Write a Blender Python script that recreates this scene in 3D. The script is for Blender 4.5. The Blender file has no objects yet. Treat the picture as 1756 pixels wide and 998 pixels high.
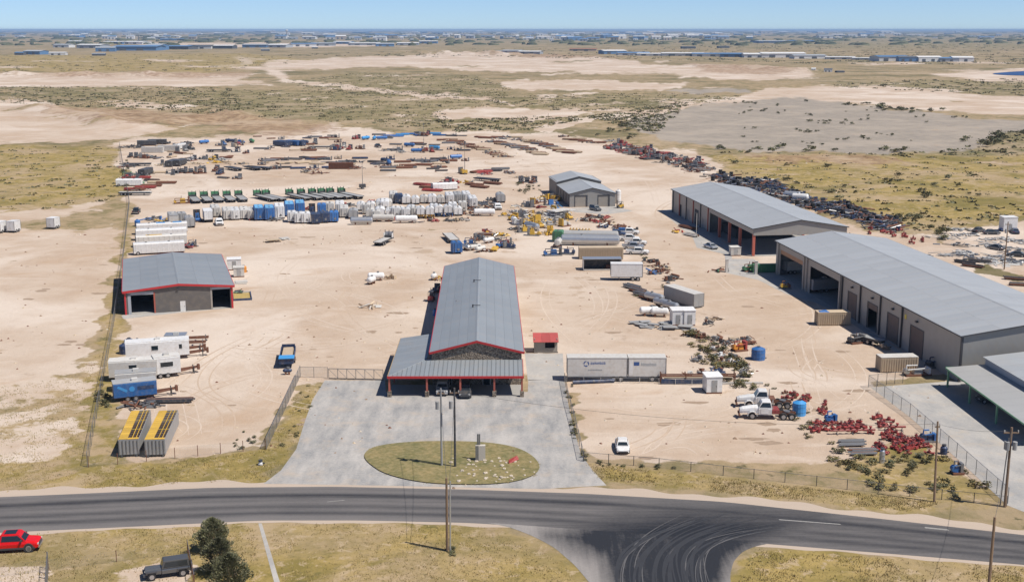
import bpy, math, random
import numpy as np
from mathutils import Vector, Matrix, noise as mnoise
R = math.radians
rng = random.Random(11)
scene = bpy.context.scene
C = scene.collection

# ------------------------------------------------------------------ camera, sky, sun, exposure
F, CH, HORIZON = 2100.0, 56.0, 51.0          # focal length and horizon row in photo pixels (1756 x 998), camera height in m
PITCH = math.atan((499.0 - HORIZON) / F)
cam_d = bpy.data.cameras.new('camera'); cam_d.sensor_width = 36.0; cam_d.lens = F / 1756.0 * 36.0
cam_d.clip_start = 1.0; cam_d.clip_end = 200000.0
cam = bpy.data.objects.new('camera', cam_d); C.objects.link(cam)
cam.location = (0, 0, CH); cam.rotation_euler = (math.pi / 2 - PITCH, 0, 0)
scene.camera = cam
SUN_TO = Vector((0.57, -0.26, 1.0)).normalized()
world = bpy.data.worlds.new('World'); scene.world = world; world.use_nodes = True
wn = world.node_tree.nodes; wl = world.node_tree.links
sky = wn.new('ShaderNodeTexSky'); sky.sky_type = 'NISHITA'; sky.sun_disc = False
sky.sun_elevation = math.asin(SUN_TO.z); sky.sun_rotation = math.atan2(SUN_TO.x, SUN_TO.y)
sky.altitude = 900; sky.air_density = 0.5; sky.dust_density = 0.3; sky.ozone_density = 6.0
bg = wn['Background']; bg.inputs['Strength'].default_value = 0.095
wl.new(sky.outputs[0], bg.inputs['Color'])
sun_d = bpy.data.lights.new('sun', 'SUN'); sun_d.energy = 4.2; sun_d.angle = R(0.53); sun_d.color = (1.0, 0.94, 0.86)
sun = bpy.data.objects.new('sun', sun_d); C.objects.link(sun)
sun.rotation_euler = SUN_TO.to_track_quat('Z', 'Y').to_euler(); sun.location = (60, -30, 120)
vs = scene.view_settings; vs.view_transform = 'Standard'; vs.look = 'None'; vs.gamma = 1.0; vs.use_curve_mapping = False
vs.exposure = 0.35
scene.cycles.max_bounces = 5; scene.cycles.transparent_max_bounces = 10; scene.cycles.volume_bounces = 0

# ------------------------------------------------------------------ surveying: photo pixel -> point on the level z
cp, sp = math.cos(PITCH), math.sin(PITCH)
def G(px, py, z=0.0):
    u = (px - 878.0) / F; v = -(py - 499.0) / F
    t = (z - CH) / (-sp + v * cp)
    return Vector((u * t, (cp + v * sp) * t, z))
def PX(x, y, z=0.0):
    dz = z - CH; f = y * cp - dz * sp; up = y * sp + dz * cp
    return 878.0 + F * x / f, 499.0 - F * up / f

# ------------------------------------------------------------------ materials
MATS = {}
def nd(nt, t, **kw):
    n = nt.nodes.new(t)
    for k, v in kw.items(): setattr(n, k, v)
    return n
def mat(name, col, rough=0.7, metal=0.0, var=0.12, scale=0.6, dirt=0.0, rand=0.12, bump=0.0, ribs=None, dirtcol=(0.40, 0.31, 0.22)):
    """painted / weathered surface: base colour with large soft mottling, a little per-object variation, dust and optional ribs"""
    if name in MATS: return MATS[name]
    m = bpy.data.materials.new(name); m.use_nodes = True; nt = m.node_tree; L = nt.links
    b = nt.nodes['Principled BSDF']; b.inputs['Roughness'].default_value = rough; b.inputs['Metallic'].default_value = metal
    tc = nd(nt, 'ShaderNodeTexCoord')
    n1 = nd(nt, 'ShaderNodeTexNoise'); n1.inputs['Scale'].default_value = scale; n1.inputs['Detail'].default_value = 6; n1.inputs['Roughness'].default_value = 0.65
    L.new(tc.outputs['Object'], n1.inputs['Vector'])
    oi = nd(nt, 'ShaderNodeObjectInfo')
    mr = nd(nt, 'ShaderNodeMapRange'); mr.inputs['To Min'].default_value = 1 - var * 1.6; mr.inputs['To Max'].default_value = 1 + var * 1.6
    L.new(n1.outputs[0], mr.inputs['Value'])
    mo = nd(nt, 'ShaderNodeMapRange'); mo.inputs['To Min'].default_value = 1 - rand; mo.inputs['To Max'].default_value = 1 + rand
    L.new(oi.outputs['Random'], mo.inputs['Value'])
    mul = nd(nt, 'ShaderNodeMath', operation='MULTIPLY'); L.new(mr.outputs[0], mul.inputs[0]); L.new(mo.outputs[0], mul.inputs[1])
    vm = nd(nt, 'ShaderNodeVectorMath', operation='SCALE'); vm.inputs[0].default_value = col[:3]; L.new(mul.outputs[0], vm.inputs['Scale'])
    out = vm.outputs[0]
    if dirt > 0:
        n2 = nd(nt, 'ShaderNodeTexNoise'); n2.inputs['Scale'].default_value = scale * 3.1; n2.inputs['Detail'].default_value = 8
        L.new(tc.outputs['Object'], n2.inputs['Vector'])
        rp = nd(nt, 'ShaderNodeMapRange'); rp.inputs['From Min'].default_value = 0.45; rp.inputs['From Max'].default_value = 0.75
        rp.inputs['To Max'].default_value = dirt; L.new(n2.outputs[0], rp.inputs['Value'])
        mx = nd(nt, 'ShaderNodeMix', data_type='RGBA'); L.new(rp.outputs[0], mx.inputs[0]); L.new(out, mx.inputs[6]); mx.inputs[7].default_value = (*dirtcol, 1)
        out = mx.outputs[2]
    L.new(out, b.inputs['Base Color'])
    if ribs:
        wv = nd(nt, 'ShaderNodeTexWave', wave_type='BANDS', bands_direction=ribs[0]); wv.inputs['Scale'].default_value = ribs[1]
        L.new(tc.outputs['Object'], wv.inputs['Vector'])
        bp = nd(nt, 'ShaderNodeBump'); bp.inputs['Strength'].default_value = ribs[2]; bp.inputs['Distance'].default_value = 0.05
        L.new(wv.outputs['Fac'], bp.inputs['Height']); L.new(bp.outputs[0], b.inputs['Normal'])
    elif bump > 0:
        bp = nd(nt, 'ShaderNodeBump'); bp.inputs['Strength'].default_value = bump; bp.inputs['Distance'].default_value = 0.1
        L.new(n1.outputs[0], bp.inputs['Height']); L.new(bp.outputs[0], b.inputs['Normal'])
    MATS[name] = m
    return m

# ------------------------------------------------------------------ mesh builder
class MB:
    def __init__(s): s.v = []; s.f = []; s.m = []
    def poly(s, pts, m=0):
        i = len(s.v); s.v += [tuple(p) for p in pts]; s.f.append(tuple(range(i, i + len(pts)))); s.m.append(m); return s
    def hexa(s, b, t, m=0):
        """box from four bottom points (ccw from above) and four top points"""
        i = len(s.v); s.v += [tuple(p) for p in b] + [tuple(p) for p in t]
        for q in ((3, 2, 1, 0), (4, 5, 6, 7), (0, 1, 5, 4), (1, 2, 6, 5), (2, 3, 7, 6), (3, 0, 4, 7)):
            s.f.append(tuple(i + k for k in q)); s.m.append(m)
        return s
    def bx(s, x0, x1, y0, y1, z0, z1, m=0):
        return s.hexa([(x0, y0, z0), (x1, y0, z0), (x1, y1, z0), (x0, y1, z0)], [(x0, y0, z1), (x1, y0, z1), (x1, y1, z1), (x0, y1, z1)], m)
    def rbx(s, cx, cy, z0, z1, sx, sy, rz, m=0):
        c, q = math.cos(rz), math.sin(rz)
        pts = [(cx + c * a * sx / 2 - q * b * sy / 2, cy + q * a * sx / 2 + c * b * sy / 2) for a, b in ((-1, -1), (1, -1), (1, 1), (-1, 1))]
        return s.hexa([(*p, z0) for p in pts], [(*p, z1) for p in pts], m)
    def ext(s, prof, axis, a, b, m=0):
        """profile extruded along axis 'x' (profile is y,z) or 'y' (profile is x,z)"""
        n = len(prof); i = len(s.v)
        f = (lambda t, p: (t, p[0], p[1])) if axis == 'x' else (lambda t, p: (p[0], t, p[1]))
        s.v += [f(a, p) for p in prof] + [f(b, p) for p in prof]
        for k in range(n):
            s.f.append((i + k, i + (k + 1) % n, i + n + (k + 1) % n, i + n + k)); s.m.append(m)
        s.f.append(tuple(i + k for k in reversed(range(n)))); s.m.append(m)
        s.f.append(tuple(i + n + k for k in range(n))); s.m.append(m)
        return s
    def cyl(s, p0, p1, r, n=8, m=0, r2=None, caps=True):
        p0 = Vector(p0); p1 = Vector(p1); d = (p1 - p0).normalized(); r2 = r if r2 is None else r2
        a = d.orthogonal().normalized(); b = d.cross(a); i = len(s.v)
        for p, rr in ((p0, r), (p1, r2)):
            for k in range(n):
                t = 2 * math.pi * (k + 0.5) / n; s.v.append(tuple(p + (a * math.cos(t) + b * math.sin(t)) * rr))
        for k in range(n):
            s.f.append((i + k, i + (k + 1) % n, i + n + (k + 1) % n, i + n + k)); s.m.append(m)
        if caps:
            s.f.append(tuple(i + k for k in reversed(range(n)))); s.m.append(m)
            s.f.append(tuple(i + n + k for k in range(n))); s.m.append(m)
        return s
    def lathe(s, prof, n=10, m=0, c=(0, 0, 0), axis='z'):
        """(radius, height) profile turned about an axis through c"""
        i = len(s.v)
        for r, h in prof:
            for k in range(n):
                t = 2 * math.pi * k / n; q = (r * math.cos(t), r * math.sin(t), h)
                if axis == 'y': q = (q[0], q[2], q[1])
                if axis == 'x': q = (q[2], q[0], q[1])
                s.v.append((q[0] + c[0], q[1] + c[1], q[2] + c[2]))
        for j in range(len(prof) - 1):
            for k in range(n):
                a, b = i + j * n + k, i + j * n + (k + 1) % n
                s.f.append((a, b, b + n, a + n)); s.m.append(m)
        s.f.append(tuple(i + k for k in range(n))); s.m.append(m)
        s.f.append(tuple(i + (len(prof) - 1) * n + k for k in range(n))); s.m.append(m)
        return s
    def add(s, o, off=0):
        i = len(s.v); s.v += o.v; s.f += [tuple(k + i for k in f) for f in o.f]; s.m += [k + off for k in o.m]; return s
    def mesh(s, name, mats, smooth=False):
        me = bpy.data.meshes.new(name); me.from_pydata(s.v, [], s.f)
        for q in (mats if isinstance(mats, (list, tuple)) else [mats]): me.materials.append(q)
        me.polygons.foreach_set('material_index', s.m)
        if smooth: me.polygons.foreach_set('use_smooth', [True] * len(s.f))
        import bmesh
        bm = bmesh.new(); bm.from_mesh(me); bmesh.ops.recalc_face_normals(bm, faces=bm.faces); bm.to_mesh(me); bm.free()
        me.update(); return me

def ob(name, data, parent=None, loc=(0, 0, 0), rz=0.0):
    o = bpy.data.objects.new(name, data); C.objects.link(o)
    o.location = loc; o.rotation_euler = (0, 0, rz)
    if parent is not None: o.parent = parent
    return o
def tag(o, label, cat, group=None):
    o['label'] = label; o['category'] = cat
    if group: o['group'] = group
    return o
def thing(name, label, cat, loc=(0, 0, 0), rz=0.0, group=None):
    return tag(ob(name, None, None, loc, rz), label, cat, group)
def struct(o): o['kind'] = 'structure'; return o
def stuff(o): o['kind'] = 'stuff'; return o
SPECS = {}
def place(key, build, label, cat, x, y, rz=0.0, group=None, scale=1.0, z=0.0, small=False):
    """one individual of a kind; build() -> (name, [(part, MB, mats, [(sub, MB, mats)])]); meshes are shared between alike ones"""
    k = (key, small)
    if k not in SPECS:
        name, parts = build()
        if small:
            J = MB(); ms = []
            for p in parts:
                for q in [p] + list(p[3] if len(p) > 3 else []):
                    mm = q[2] if isinstance(q[2], (list, tuple)) else [q[2]]
                    J.add(q[1], len(ms)); ms += mm
            SPECS[k] = (name, J.mesh(name, ms), None)
        else:
            SPECS[k] = (name, None, [(p[0], p[1].mesh(p[0], p[2]), [(q[0], q[1].mesh(q[0], q[2])) for q in (p[3] if len(p) > 3 else [])]) for p in parts])
    name, me, parts = SPECS[k]
    if me is not None:
        o = tag(ob(name, me, None, (x, y, z), rz), label, cat, group)
    else:
        o = thing(name, label, cat, (x, y, z), rz, group)
        for pn, pm, subs in parts:
            p = ob(pn, pm, o)
            for sn, sm in subs: ob(sn, sm, p)
    o.scale = (scale,) * 3 if not isinstance(scale, tuple) else scale
    return o
def at(px, py): g = G(px, py); return g.x, g.y

# ------------------------------------------------------------------ ground: one sheet to the horizon, with surveyed soil and vegetation zones
def grow(a, b, step, k):
    out = []; v = a
    while v < b: out.append(v); step *= k; v += step
    return out
xs = np.arange(-150, 150.1, 1.7); rx = grow(152, 46500, 2.0, 1.05)
xs = np.array([-v for v in reversed(rx)] + list(xs) + rx)
ys = np.array([-v for v in reversed(grow(0, 9000, 20, 1.35))][:-1] + list(np.arange(0, 96, 6)) + list(np.arange(96, 330, 1.5)) + grow(330, 3500, 1.6, 1.011) + grow(3550, 46500, 70, 1.06))
gx, gy = np.meshgrid(xs, ys); gx = gx.ravel(); gy = gy.ravel()
fy = np.maximum(gy, 20.0)
fd = fy * cp + CH * sp; pxv = 878 + F * gx / fd; pyv = 499 - F * (fy * sp - CH * cp) / fd
kw = np.interp(pyv, [55, 100, 200, 400, 800], [0.35, 1.0, 1.8, 2.0, 1.6])
pwx = pxv + 9 * np.sin(pyv / 5.3 + pxv / 37) + 5 * np.sin(pxv / 13 + pyv / 3.1) + 3 * np.sin(pxv / 5.7 - pyv / 2.3)
pwy = pyv + kw * (np.sin(pxv / 31 + 0.4) + 0.7 * np.sin(pxv / 12 + pyv / 9) + 0.5 * np.sin(pxv / 5.1 + 2) + 0.4 * np.sin(pxv / 2.7))
def sdist(poly, qx, qy):
    """signed distance (photo-pixel units, rows stretched) to a surveyed outline; inside positive"""
    P = np.array(poly, float); n = len(P); best = np.full(qx.shape, 1e9); ins = np.zeros(qx.shape, bool)
    for i in range(n):
        ax, ay = P[i]; bx_, by = P[(i + 1) % n]; ex, ey = bx_ - ax, by - ay
        t = np.clip(((qx - ax) * ex + (qy - ay) * ey) / (ex * ex + ey * ey + 1e-9), 0, 1)
        best = np.minimum(best, (qx - ax - t * ex) ** 2 + (qy - ay - t * ey) ** 2)
        cond = (ay > qy) != (by > qy)
        with np.errstate(divide='ignore', invalid='ignore'):
            ins ^= cond & (qx < (bx_ - ax) * (qy - ay) / (by - ay if by != ay else 1e-9) + ax)
    d = np.sqrt(best); return np.where(ins, d, -d)
def zone(polys, soft, wts={}):
    out = np.zeros(gx.shape)
    for ip, p in enumerate(polys):
        s = np.interp(np.mean([q[1] for q in p]), [60, 150, 300, 600, 900], [0.4, 0.9, 1.1, 1.2, 1.4])
        ky = np.interp(np.mean([q[1] for q in p]), [60, 150, 300, 600], [5, 3.5, 2.2, 1.6])
        sd = sdist([(a, b * ky) for a, b in p], pwx, pwy * ky)
        out = np.maximum(out, wts.get(ip, 1.0) * np.clip(0.5 + sd / (2 * soft * s * 1.6), 0, 1))
    return out
SAND = [
 [(195, 250), (240, 240), (420, 232), (560, 212), (700, 232), (790, 222), (960, 232), (1010, 240), (1210, 262), (1240, 300), (1300, 318), (1420, 380), (1520, 398), (1610, 405), (1700, 470), (1900, 540), (1900, 800), (1640, 640), (1500, 655), (1740, 860), (1640, 800), (1560, 750), (1450, 790), (1400, 790), (1010, 790), (985, 700), (960, 655), (960, 640), (640, 655), (520, 655), (440, 770), (300, 790), (215, 800), (200, 700), (215, 600), (222, 480), (232, 380), (218, 330)],
 [(-300, 400), (215, 390), (195, 480), (170, 560), (120, 640), (-300, 660)],
 [(-300, 640), (130, 640), (175, 600), (150, 720), (110, 800), (-300, 800)],
 [(1010, 700), (1320, 690), (1440, 770), (1420, 800), (1010, 785)],
 [(-200, 175), (60, 172), (180, 205), (260, 218), (330, 214), (240, 236), (60, 245), (-200, 248)],
 [(-200, 128), (150, 127), (430, 128), (400, 138), (480, 146), (150, 150), (-200, 150)],
 [(460, 104), (640, 98), (760, 92), (900, 96), (1040, 100), (1150, 112), (1160, 125), (1000, 122), (820, 124), (700, 114), (560, 120), (460, 116)],
 [(850, 140), (900, 136), (1180, 143), (1170, 152), (1000, 157), (880, 152)],
 [(960, 118), (1240, 112), (1390, 118), (1380, 135), (1240, 138), (1160, 128), (1000, 128)],
 [(740, 190), (880, 182), (1000, 190), (1130, 188), (1120, 196), (900, 206), (760, 205)],
 [(1330, 150), (1500, 146), (1756, 168), (2000, 180), (2000, 205), (1600, 192), (1500, 180), (1340, 172), (1220, 190), (1180, 182)],
 [(180, 178), (330, 178), (320, 186), (200, 190)],
 [(-200, 375), (60, 362), (190, 345), (190, 352), (40, 384), (-200, 392)],
 [(1615, 398), (1756, 380), (2000, 380), (2000, 560), (1756, 480), (1690, 450), (1620, 420)],
 [(1580, 128), (1756, 118), (2000, 118), (2000, 142), (1700, 140)],
 [(-40, 985), (82, 972), (82, 1100), (-40, 1100)], [(190, 985), (325, 952), (332, 1100), (180, 1100)],
 [(240, 74), (620, 74), (700, 80), (420, 82), (250, 80)],
]
ROADS_DIRT = [[(395, 98), (405, 98), (470, 122), (515, 138), (640, 152), (900, 178), (895, 181), (620, 156), (500, 142), (455, 126)],
 [(900, 222), (990, 205), (1120, 190), (1180, 178), (1190, 182), (1120, 197), (1000, 212), (920, 228)]]
GREY = [[(1060, 205), (1180, 185), (1330, 165), (1480, 180), (1620, 198), (1756, 208), (2000, 215), (2000, 232), (1720, 226), (1640, 262), (1380, 262), (1220, 255), (1120, 235)],
 [(1140, 155), (1290, 152), (1300, 158), (1180, 163)]]
GOLD = [[(1215, 270), (1400, 266), (1640, 268), (2000, 262), (2000, 372), (1756, 372), (1600, 402), (1520, 380), (1420, 350), (1290, 318)],
 [(-300, 255), (195, 250), (215, 330), (190, 345), (60, 362), (-300, 378)],
 [(-300, 560), (120, 640), (195, 560), (150, 800), (0, 850), (-300, 862)],
 [(165, 570), (205, 395), (235, 385), (226, 480), (208, 700), (222, 800), (150, 805)],
 [(150, 800), (455, 768), (520, 660), (560, 655), (500, 780), (450, 835), (0, 855), (100, 815)],
 [(1000, 790), (1240, 815), (1560, 852), (1640, 872), (1560, 885), (1240, 845), (1030, 828)],
 [(-400, 915), (450, 893), (830, 898), (930, 930), (990, 970), (1020, 1010), (1200, 1500), (-800, 1500)],
 [(1255, 1000), (1258, 965), (1300, 938), (1400, 940), (1756, 972), (2300, 1010), (2300, 1500), (1400, 1500)],
 [(-100, 96), (380, 92), (560, 102), (470, 112), (380, 124), (-100, 124)],
 [(1430, 790), (1560, 745), (1640, 790), (1730, 850), (1700, 870), (1520, 845)]]
GREEN = [[(490, 142), (600, 125), (800, 128), (880, 150), (860, 170), (700, 165), (540, 160)],
 [(300, 152), (700, 158), (900, 178), (760, 190), (760, 225), (640, 215), (420, 200), (350, 180)],
 [(820, 168), (1120, 160), (1300, 165), (1160, 185), (980, 192), (860, 182)],
 [(1440, 140), (1756, 135), (2000, 138), (2000, 158), (1756, 165), (1560, 156), (1420, 150)],
 [(740, 208), (900, 200), (1040, 200), (900, 225), (780, 228)],
 [(1680, 235), (1756, 220), (2000, 225), (2000, 262), (1700, 268), (1220, 272), (1230, 262), (1640, 262)],
 [(840, 70), (1020, 66), (1756, 62), (2000, 64), (2000, 82), (1600, 84), (1380, 84), (1000, 80)],
 [(20, 140), (250, 152), (180, 166), (20, 166)]]
DIRT = [[(40, 182), (180, 184), (300, 196), (400, 190), (420, 214), (330, 214), (230, 220), (120, 206)],
 [(-100, 127), (420, 125), (420, 132), (-100, 132)], [(700, 88), (900, 92), (1100, 100), (900, 98)],
 [(380, 202), (500, 205), (600, 222), (480, 232), (380, 228)], [(1180, 112), (1380, 118), (1330, 128), (1200, 126)],
 [(1240, 266), (1500, 268), (1560, 278), (1330, 282)]]
rp = random.Random(3)
def blot(cx, cy, a, b): return [(cx + a * rp.uniform(0.6, 1.2) * math.cos(t), cy + b * rp.uniform(0.6, 1.2) * math.sin(t)) for t in [k * 0.6283 for k in range(10)]]
SP, GP = [], []
for _ in range(70): cy = rp.uniform(92, 238); SP.append(blot(rp.uniform(-40, 1300 if cy > 150 else 1800), cy, rp.uniform(12, 70) * (1.4 if cy < 130 else 1), rp.uniform(0.8, 3.2)))
for _ in range(70): cy = rp.uniform(90, 215); GP.append(blot(rp.uniform(-40, 1800), cy, rp.uniform(10, 60), rp.uniform(0.7, 2.6)))
n_s = len(SAND); SAND += SP; n_g = len(GREEN); GREEN += GP
zs, zg, zo, zn, zd = zone(SAND, 7, {2: 0.66, **{k: 0.72 for k in range(n_s, n_s + 70)}}), zone(GREY, 7), zone(GOLD, 9, {10: 0.6, 5: 0.8, 2: 0.62, 3: 0.7}), zone(GREEN, 13), zone(DIRT, 10)
far_green = zone(GP, 5); zs = zs * (1 - 0.75 * far_green); zs = np.maximum(zs, zone(ROADS_DIRT, 2.0))
nv = len(gx); nxn, nyn = len(xs), len(ys)
# low relief: spoil banks and shallow pits out on the plain, level where things stand
gz = np.zeros(nv)
for a, b, c_, w, h in [((40, 186), (240, 218), 0, 16, 4.5), ((240, 218), (420, 196), 0, 14, 4.0), ((380, 204), (500, 210), 0, 14, 4.0), ((0, 130), (330, 130), 0, 22, 6.0), ((700, 92), (880, 95), 0, 40, 9.0), ((1190, 115), (1370, 122), 0, 30, 6.0), ((1250, 270), (1480, 272), 0, 10, 1.6)]:
    A, B = G(*a), G(*b); e = B - A; t = np.clip(((gx - A.x) * e.x + (gy - A.y) * e.y) / (e.x ** 2 + e.y ** 2), 0, 1)
    d = np.hypot(gx - A.x - t * e.x, gy - A.y - t * e.y); wob = 0.7 + 0.5 * np.sin(gx / 9.0 + gy / 23.0) * np.sin(gx / 31.0)
    gz = np.maximum(gz, h * np.clip(wob, 0.1, 2) * np.exp(-(d / w) ** 2))
me = bpy.data.meshes.new('ground')
idx = np.arange(nv).reshape(nyn, nxn)
quads = np.stack([idx[:-1, :-1], idx[:-1, 1:], idx[1:, 1:], idx[1:, :-1]], -1).reshape(-1, 4)
me.vertices.add(nv); me.vertices.foreach_set('co', np.stack([gx, gy, gz], 1).astype(np.float32).ravel())
me.loops.add(quads.size); me.loops.foreach_set('vertex_index', quads.ravel().astype(np.int32))
me.polygons.add(len(quads)); me.polygons.foreach_set('loop_start', np.arange(0, quads.size, 4, dtype=np.int32))
me.update(calc_edges=True)
for nm, chans in (('zoneA', (zs, zo, zg)), ('zoneB', (zn, zd, zd * 0))):
    at_ = me.color_attributes.new(nm, 'FLOAT_COLOR', 'POINT')
    at_.data.foreach_set('color', np.stack([*chans, np.ones(nv)], 1).astype(np.float32).ravel())

def ground_mat():
    m = bpy.data.materials.new('soil_and_scrub'); m.use_nodes = True; nt = m.node_tree; L = nt.links
    b = nt.nodes['Principled BSDF']; b.inputs['Roughness'].default_value = 0.95; b.inputs['Specular IOR Level'].default_value = 0.1
    geo = nd(nt, 'ShaderNodeNewGeometry')
    def noise(sc, det=6, ro=0.6, dist=0.0, sx=1.0):
        mp = nd(nt, 'ShaderNodeMapping'); mp.inputs['Scale'].default_value = (sc * sx, sc, sc); L.new(geo.outputs['Position'], mp.inputs['Vector'])
        n = nd(nt, 'ShaderNodeTexNoise'); n.inputs['Scale'].default_value = 1.0; n.inputs['Detail'].default_value = det
        n.inputs['Roughness'].default_value = ro; n.inputs['Distortion'].default_value = dist; L.new(mp.outputs[0], n.inputs['Vector']); return n.outputs[0]
    def ramp(v, lo, hi, a=0.0, b_=1.0, smooth=True):
        r = nd(nt, 'ShaderNodeMapRange', interpolation_type='SMOOTHSTEP' if smooth else 'LINEAR'); r.inputs['From Min'].default_value = lo; r.inputs['From Max'].default_value = hi
        r.inputs['To Min'].default_value = a; r.inputs['To Max'].default_value = b_; L.new(v, r.inputs['Value']); return r.outputs[0]
    def mix(f, a, b_):
        x = nd(nt, 'ShaderNodeMix', data_type='RGBA')
        for i, v in ((0, f), (6, a), (7, b_)):
            if isinstance(v, (tuple, float)): x.inputs[i].default_value = v if isinstance(v, float) else (*v, 1)
            else: L.new(v, x.inputs[i])
        return x.outputs[2]
    def math2(op, a, b_):
        x = nd(nt, 'ShaderNodeMath', operation=op)
        for i, v in ((0, a), (1, b_)):
            if isinstance(v, float): x.inputs[i].default_value = v
            else: L.new(v, x.inputs[i])
        return x.outputs[0]
    aA = nd(nt, 'ShaderNodeAttribute', attribute_name='zoneA'); aB = nd(nt, 'ShaderNodeAttribute', attribute_name='zoneB')
    sA = nd(nt, 'ShaderNodeSeparateColor'); L.new(aA.outputs['Color'], sA.inputs[0]); sB = nd(nt, 'ShaderNodeSeparateColor'); L.new(aB.outputs['Color'], sB.inputs[0])
    nf, nm_, nb, nh = noise(1.1, 8, 0.7), noise(0.16, 8, 0.68), noise(0.03, 7, 0.65), noise(0.006, 6, 0.6)
    def mask(ch, amt=0.55, w=0.16):
        j = math2('ADD', math2('MULTIPLY', math2('SUBTRACT', nm_, 0.5), amt * 2.4), math2('ADD', math2('MULTIPLY', math2('SUBTRACT', nb, 0.5), amt * 2.2), math2('MULTIPLY', math2('SUBTRACT', nh, 0.5), amt * 2.0)))
        return ramp(math2('ADD', ch, j), 0.5 - w, 0.5 + w)
    # sand: pale caliche with packed and loose areas
    sand = mix(ramp(nm_, 0.3, 0.7), SAND_A, SAND_B)
    sand = mix(ramp(nb, 0.42, 0.62), sand, SAND_C)
    sand = mix(ramp(noise(0.014, 6, 0.62, 0.8), 0.47, 0.62, 0, 0.8), sand, (0.62, 0.535, 0.455))
    sand = mix(ramp(noise(0.022, 7, 0.7, 1.2), 0.56, 0.68, 0, 0.55), sand, (0.43, 0.30, 0.20))
    sand = mix(ramp(noise(0.09, 5, 0.6, 2.5, 0.35), 0.56, 0.68, 0, 0.45), sand, SAND_D)
    sand = mix(ramp(nf, 0.55, 0.8, 0, 0.35), sand, (0.30, 0.225, 0.155))
    # scrub: dry olive brush over tan soil
    scrub = mix(ramp(nm_, 0.42, 0.60), (0.37, 0.275, 0.17), (0.205, 0.17, 0.082))
    scrub = mix(ramp(nb, 0.48, 0.64, 0, 0.8), scrub, (0.36, 0.275, 0.18))
    scrub = mix(ramp(nh, 0.45, 0.62, 0, 0.55), scrub, (0.20, 0.165, 0.09))
    scrub = mix(ramp(noise(0.35, 5, 0.7), 0.58, 0.70, 0, 0.85), scrub, (0.070, 0.072, 0.032))
    scrub = mix(ramp(noise(0.012, 8, 0.72, 0.6), 0.50, 0.60, 0, 0.75), scrub, (0.13, 0.118, 0.055))
    scrub = mix(ramp(noise(0.009, 8, 0.72, 1.0), 0.55, 0.64, 0, 0.7), scrub, (0.42, 0.325, 0.225))
    gold = mix(ramp(nm_, 0.38, 0.62), (0.36, 0.265, 0.10), (0.215, 0.17, 0.054))
    gold = mix(ramp(nb, 0.45, 0.62, 0, 0.75), gold, (0.36, 0.27, 0.165))
    gold = mix(ramp(nf, 0.5, 0.72, 0, 0.7), gold, (0.13, 0.110, 0.042))
    gold = mix(ramp(noise(0.5, 6, 0.7, 0.6), 0.54, 0.62, 0, 0.7), gold, (0.45, 0.345, 0.23))
    gold = mix(ramp(noise(0.02, 7, 0.7, 0.5), 0.50, 0.62, 0, 0.8), gold, (0.175, 0.145, 0.048))
    gold = mix(ramp(noise(0.045, 7, 0.72, 0.9), 0.53, 0.62, 0, 0.75), gold, (0.40, 0.30, 0.19))
    gold = mix(ramp(noise(0.07, 6, 0.7), 0.60, 0.68, 0, 0.8), gold, (0.105, 0.10, 0.036))
    green = mix(ramp(nm_, 0.40, 0.60), (0.275, 0.22, 0.118), (0.165, 0.145, 0.068))
    green = mix(ramp(nb, 0.48, 0.62, 0, 0.75), green, (0.33, 0.26, 0.165))
    green = mix(ramp(nh, 0.5, 0.62, 0, 0.5), green, (0.115, 0.108, 0.05))
    green = mix(ramp(noise(0.3, 5, 0.7), 0.60, 0.70, 0, 0.7), green, (0.075, 0.078, 0.034))
    green = mix(ramp(noise(0.013, 8, 0.72, 0.9), 0.50, 0.60, 0, 0.8), green, (0.37, 0.285, 0.19))
    green = mix(ramp(noise(0.2, 4, 0.6), 0.60, 0.66, 0, 0.7), green, (0.085, 0.085, 0.036))
    grey = mix(ramp(nm_, 0.35, 0.65), (0.33, 0.285, 0.235), (0.255, 0.225, 0.19))
    grey = mix(ramp(nb, 0.45, 0.62, 0, 0.7), grey, (0.38, 0.325, 0.265))
    dirt = mix(ramp(nm_, 0.40, 0.60), (0.40, 0.28, 0.18), (0.24, 0.15, 0.095))
    dirt = mix(ramp(noise(0.08, 7, 0.72, 1.0), 0.56, 0.64, 0, 0.8), dirt, (0.12, 0.065, 0.042))
    dirt = mix(ramp(nb, 0.5, 0.62, 0, 0.7), dirt, (0.45, 0.345, 0.245))
    c = mix(mask(sB.outputs[0]), scrub, green)
    c = mix(mask(sA.outputs[1]), c, gold)
    c = mix(mask(sA.outputs[0], 0.75, 0.09), c, sand)
    c = mix(mask(sA.outputs[2], 0.5, 0.2), c, grey)
    c = mix(math2('MULTIPLY', mask(sB.outputs[1], 0.9), 0.75), c, dirt)
    L.new(c, b.inputs['Base Color'])
    bp = nd(nt, 'ShaderNodeBump'); bp.inputs['Strength'].default_value = 0.5; bp.inputs['Distance'].default_value = 0.25
    L.new(math2('ADD', nf, math2('MULTIPLY', nm_, 2.0)), bp.inputs['Height']); L.new(bp.outputs[0], b.inputs['Normal'])
    return m
SAND_A, SAND_B, SAND_C, SAND_D = (0.49, 0.385, 0.295), (0.43, 0.325, 0.24), (0.52, 0.425, 0.34), (0.58, 0.49, 0.405)
me.materials.append(ground_mat())
struct(ob('ground', me))

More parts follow.
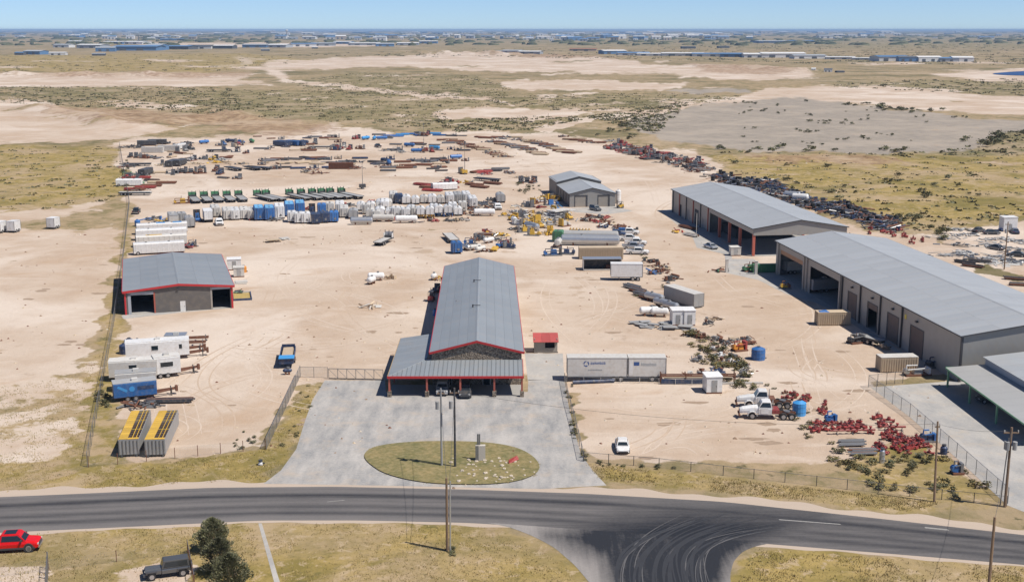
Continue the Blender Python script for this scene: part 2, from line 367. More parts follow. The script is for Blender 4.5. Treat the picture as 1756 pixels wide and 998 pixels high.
# ------------------------------------------------------------------ paved sheets
def path_pts(pts, n):
    """resample a pixel polyline (on the ground) to n points along its length"""
    q = [G(*p) for p in pts]; s = [0]
    for a, b in zip(q, q[1:]): s.append(s[-1] + (b - a).length)
    t = np.linspace(0, s[-1], n)
    return np.stack([np.interp(t, s, [p.x for p in q]), np.interp(t, s, [p.y for p in q])], 1)
def smooth(a, k=6):
    for _ in range(k): a[1:-1] = (a[:-2] + 2 * a[1:-1] + a[2:]) / 4
    return a
def strip(name, e0, e1, nu, nvv, z, material, dark=None):
    v = np.linspace(0, 1, nvv)[:, None, None]; pts = e0[None] * (1 - v) + e1[None] * v
    pts = pts.reshape(-1, 2); m_ = bpy.data.meshes.new(name)
    ii = np.arange(nu * nvv).reshape(nvv, nu)
    q = np.stack([ii[:-1, :-1], ii[:-1, 1:], ii[1:, 1:], ii[1:, :-1]], -1).reshape(-1, 4)
    m_.from_pydata([(a, b, z) for a, b in pts], [], q.tolist())
    if dark is not None:
        V = np.repeat(np.linspace(0, 1, nvv), nu); U = np.tile(np.linspace(0, 1, nu), nvv)
        qx, qy = np.array([PX(a, b) for a, b in pts]).T
        d = dark(U, V, qx, qy); a_ = m_.color_attributes.new('wear', 'FLOAT_COLOR', 'POINT')
        a_.data.foreach_set('color', np.stack([d, d, d, np.ones_like(d)], 1).astype(np.float32).ravel())
    m_.materials.append(material); m_.validate(); m_.update()
    import bmesh
    bm = bmesh.new(); bm.from_mesh(m_); bmesh.ops.recalc_face_normals(bm, faces=bm.faces)
    if sum(f.normal.z for f in bm.faces) < 0: bmesh.ops.reverse_faces(bm, faces=bm.faces)
    bm.to_mesh(m_); bm.free()
    return struct(ob(name, m_))
def paving_mat(name, light, dark, tint=None, streak=(0.05, 1.2), lo=0.55, hi=1.65):
    m = bpy.data.materials.new(name); m.use_nodes = True; nt = m.node_tree; L = nt.links
    b = nt.nodes['Principled BSDF']; b.inputs['Roughness'].default_value = 0.85; b.inputs['Specular IOR Level'].default_value = 0.25
    geo = nd(nt, 'ShaderNodeNewGeometry'); at_ = nd(nt, 'ShaderNodeAttribute', attribute_name='wear')
    def noise(sx, sy, det=6):
        mp = nd(nt, 'ShaderNodeMapping'); mp.inputs['Scale'].default_value = (sx, sy, 1); L.new(geo.outputs['Position'], mp.inputs['Vector'])
        n = nd(nt, 'ShaderNodeTexNoise'); n.inputs['Scale'].default_value = 1; n.inputs['Detail'].default_value = det; n.inputs['Roughness'].default_value = 0.65; L.new(mp.outputs[0], n.inputs['Vector']); return n.outputs[0]
    s1, s2, s3 = noise(*streak), noise(2.5, 2.5), noise(0.12, 0.12)
    ad = nd(nt, 'ShaderNodeMath', operation='MULTIPLY_ADD'); L.new(s1, ad.inputs[0]); ad.inputs[1].default_value = 0.7; L.new(at_.outputs['Fac'], ad.inputs[2])
    ad2 = nd(nt, 'ShaderNodeMath', operation='MULTIPLY_ADD'); L.new(s2, ad2.inputs[0]); ad2.inputs[1].default_value = 0.35; L.new(ad.outputs[0], ad2.inputs[2])
    ad3 = nd(nt, 'ShaderNodeMath', operation='MULTIPLY_ADD'); L.new(s3, ad3.inputs[0]); ad3.inputs[1].default_value = 0.4; L.new(ad2.outputs[0], ad3.inputs[2])
    mr = nd(nt, 'ShaderNodeMapRange'); mr.inputs['From Min'].default_value = lo; mr.inputs['From Max'].default_value = hi; L.new(ad3.outputs[0], mr.inputs['Value'])
    mx = nd(nt, 'ShaderNodeMix', data_type='RGBA'); L.new(mr.outputs[0], mx.inputs[0]); mx.inputs[6].default_value = (*light, 1); mx.inputs[7].default_value = (*dark, 1)
    out = mx.outputs[2]
    if tint:
        n4 = noise(0.25, 0.25); r4 = nd(nt, 'ShaderNodeMapRange'); r4.inputs['From Min'].default_value = 0.52; r4.inputs['From Max'].default_value = 0.68; r4.inputs['To Max'].default_value = 0.6; L.new(n4, r4.inputs['Value'])
        m2 = nd(nt, 'ShaderNodeMix', data_type='RGBA'); L.new(r4.outputs[0], m2.inputs[0]); L.new(out, m2.inputs[6]); m2.inputs[7].default_value = (*tint, 1); out = m2.outputs[2]
    L.new(out, b.inputs['Base Color'])
    bp = nd(nt, 'ShaderNodeBump'); bp.inputs['Strength'].default_value = 0.25; bp.inputs['Distance'].default_value = 0.04; L.new(s2, bp.inputs['Height']); L.new(bp.outputs[0], b.inputs['Normal'])
    return m
M_ASPH = paving_mat('worn_asphalt', (0.185, 0.172, 0.165), (0.018, 0.020, 0.026))
M_SIDE = paving_mat('worn_side_street', (0.32, 0.295, 0.275), (0.022, 0.024, 0.030), streak=(1.2, 0.08))
M_CONC = paving_mat('concrete', (0.44, 0.415, 0.385), (0.20, 0.205, 0.21), (0.45, 0.375, 0.30), streak=(0.5, 0.12), lo=0.58, hi=0.95)
M_CONC2 = paving_mat('swept_concrete', (0.45, 0.425, 0.39), (0.24, 0.245, 0.25), (0.45, 0.38, 0.30), streak=(0.3, 0.15), lo=0.58, hi=1.0)
M_SHOULD = paving_mat('gravel_shoulder', (0.47, 0.385, 0.31), (0.36, 0.29, 0.225), streak=(0.08, 0.8))
RN = [(-500, 868), (-200, 858), (0, 852), (120, 847), (360, 836), (570, 834), (800, 839), (1000, 846), (1240, 860), (1500, 888), (1756, 917), (2100, 957), (2500, 1005)]
RS = [(-560, 946), (-200, 922), (0, 913), (200, 904), (450, 892), (620, 892), (800, 896), (1000, 908), (1300, 931), (1500, 947), (1756, 968), (2100, 1005), (2500, 1050)]
eN = smooth(path_pts(RN, 420), 12); eS = smooth(path_pts(RS, 420), 12)
JX = [(940, 918), (1060, 880), (1180, 868), (1420, 880), (1380, 900), (1310, 935), (1255, 960), (1240, 1010), (1045, 1010), (1030, 960)]
def band(V, c, w): return np.exp(-((V - c) / w) ** 2)
def road_dark(U, V, qx, qy):
    d = 0.75 * band(V, 0.27, 0.075) + 0.5 * band(V, 0.60, 0.07) + 0.55 * band(V, 0.79, 0.07) + 0.25 * band(V, 0.42, 0.05) + 0.2 * band(V, 0.08, 0.04)
    j = np.clip(0.5 + sdist(JX, qx, qy) / 70, 0, 1)
    d = d * (1 - 0.3 * np.clip((qx - 900) / 300, 0, 1)) + 0.22 * np.clip((qx - 850) / 500, 0, 1)
    return np.clip(np.maximum(d, j * 0.95), 0, 1)
strip('road', eN, eS, 420, 40, 0.012, M_ASPH, road_dark)
# pale gravel shoulders either side of the road
nrm = eN - eS; nrm /= np.linalg.norm(nrm, axis=1)[:, None]
wob = 0.5 * np.sin(np.linspace(0, 70, 420)) + 0.35 * np.sin(np.linspace(0, 190, 420))
strip('road_shoulder', eN + nrm * (2.1 + wob)[:, None], eN - nrm * 0.2, 420, 3, 0.006, M_SHOULD)
strip('road_shoulder', eS + nrm * 0.2, eS - nrm * (0.75 + 0.4 * wob)[:, None], 420, 3, 0.006, M_SHOULD)
SL = [(836, 896), (872, 903), (912, 918), (950, 938), (985, 968), (1012, 1000), (1060, 1090), (1120, 1260), (1200, 1700)]
SR = [(1322, 931), (1296, 936), (1274, 945), (1258, 962), (1252, 985), (1253, 1000), (1270, 1090), (1330, 1260), (1420, 1700)]
def side_dark(U, V, qx, qy): return np.clip(0.5 + sdist(JX[:-4] + [(1255, 960), (1232, 1010), (1240, 1900), (1100, 1900), (1050, 1010), (1030, 960)], qx, qy) / 46, 0, 0.95)
strip('side_road', smooth(path_pts(SL, 160), 4), smooth(path_pts(SR, 160), 4), 160, 50, 0.020, M_SIDE, side_dark)
def sheet(name, pts, z, material, n=None):
    """flat polygonal slab of paving cut into a grid so that its wear can vary"""
    q = [G(*p) if len(p) == 2 else Vector(p) for p in pts]
    import bmesh
    bm = bmesh.new(); f = bm.faces.new([bm.verts.new((p.x, p.y, z)) for p in q]); bmesh.ops.triangulate(bm, faces=[f]); bmesh.ops.recalc_face_normals(bm, faces=bm.faces)
    if sum(f.normal.z for f in bm.faces) < 0: bmesh.ops.reverse_faces(bm, faces=bm.faces)
    m_ = bpy.data.meshes.new(name); bm.to_mesh(m_); bm.free(); m_.materials.append(material)
    return struct(ob(name, m_))
def rnd_poly(pts, k=2):
    p = [Vector(q).to_2d() for q in pts]
    for _ in range(k): p = [q for a, b in zip(p, p[1:] + p[:1]) for q in (a * 0.75 + b * 0.25, a * 0.25 + b * 0.75)]
    return [tuple(q) for q in p]
sheet('driveway', [(557, 652), (660, 652), (662, 672), (905, 672), (906, 651), (968, 651), (974, 690), (984, 735), (996, 778), (1016, 806), (1040, 832), (930, 838), (640, 832), (452, 829), (482, 806), (508, 770), (522, 725), (536, 685)], 0.012, M_CONC)
sheet('concrete_pad', [(900, 606), (965, 606), (968, 650), (905, 652)], 0.012, M_CONC2)
sheet('concrete_lot', [(1493, 664), (1650, 652), (1760, 600), (2300, 700), (2300, 1000), (1775, 885), (1727, 866), (1640, 785), (1560, 715)], 0.012, M_CONC2)
sheet('concrete_apron', [(1133, 362), (1160, 358), (1256, 425), (1255, 444), (1292, 444), (1330, 470), (1460, 545), (1600, 640), (1560, 620), (1450, 548), (1402, 520), (1350, 505), (1300, 480), (1245, 468), (1243, 436), (1195, 425), (1188, 408)], 0.012, M_CONC2)
sheet('concrete_apron', [(978, 357), (1056, 354), (1085, 362), (1040, 368), (985, 364)], 0.012, M_CONC2)
sheet('concrete_apron', [(208, 541), (394, 522), (398, 528), (300, 537), (212, 547)], 0.012, M_CONC2)
# pond at the right edge of the plain
M_WATER = mat('pond_water', (0.008, 0.04, 0.15), 0.35, 0.0, 0.05)
sheet('pond', rnd_poly([(1690, 128), (1730, 124), (1800, 121), (1960, 122), (1960, 132), (1760, 131)]), 0.35, M_WATER)

# ------------------------------------------------------------------ buildings
M_ROOF = mat('galvalume_roof', (0.25, 0.275, 0.295), 0.5, 0.1, 0.08, 0.15, rand=0.05, dirt=0.3, dirtcol=(0.33, 0.29, 0.25))
M_ROOF2 = mat('pale_metal_roof', (0.37, 0.39, 0.405), 0.5, 0.1, 0.07, 0.12, rand=0.045, dirt=0.25, dirtcol=(0.40, 0.36, 0.31))
M_ROOFD = mat('roof_underlay', (0.16, 0.17, 0.18), 0.7)
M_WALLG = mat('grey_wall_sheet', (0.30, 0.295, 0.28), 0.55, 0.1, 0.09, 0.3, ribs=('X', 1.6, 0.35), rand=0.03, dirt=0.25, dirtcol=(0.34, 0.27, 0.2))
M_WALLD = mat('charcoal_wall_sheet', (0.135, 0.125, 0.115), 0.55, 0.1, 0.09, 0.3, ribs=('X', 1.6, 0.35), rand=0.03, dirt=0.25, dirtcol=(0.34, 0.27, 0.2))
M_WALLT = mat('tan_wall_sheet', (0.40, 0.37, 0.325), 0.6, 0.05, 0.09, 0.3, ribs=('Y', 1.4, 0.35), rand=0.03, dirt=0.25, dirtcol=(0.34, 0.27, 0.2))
M_WALLL = mat('light_grey_wall', (0.36, 0.38, 0.41), 0.6, 0.05, 0.06, 0.3, rand=0.03)
M_REDTRIM = mat('red_trim', (0.48, 0.032, 0.035), 0.45, 0.0, 0.06)
M_REDCOL = mat('red_oxide_steel', (0.40, 0.105, 0.07), 0.6, 0.0, 0.12)
M_DKTRIM = mat('dark_trim', (0.055, 0.055, 0.06), 0.5)
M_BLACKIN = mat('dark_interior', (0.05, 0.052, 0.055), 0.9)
M_SLAB = mat('floor_slab', (0.34, 0.325, 0.30), 0.85, 0, 0.12, 0.4)
M_RUST = mat('brown_door', (0.165, 0.115, 0.09), 0.6, 0, 0.1, ribs=('Z', 2.6, 0.5))
M_TAUPE = mat('taupe_door', (0.33, 0.30, 0.26), 0.6, 0, 0.1, ribs=('Z', 2.6, 0.5))
M_WHITE = mat('white_paint', (0.72, 0.72, 0.70), 0.45, 0, 0.06, 0.8, dirt=0.18)
M_GREEN = mat('green_column', (0.17, 0.36, 0.21), 0.55, 0, 0.08)
M_GLASS = mat('window_glass', (0.02, 0.028, 0.035), 0.08, 0.0, 0.05)
M_STEEL = mat('galvanised_steel', (0.42, 0.43, 0.44), 0.4, 0.5, 0.1)
def stone_mat():
    m = bpy.data.materials.new('rubble_stone'); m.use_nodes = True; nt = m.node_tree; L = nt.links; b = nt.nodes['Principled BSDF']; b.inputs['Roughness'].default_value = 0.9
    tc = nd(nt, 'ShaderNodeTexCoord'); v = nd(nt, 'ShaderNodeTexVoronoi'); v.inputs['Scale'].default_value = 5.5; L.new(tc.outputs['Object'], v.inputs['Vector'])
    r = nd(nt, 'ShaderNodeValToRGB'); r.color_ramp.elements[0].color = (0.085, 0.062, 0.045, 1); r.color_ramp.elements[1].color = (0.34, 0.28, 0.215, 1)
    sc = nd(nt, 'ShaderNodeSeparateColor'); L.new(v.outputs['Color'], sc.inputs[0]); L.new(sc.outputs[0], r.inputs[0]); L.new(r.outputs[0], b.inputs['Base Color'])
    bp = nd(nt, 'ShaderNodeBump'); bp.inputs['Distance'].default_value = 0.08; L.new(v.outputs['Distance'], bp.inputs['Height']); L.new(bp.outputs[0], b.inputs['Normal']); return m
M_STONE = stone_mat()

PANELS = {}
def slope_panels(root, q0, q1, q2, q3, nu, nw, m, gap=0.018, th=0.05, name='roof_panel'):
    """roof plane q0-q1 (eave) q2-q3 (ridge, q3 above q0) laid as nu x nw separate metal panels, each a shared-mesh part"""
    q0, q1, q2, q3 = map(Vector, (q0, q1, q2, q3))
    n = (q1 - q0).cross(q3 - q0).normalized()
    if n.z < 0: n = -n
    rr = random.Random(len(root.children))
    for i in range(nu):
        for j in range(nw):
            def pt(a, b): return (q0 * (1 - a) + q1 * a) * (1 - b) + (q3 * (1 - a) + q2 * a) * b
            lu = (q1 - q0).length / nu; lw = (q3 - q0).length / nw
            ga, gb = gap / lu / nu / 2, gap / lw / nw / 2
            a0, a1, b0, b1 = i / nu + ga, (i + 1) / nu - ga, j / nw + gb, (j + 1) / nw - gb
            c = [pt(a0, b0), pt(a1, b0), pt(a1, b1), pt(a0, b1)]
            o = (sum(c, Vector()) / 4); dz = n * rr.uniform(0, 0.008)
            mb = MB().hexa([p - o for p in c], [p - o + n * th for p in c])
            key = (m.name, tuple(round(k, 3) for v in mb.v for k in v))
            if key not in PANELS: PANELS[key] = mb.mesh(name, m)
            ob(name, PANELS[key], root, o + dz)
def part(root, name, mb, m, label=None):
    o = ob(name, mb.mesh(name, m), root)
    if label: o['label'] = label
    return o
def sub(p, name, mb, m): return ob(name, mb.mesh(name, m), p)

def wall_x(x0, x1, y, z0, ztop, openings, t=0.15, m=0):
    """wall in the x-z plane from x0 to x1 (ztop is a function of x or a number), with rectangular openings (a, b, za, zb)"""
    mb = MB(); f = ztop if callable(ztop) else (lambda x: ztop)
    cuts = sorted(set([x0, x1] + [o[0] for o in openings] + [o[1] for o in openings] + ([(x0 + x1) / 2] if callable(ztop) else [])))
    for a, b in zip(cuts, cuts[1:]):
        c = (a + b) / 2; segs = [(z0, None)]
        op = [o for o in openings if o[0] - 1e-6 <= c <= o[1] + 1e-6]
        if op:
            o = op[0]; segs = ([(z0, o[2])] if o[2] > z0 + 0.01 else []) + [(o[3], None)]
        for s0, s1 in segs:
            ta, tb = (f(a), f(b)) if s1 is None else (s1, s1)
            if op and s1 is not None: ta = tb = op[0][2]
            mb.hexa([(a, y, s0), (b, y, s0), (b, y + t, s0), (a, y + t, s0)], [(a, y, ta), (b, y, tb), (b, y + t, tb), (a, y + t, ta)], m)
    return mb
def wall_y(y0, y1, x, z0, z1, openings, t=0.15, m=0):
    mb = wall_x(y0, y1, x, z0, z1, openings, t, m); mb.v = [(b, a, c) for a, b, c in mb.v]; return mb
def gable_shell(root, W, Ln, eave, ridge, mroof, mdeck, over=0.35, nu=6, nw=3, fascia=None, fh=0.3, rake=True):
    """two-slope roof over local 0..W x 0..Ln: thin deck, separate panels, ridge cap, eave and rake trim"""
    k = (ridge - eave) / (W / 2); e0 = eave - over * k
    d = MB()
    for s in (0, 1):
        xa, xb = (-over, W / 2) if s == 0 else (W + over, W / 2)
        pts = [(xa, -over, e0), (xb, -over, ridge), (xb, Ln + over, ridge), (xa, Ln + over, e0)]
        if s: pts = pts[::-1]
        d.hexa([(p[0], p[1], p[2] - 0.02) for p in pts], [(p[0], p[1], p[2] + 0.06) for p in pts])
    part(root, 'roof_deck', d, mdeck)
    h = 0.075
    slope_panels(root, (-over - 0.05, -over - 0.03, e0 + h), (-over - 0.05, Ln + over + 0.03, e0 + h), (W / 2 - 0.04, Ln + over + 0.03, ridge + h), (W / 2 - 0.04, -over - 0.03, ridge + h), nu, nw, mroof)
    slope_panels(root, (W + over + 0.05, -over - 0.03, e0 + h), (W + over + 0.05, Ln + over + 0.03, e0 + h), (W / 2 + 0.04, Ln + over + 0.03, ridge + h), (W / 2 + 0.04, -over - 0.03, ridge + h), nu, nw, mroof)
    cap = MB(); y0, y1 = -over - 0.05, Ln + over + 0.05
    cap.ext([(W / 2 - 0.3, ridge + 0.15 - 0.3 * k), (W / 2, ridge + 0.20), (W / 2 + 0.3, ridge + 0.15 - 0.3 * k), (W / 2, ridge + 0.12)], 'y', y0, y1)
    part(root, 'ridge_cap', cap, mroof)
    if fascia:
        for yy in (-over - 0.12, Ln + over + 0.06):
            r = MB()
            for s in (0, 1):
                xa, xb = (-over - 0.06, W / 2) if s == 0 else (W + over + 0.06, W / 2)
                pts = [(xa, yy), (xb, yy), (xb, yy + 0.07), (xa, yy + 0.07)]; zz = [e0, ridge, ridge, e0]
                r.hexa([(p[0], p[1], z - fh + 0.1) for p, z in zip(pts, zz)], [(p[0], p[1], z + 0.13) for p, z in zip(pts, zz)])
            part(root, 'rake_trim', r, fascia)
        for xx in (-over - 0.16, W + over + 0.07):
            part(root, 'gutter', MB().bx(xx, xx + 0.09, -over, Ln + over, e0 - fh + 0.12, e0 + 0.1), fascia)

# --- long workshop with stone gable and red trim
W, Ln, EV, RG = 14.4, 72.4, 5.5, 7.3
b1 = thing('metal_workshop', 'long grey metal workshop with red gable trim and stone front', 'building', (-12.85, 189.9, 0), R(1.2))
gable_shell(b1, W, Ln, EV, RG, M_ROOF, M_ROOFD, 0.3, 6, 5, M_REDTRIM, 0.34)
gz_ = lambda x: EV + (RG - EV) * (1 - abs(x - W / 2) / (W / 2)) - 0.06
part(b1, 'front_wall', wall_x(0, W, 0, 0, gz_, [(2.0, 3.1, 0, 2.2), (4.6, 6.4, 0.9, 2.2), (8.2, 9.3, 0, 2.2), (10.6, 12.4, 0.9, 2.2)]), M_STONE, 'rubble stone front wall')
part(b1, 'rear_wall', wall_x(0, W, Ln - 0.15, 0, gz_, [(5, 9.4, 0, 4.2)]), M_WALLG)
ro = [(8 + k * 11, 12.2 + k * 11, 0, 4.2) for k in range(6)]
part(b1, 'side_wall', wall_y(0.15, Ln - 0.15, 0, 0, EV - 0.05, ro), M_WALLT)
part(b1, 'side_wall', wall_y(0.15, Ln - 0.15, W - 0.15, 0, EV - 0.05, []), M_WALLT)
for k, (a, b, c_, d_) in enumerate(ro): part(b1, 'overhead_door', MB().bx(0.05, 0.1, a, b, 0, d_), M_RUST)
part(b1, 'floor', MB().bx(0.15, W - 0.15, 0.15, Ln - 0.15, 0.0, 0.06), M_SLAB)
for a, b, za, zb, nm in ((2.0, 3.1, 0, 2.2, 'door'), (8.2, 9.3, 0, 2.2, 'door'), (4.6, 6.4, 0.9, 2.2, 'window'), (10.6, 12.4, 0.9, 2.2, 'window')):
    p = part(b1, nm, MB().bx(a, b, 0.06, 0.1, za, zb), M_GLASS)
    fr = MB(); fr.bx(a - 0.06, a, -0.03, 0.12, za, zb + 0.06).bx(b, b + 0.06, -0.03, 0.12, za, zb + 0.06).bx(a, b, -0.03, 0.12, zb, zb + 0.06)
    sub(p, 'frame', fr, M_WHITE)
for yy in (24.5, 47.0): part(b1, 'roof_vent', MB().bx(W / 2 - 1.0, W / 2 - 0.75, yy, yy + 0.2, RG - 0.15, RG + 0.45).bx(W / 2 - 0.75, W / 2 + 0.5, yy + 0.05, yy + 0.15, RG + 0.25, RG + 0.35), M_DKTRIM)
part(b1, 'roof_vent', MB().cyl((3.2, 33, 6.1), (3.2, 33, 6.7), 0.12, 6), M_STEEL)
for yy, h_ in ((18, 1.3), (30, 0.9), (44, 1.4)): part(b1, 'wall_unit', MB().bx(W + 0.02, W + 0.75, yy, yy + 1.0, 1.0, 1.0 + h_).cyl((W + 0.4, yy + 0.5, 1 + h_), (W + 0.4, yy + 0.5, 4.2), 0.07, 6), M_STEEL)
# porch roof wrapping the front and the left side (hipped), red fascia, columns on stone plinths
b1c = thing('porch_canopy', 'low grey metal porch roof with red edge and posts, wrapping the workshop front', 'canopy', (-19.25, 183.3, 0), R(0.3))
PW, PD, PZ0, PZ1, WX, WY = 20.95, 7.0, 3.3, 4.15, 5.6, 24.0
hp = (WX, PD, PZ1)
NST = 20
dk = MB()
def slab(mb, pts, t=0.07, m=0):
    pts = [Vector(p) for p in pts]; n = (pts[1] - pts[0]).cross(pts[2] - pts[0]).normalized(); n = n if n.z > 0 else -n
    i = len(mb.v); k = len(pts); mb.v += [tuple(p) for p in pts] + [tuple(p - n * t) for p in pts]
    mb.f.append(tuple(i + q for q in range(k))); mb.m.append(m); mb.f.append(tuple(i + k + q for q in reversed(range(k)))); mb.m.append(m)
    for q in range(k): mb.f.append((i + q, i + (q + 1) % k, i + k + (q + 1) % k, i + k + q)); mb.m.append(m)
    return mb
slab(dk, [(0, 0, PZ0), (PW, 0, PZ0), (PW, PD, PZ1), hp]); slab(dk, [(0, 0, PZ0), hp, (WX, WY, PZ1), (0, WY, PZ0)])
part(b1c, 'roof_deck', dk, M_ROOFD)
NF = 30
for k in range(NF):
    x0, x1 = PW * k / NF + 0.02, PW * (k + 1) / NF - 0.02
    def top(x): return (x, PD, PZ1) if x >= WX else (x, PD * x / WX, PZ0 + (PZ1 - PZ0) * x / WX)
    mb = MB(); a = [(x0, -0.05, PZ0), (x1, -0.05, PZ0), top(x1), top(x0)]
    mb.hexa([(p[0], p[1], p[2] + 0.01) for p in a], [(p[0], p[1], p[2] + 0.05) for p in a]).hexa([(a[1][0] - 0.05, a[1][1], a[1][2] + 0.04), (a[1][0], a[1][1], a[1][2] + 0.04), (a[2][0], a[2][1], a[2][2] + 0.04), (a[2][0] - 0.05, a[2][1] - 0.02, a[2][2] + 0.04)], [(a[1][0] - 0.05, a[1][1], a[1][2] + 0.11), (a[1][0], a[1][1], a[1][2] + 0.11), (a[2][0], a[2][1], a[2][2] + 0.11), (a[2][0] - 0.05, a[2][1] - 0.02, a[2][2] + 0.11)])
    part(b1c, 'roof_panel', mb, M_ROOF)
NL = 12
for k in range(NL):
    y0, y1 = WY * k / NL + 0.015, WY * (k + 1) / NL - 0.015
    def top2(y): return (WX, y, PZ1) if y >= PD else (WX * y / PD, y, PZ0 + (PZ1 - PZ0) * y / PD)
    a = [(-0.05, y0, PZ0), top2(y0), top2(y1), (-0.05, y1, PZ0)]
    part(b1c, 'roof_panel', MB().hexa([(p[0], p[1], p[2] + 0.01) for p in a], [(p[0], p[1], p[2] + 0.055) for p in a]), M_ROOF)
part(b1c, 'hip_cap', MB().cyl((0, 0, PZ0 + 0.06), (WX, PD, PZ1 + 0.06), 0.06, 6), M_ROOF)
part(b1c, 'fascia', MB().bx(-0.15, PW + 0.15, -0.17, -0.07, PZ0 - 0.28, PZ0 + 0.1), M_REDTRIM)
part(b1c, 'fascia', MB().hexa([(PW + 0.03, -0.07, PZ0 - 0.25), (PW + 0.11, -0.07, PZ0 - 0.25), (PW + 0.11, PD, PZ1 - 0.25), (PW + 0.03, PD, PZ1 - 0.25)], [(PW + 0.03, -0.07, PZ0 + 0.1), (PW + 0.11, -0.07, PZ0 + 0.1), (PW + 0.11, PD, PZ1 + 0.1), (PW + 0.03, PD, PZ1 + 0.1)]), M_REDTRIM)
part(b1c, 'fascia', MB().bx(-0.15, -0.07, -0.07, WY + 0.1, PZ0 - 0.2, PZ0 + 0.06), mat('tan_trim', (0.42, 0.30, 0.16), 0.6))
for x in (0.15, 6.0, 11.2, 16.5, 20.8):
    p = part(b1c, 'post', MB().bx(x - 0.14, x + 0.14, 0.0, 0.28, 0.0, PZ0 - 0.05), M_REDCOL)
    sub(p, 'plinth', MB().bx(x - 0.30, x + 0.30, -0.16, 0.44, 0.0, 0.95), M_STONE)
for y in (8, 16, 23.8): part(b1c, 'post', MB().bx(0.05, 0.3, y - 0.12, y + 0.12, 0.0, PZ0 - 0.05), M_REDCOL)
part(b1c, 'floor', MB().bx(0, PW, 0.2, PD - 0.4, 0.0, 0.05), M_SLAB)

# --- left equipment shed with red rake and two open bays
W, Ln, EV, RG = 21.2, 36.5, 4.75, 5.7
b2 = thing('equipment_shed', 'wide grey metal shed with red rake and two open front bays', 'building', (-77.6, 239.5, 0), R(17.0))
gable_shell(b2, W, Ln, EV, RG, M_ROOF, M_ROOFD, 0.3, 7, 3, M_REDTRIM, 0.42)
gz_ = lambda x: EV + (RG - EV) * (1 - abs(x - W / 2) / (W / 2)) - 0.06
ops = [(1.2, 5.6, 0, 3.9), (10.7, 11.75, 0, 2.15), (17.1, 20.7, 0, 4.1)]
part(b2, 'front_wall', wall_x(0, W, 0, 0, gz_, ops), M_WALLD, 'dark grey ribbed front wall')
part(b2, 'rear_wall', wall_x(0, W, Ln - 0.15, 0, gz_, []), M_WALLD)
part(b2, 'side_wall', wall_y(0.15, Ln - 0.15, 0, 0, EV - 0.05, []), M_WALLD)
part(b2, 'side_wall', wall_y(0.15, Ln - 0.15, W - 0.15, 0, EV - 0.05, []), M_WALLD)
part(b2, 'floor', MB().bx(0.15, W - 0.15, 0.15, Ln - 0.15, 0.0, 0.07), M_SLAB)
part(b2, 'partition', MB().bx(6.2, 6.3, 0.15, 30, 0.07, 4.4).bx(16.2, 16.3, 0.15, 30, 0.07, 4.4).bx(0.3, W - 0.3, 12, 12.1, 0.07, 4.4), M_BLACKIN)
part(b2, 'corner_post', MB().bx(-0.05, 0.28, -0.1, 0.0, 0, EV - 0.1), M_REDTRIM); part(b2, 'corner_post', MB().bx(W - 0.32, W + 0.05, -0.1, 0.0, 0, EV - 0.1), M_REDTRIM)
part(b2, 'jamb', MB().bx(0.6, 1.2, -0.06, 0.0, 0, 4.3).bx(0.6, 5.6, -0.06, 0.0, 3.9, 4.5), M_WALLL); part(b2, 'jamb', MB().bx(5.6, 5.9, -0.06, 0.0, 0, 4.3), M_REDCOL)
part(b2, 'jamb', MB().bx(16.75, 17.1, -0.06, 0.0, 0, 4.6), M_TAUPE); part(b2, 'lintel', MB().bx(17.1, 20.7, -0.06, 0.0, 4.1, 4.6), M_WALLL)
p = part(b2, 'door', MB().bx(10.7, 11.75, 0.02, 0.07, 0, 2.15), M_WHITE); sub(p, 'handle', MB().bx(11.5, 11.6, -0.04, 0.02, 1.0, 1.1), M_DKTRIM)
part(b2, 'lamp', MB().bx(10.2, 10.6, -0.3, 0.0, 4.6, 4.8), M_DKTRIM)

# --- small two-tier garage at the back
W = 15.0
b3 = thing('garage_building', 'small grey two-tier metal garage with two taupe overhead doors', 'building', (18.55, 391.6, 0), R(7.5))
gable_shell(b3, W, 24, 4.3, 6.1, M_ROOF2, M_ROOFD, 0.25, 6, 2, M_DKTRIM, 0.2)
gz_ = lambda x: 4.3 + 1.8 * (1 - abs(x - W / 2) / (W / 2)) - 0.06
part(b3, 'front_wall', wall_x(0, W, 0, 0, gz_, [(1.6, 5.7, 0, 3.5), (9.2, 13.0, 0, 3.5)]), M_WALLG)
for a in (1.6, 9.2):
    w = 4.1 if a < 5 else 3.8
    p = part(b3, 'overhead_door', MB().bx(a, a + w, 0.06, 0.1, 0, 3.5), M_TAUPE)
    sub(p, 'door_frame', MB().bx(a - 0.05, a + 0.2, -0.06, 0.0, 0, 3.5).bx(a + w - 0.3, a + w + 0.15, -0.06, 0.0, 0, 3.5).bx(a - 0.05, a + w + 0.15, -0.06, 0, 3.5, 3.85), M_DKTRIM)
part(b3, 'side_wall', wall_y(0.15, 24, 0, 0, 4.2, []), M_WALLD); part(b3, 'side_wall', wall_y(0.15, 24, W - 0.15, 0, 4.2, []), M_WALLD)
for k in range(5): part(b3, 'pilaster', MB().bx(-0.12, 0.0, 1 + k * 5.2, 1.4 + k * 5.2, 0, 4.1), M_DKTRIM)
up = ob('rear_block', MB().bx(-0.2, 0.0, 24, 40, 0, 5.4).bx(W, W + 0.2, 24, 40, 0, 5.4).add(wall_x(0, W, 24, 0, lambda x: 5.4 + 1.8 * (1 - abs(x - W / 2) / (W / 2)) - 0.06, [])).add(wall_x(0, W, 39.8, 0, lambda x: 5.4 + 1.8 * (1 - abs(x - W / 2) / (W / 2)) - 0.06, [])).mesh('rear_block', M_WALLD), b3)
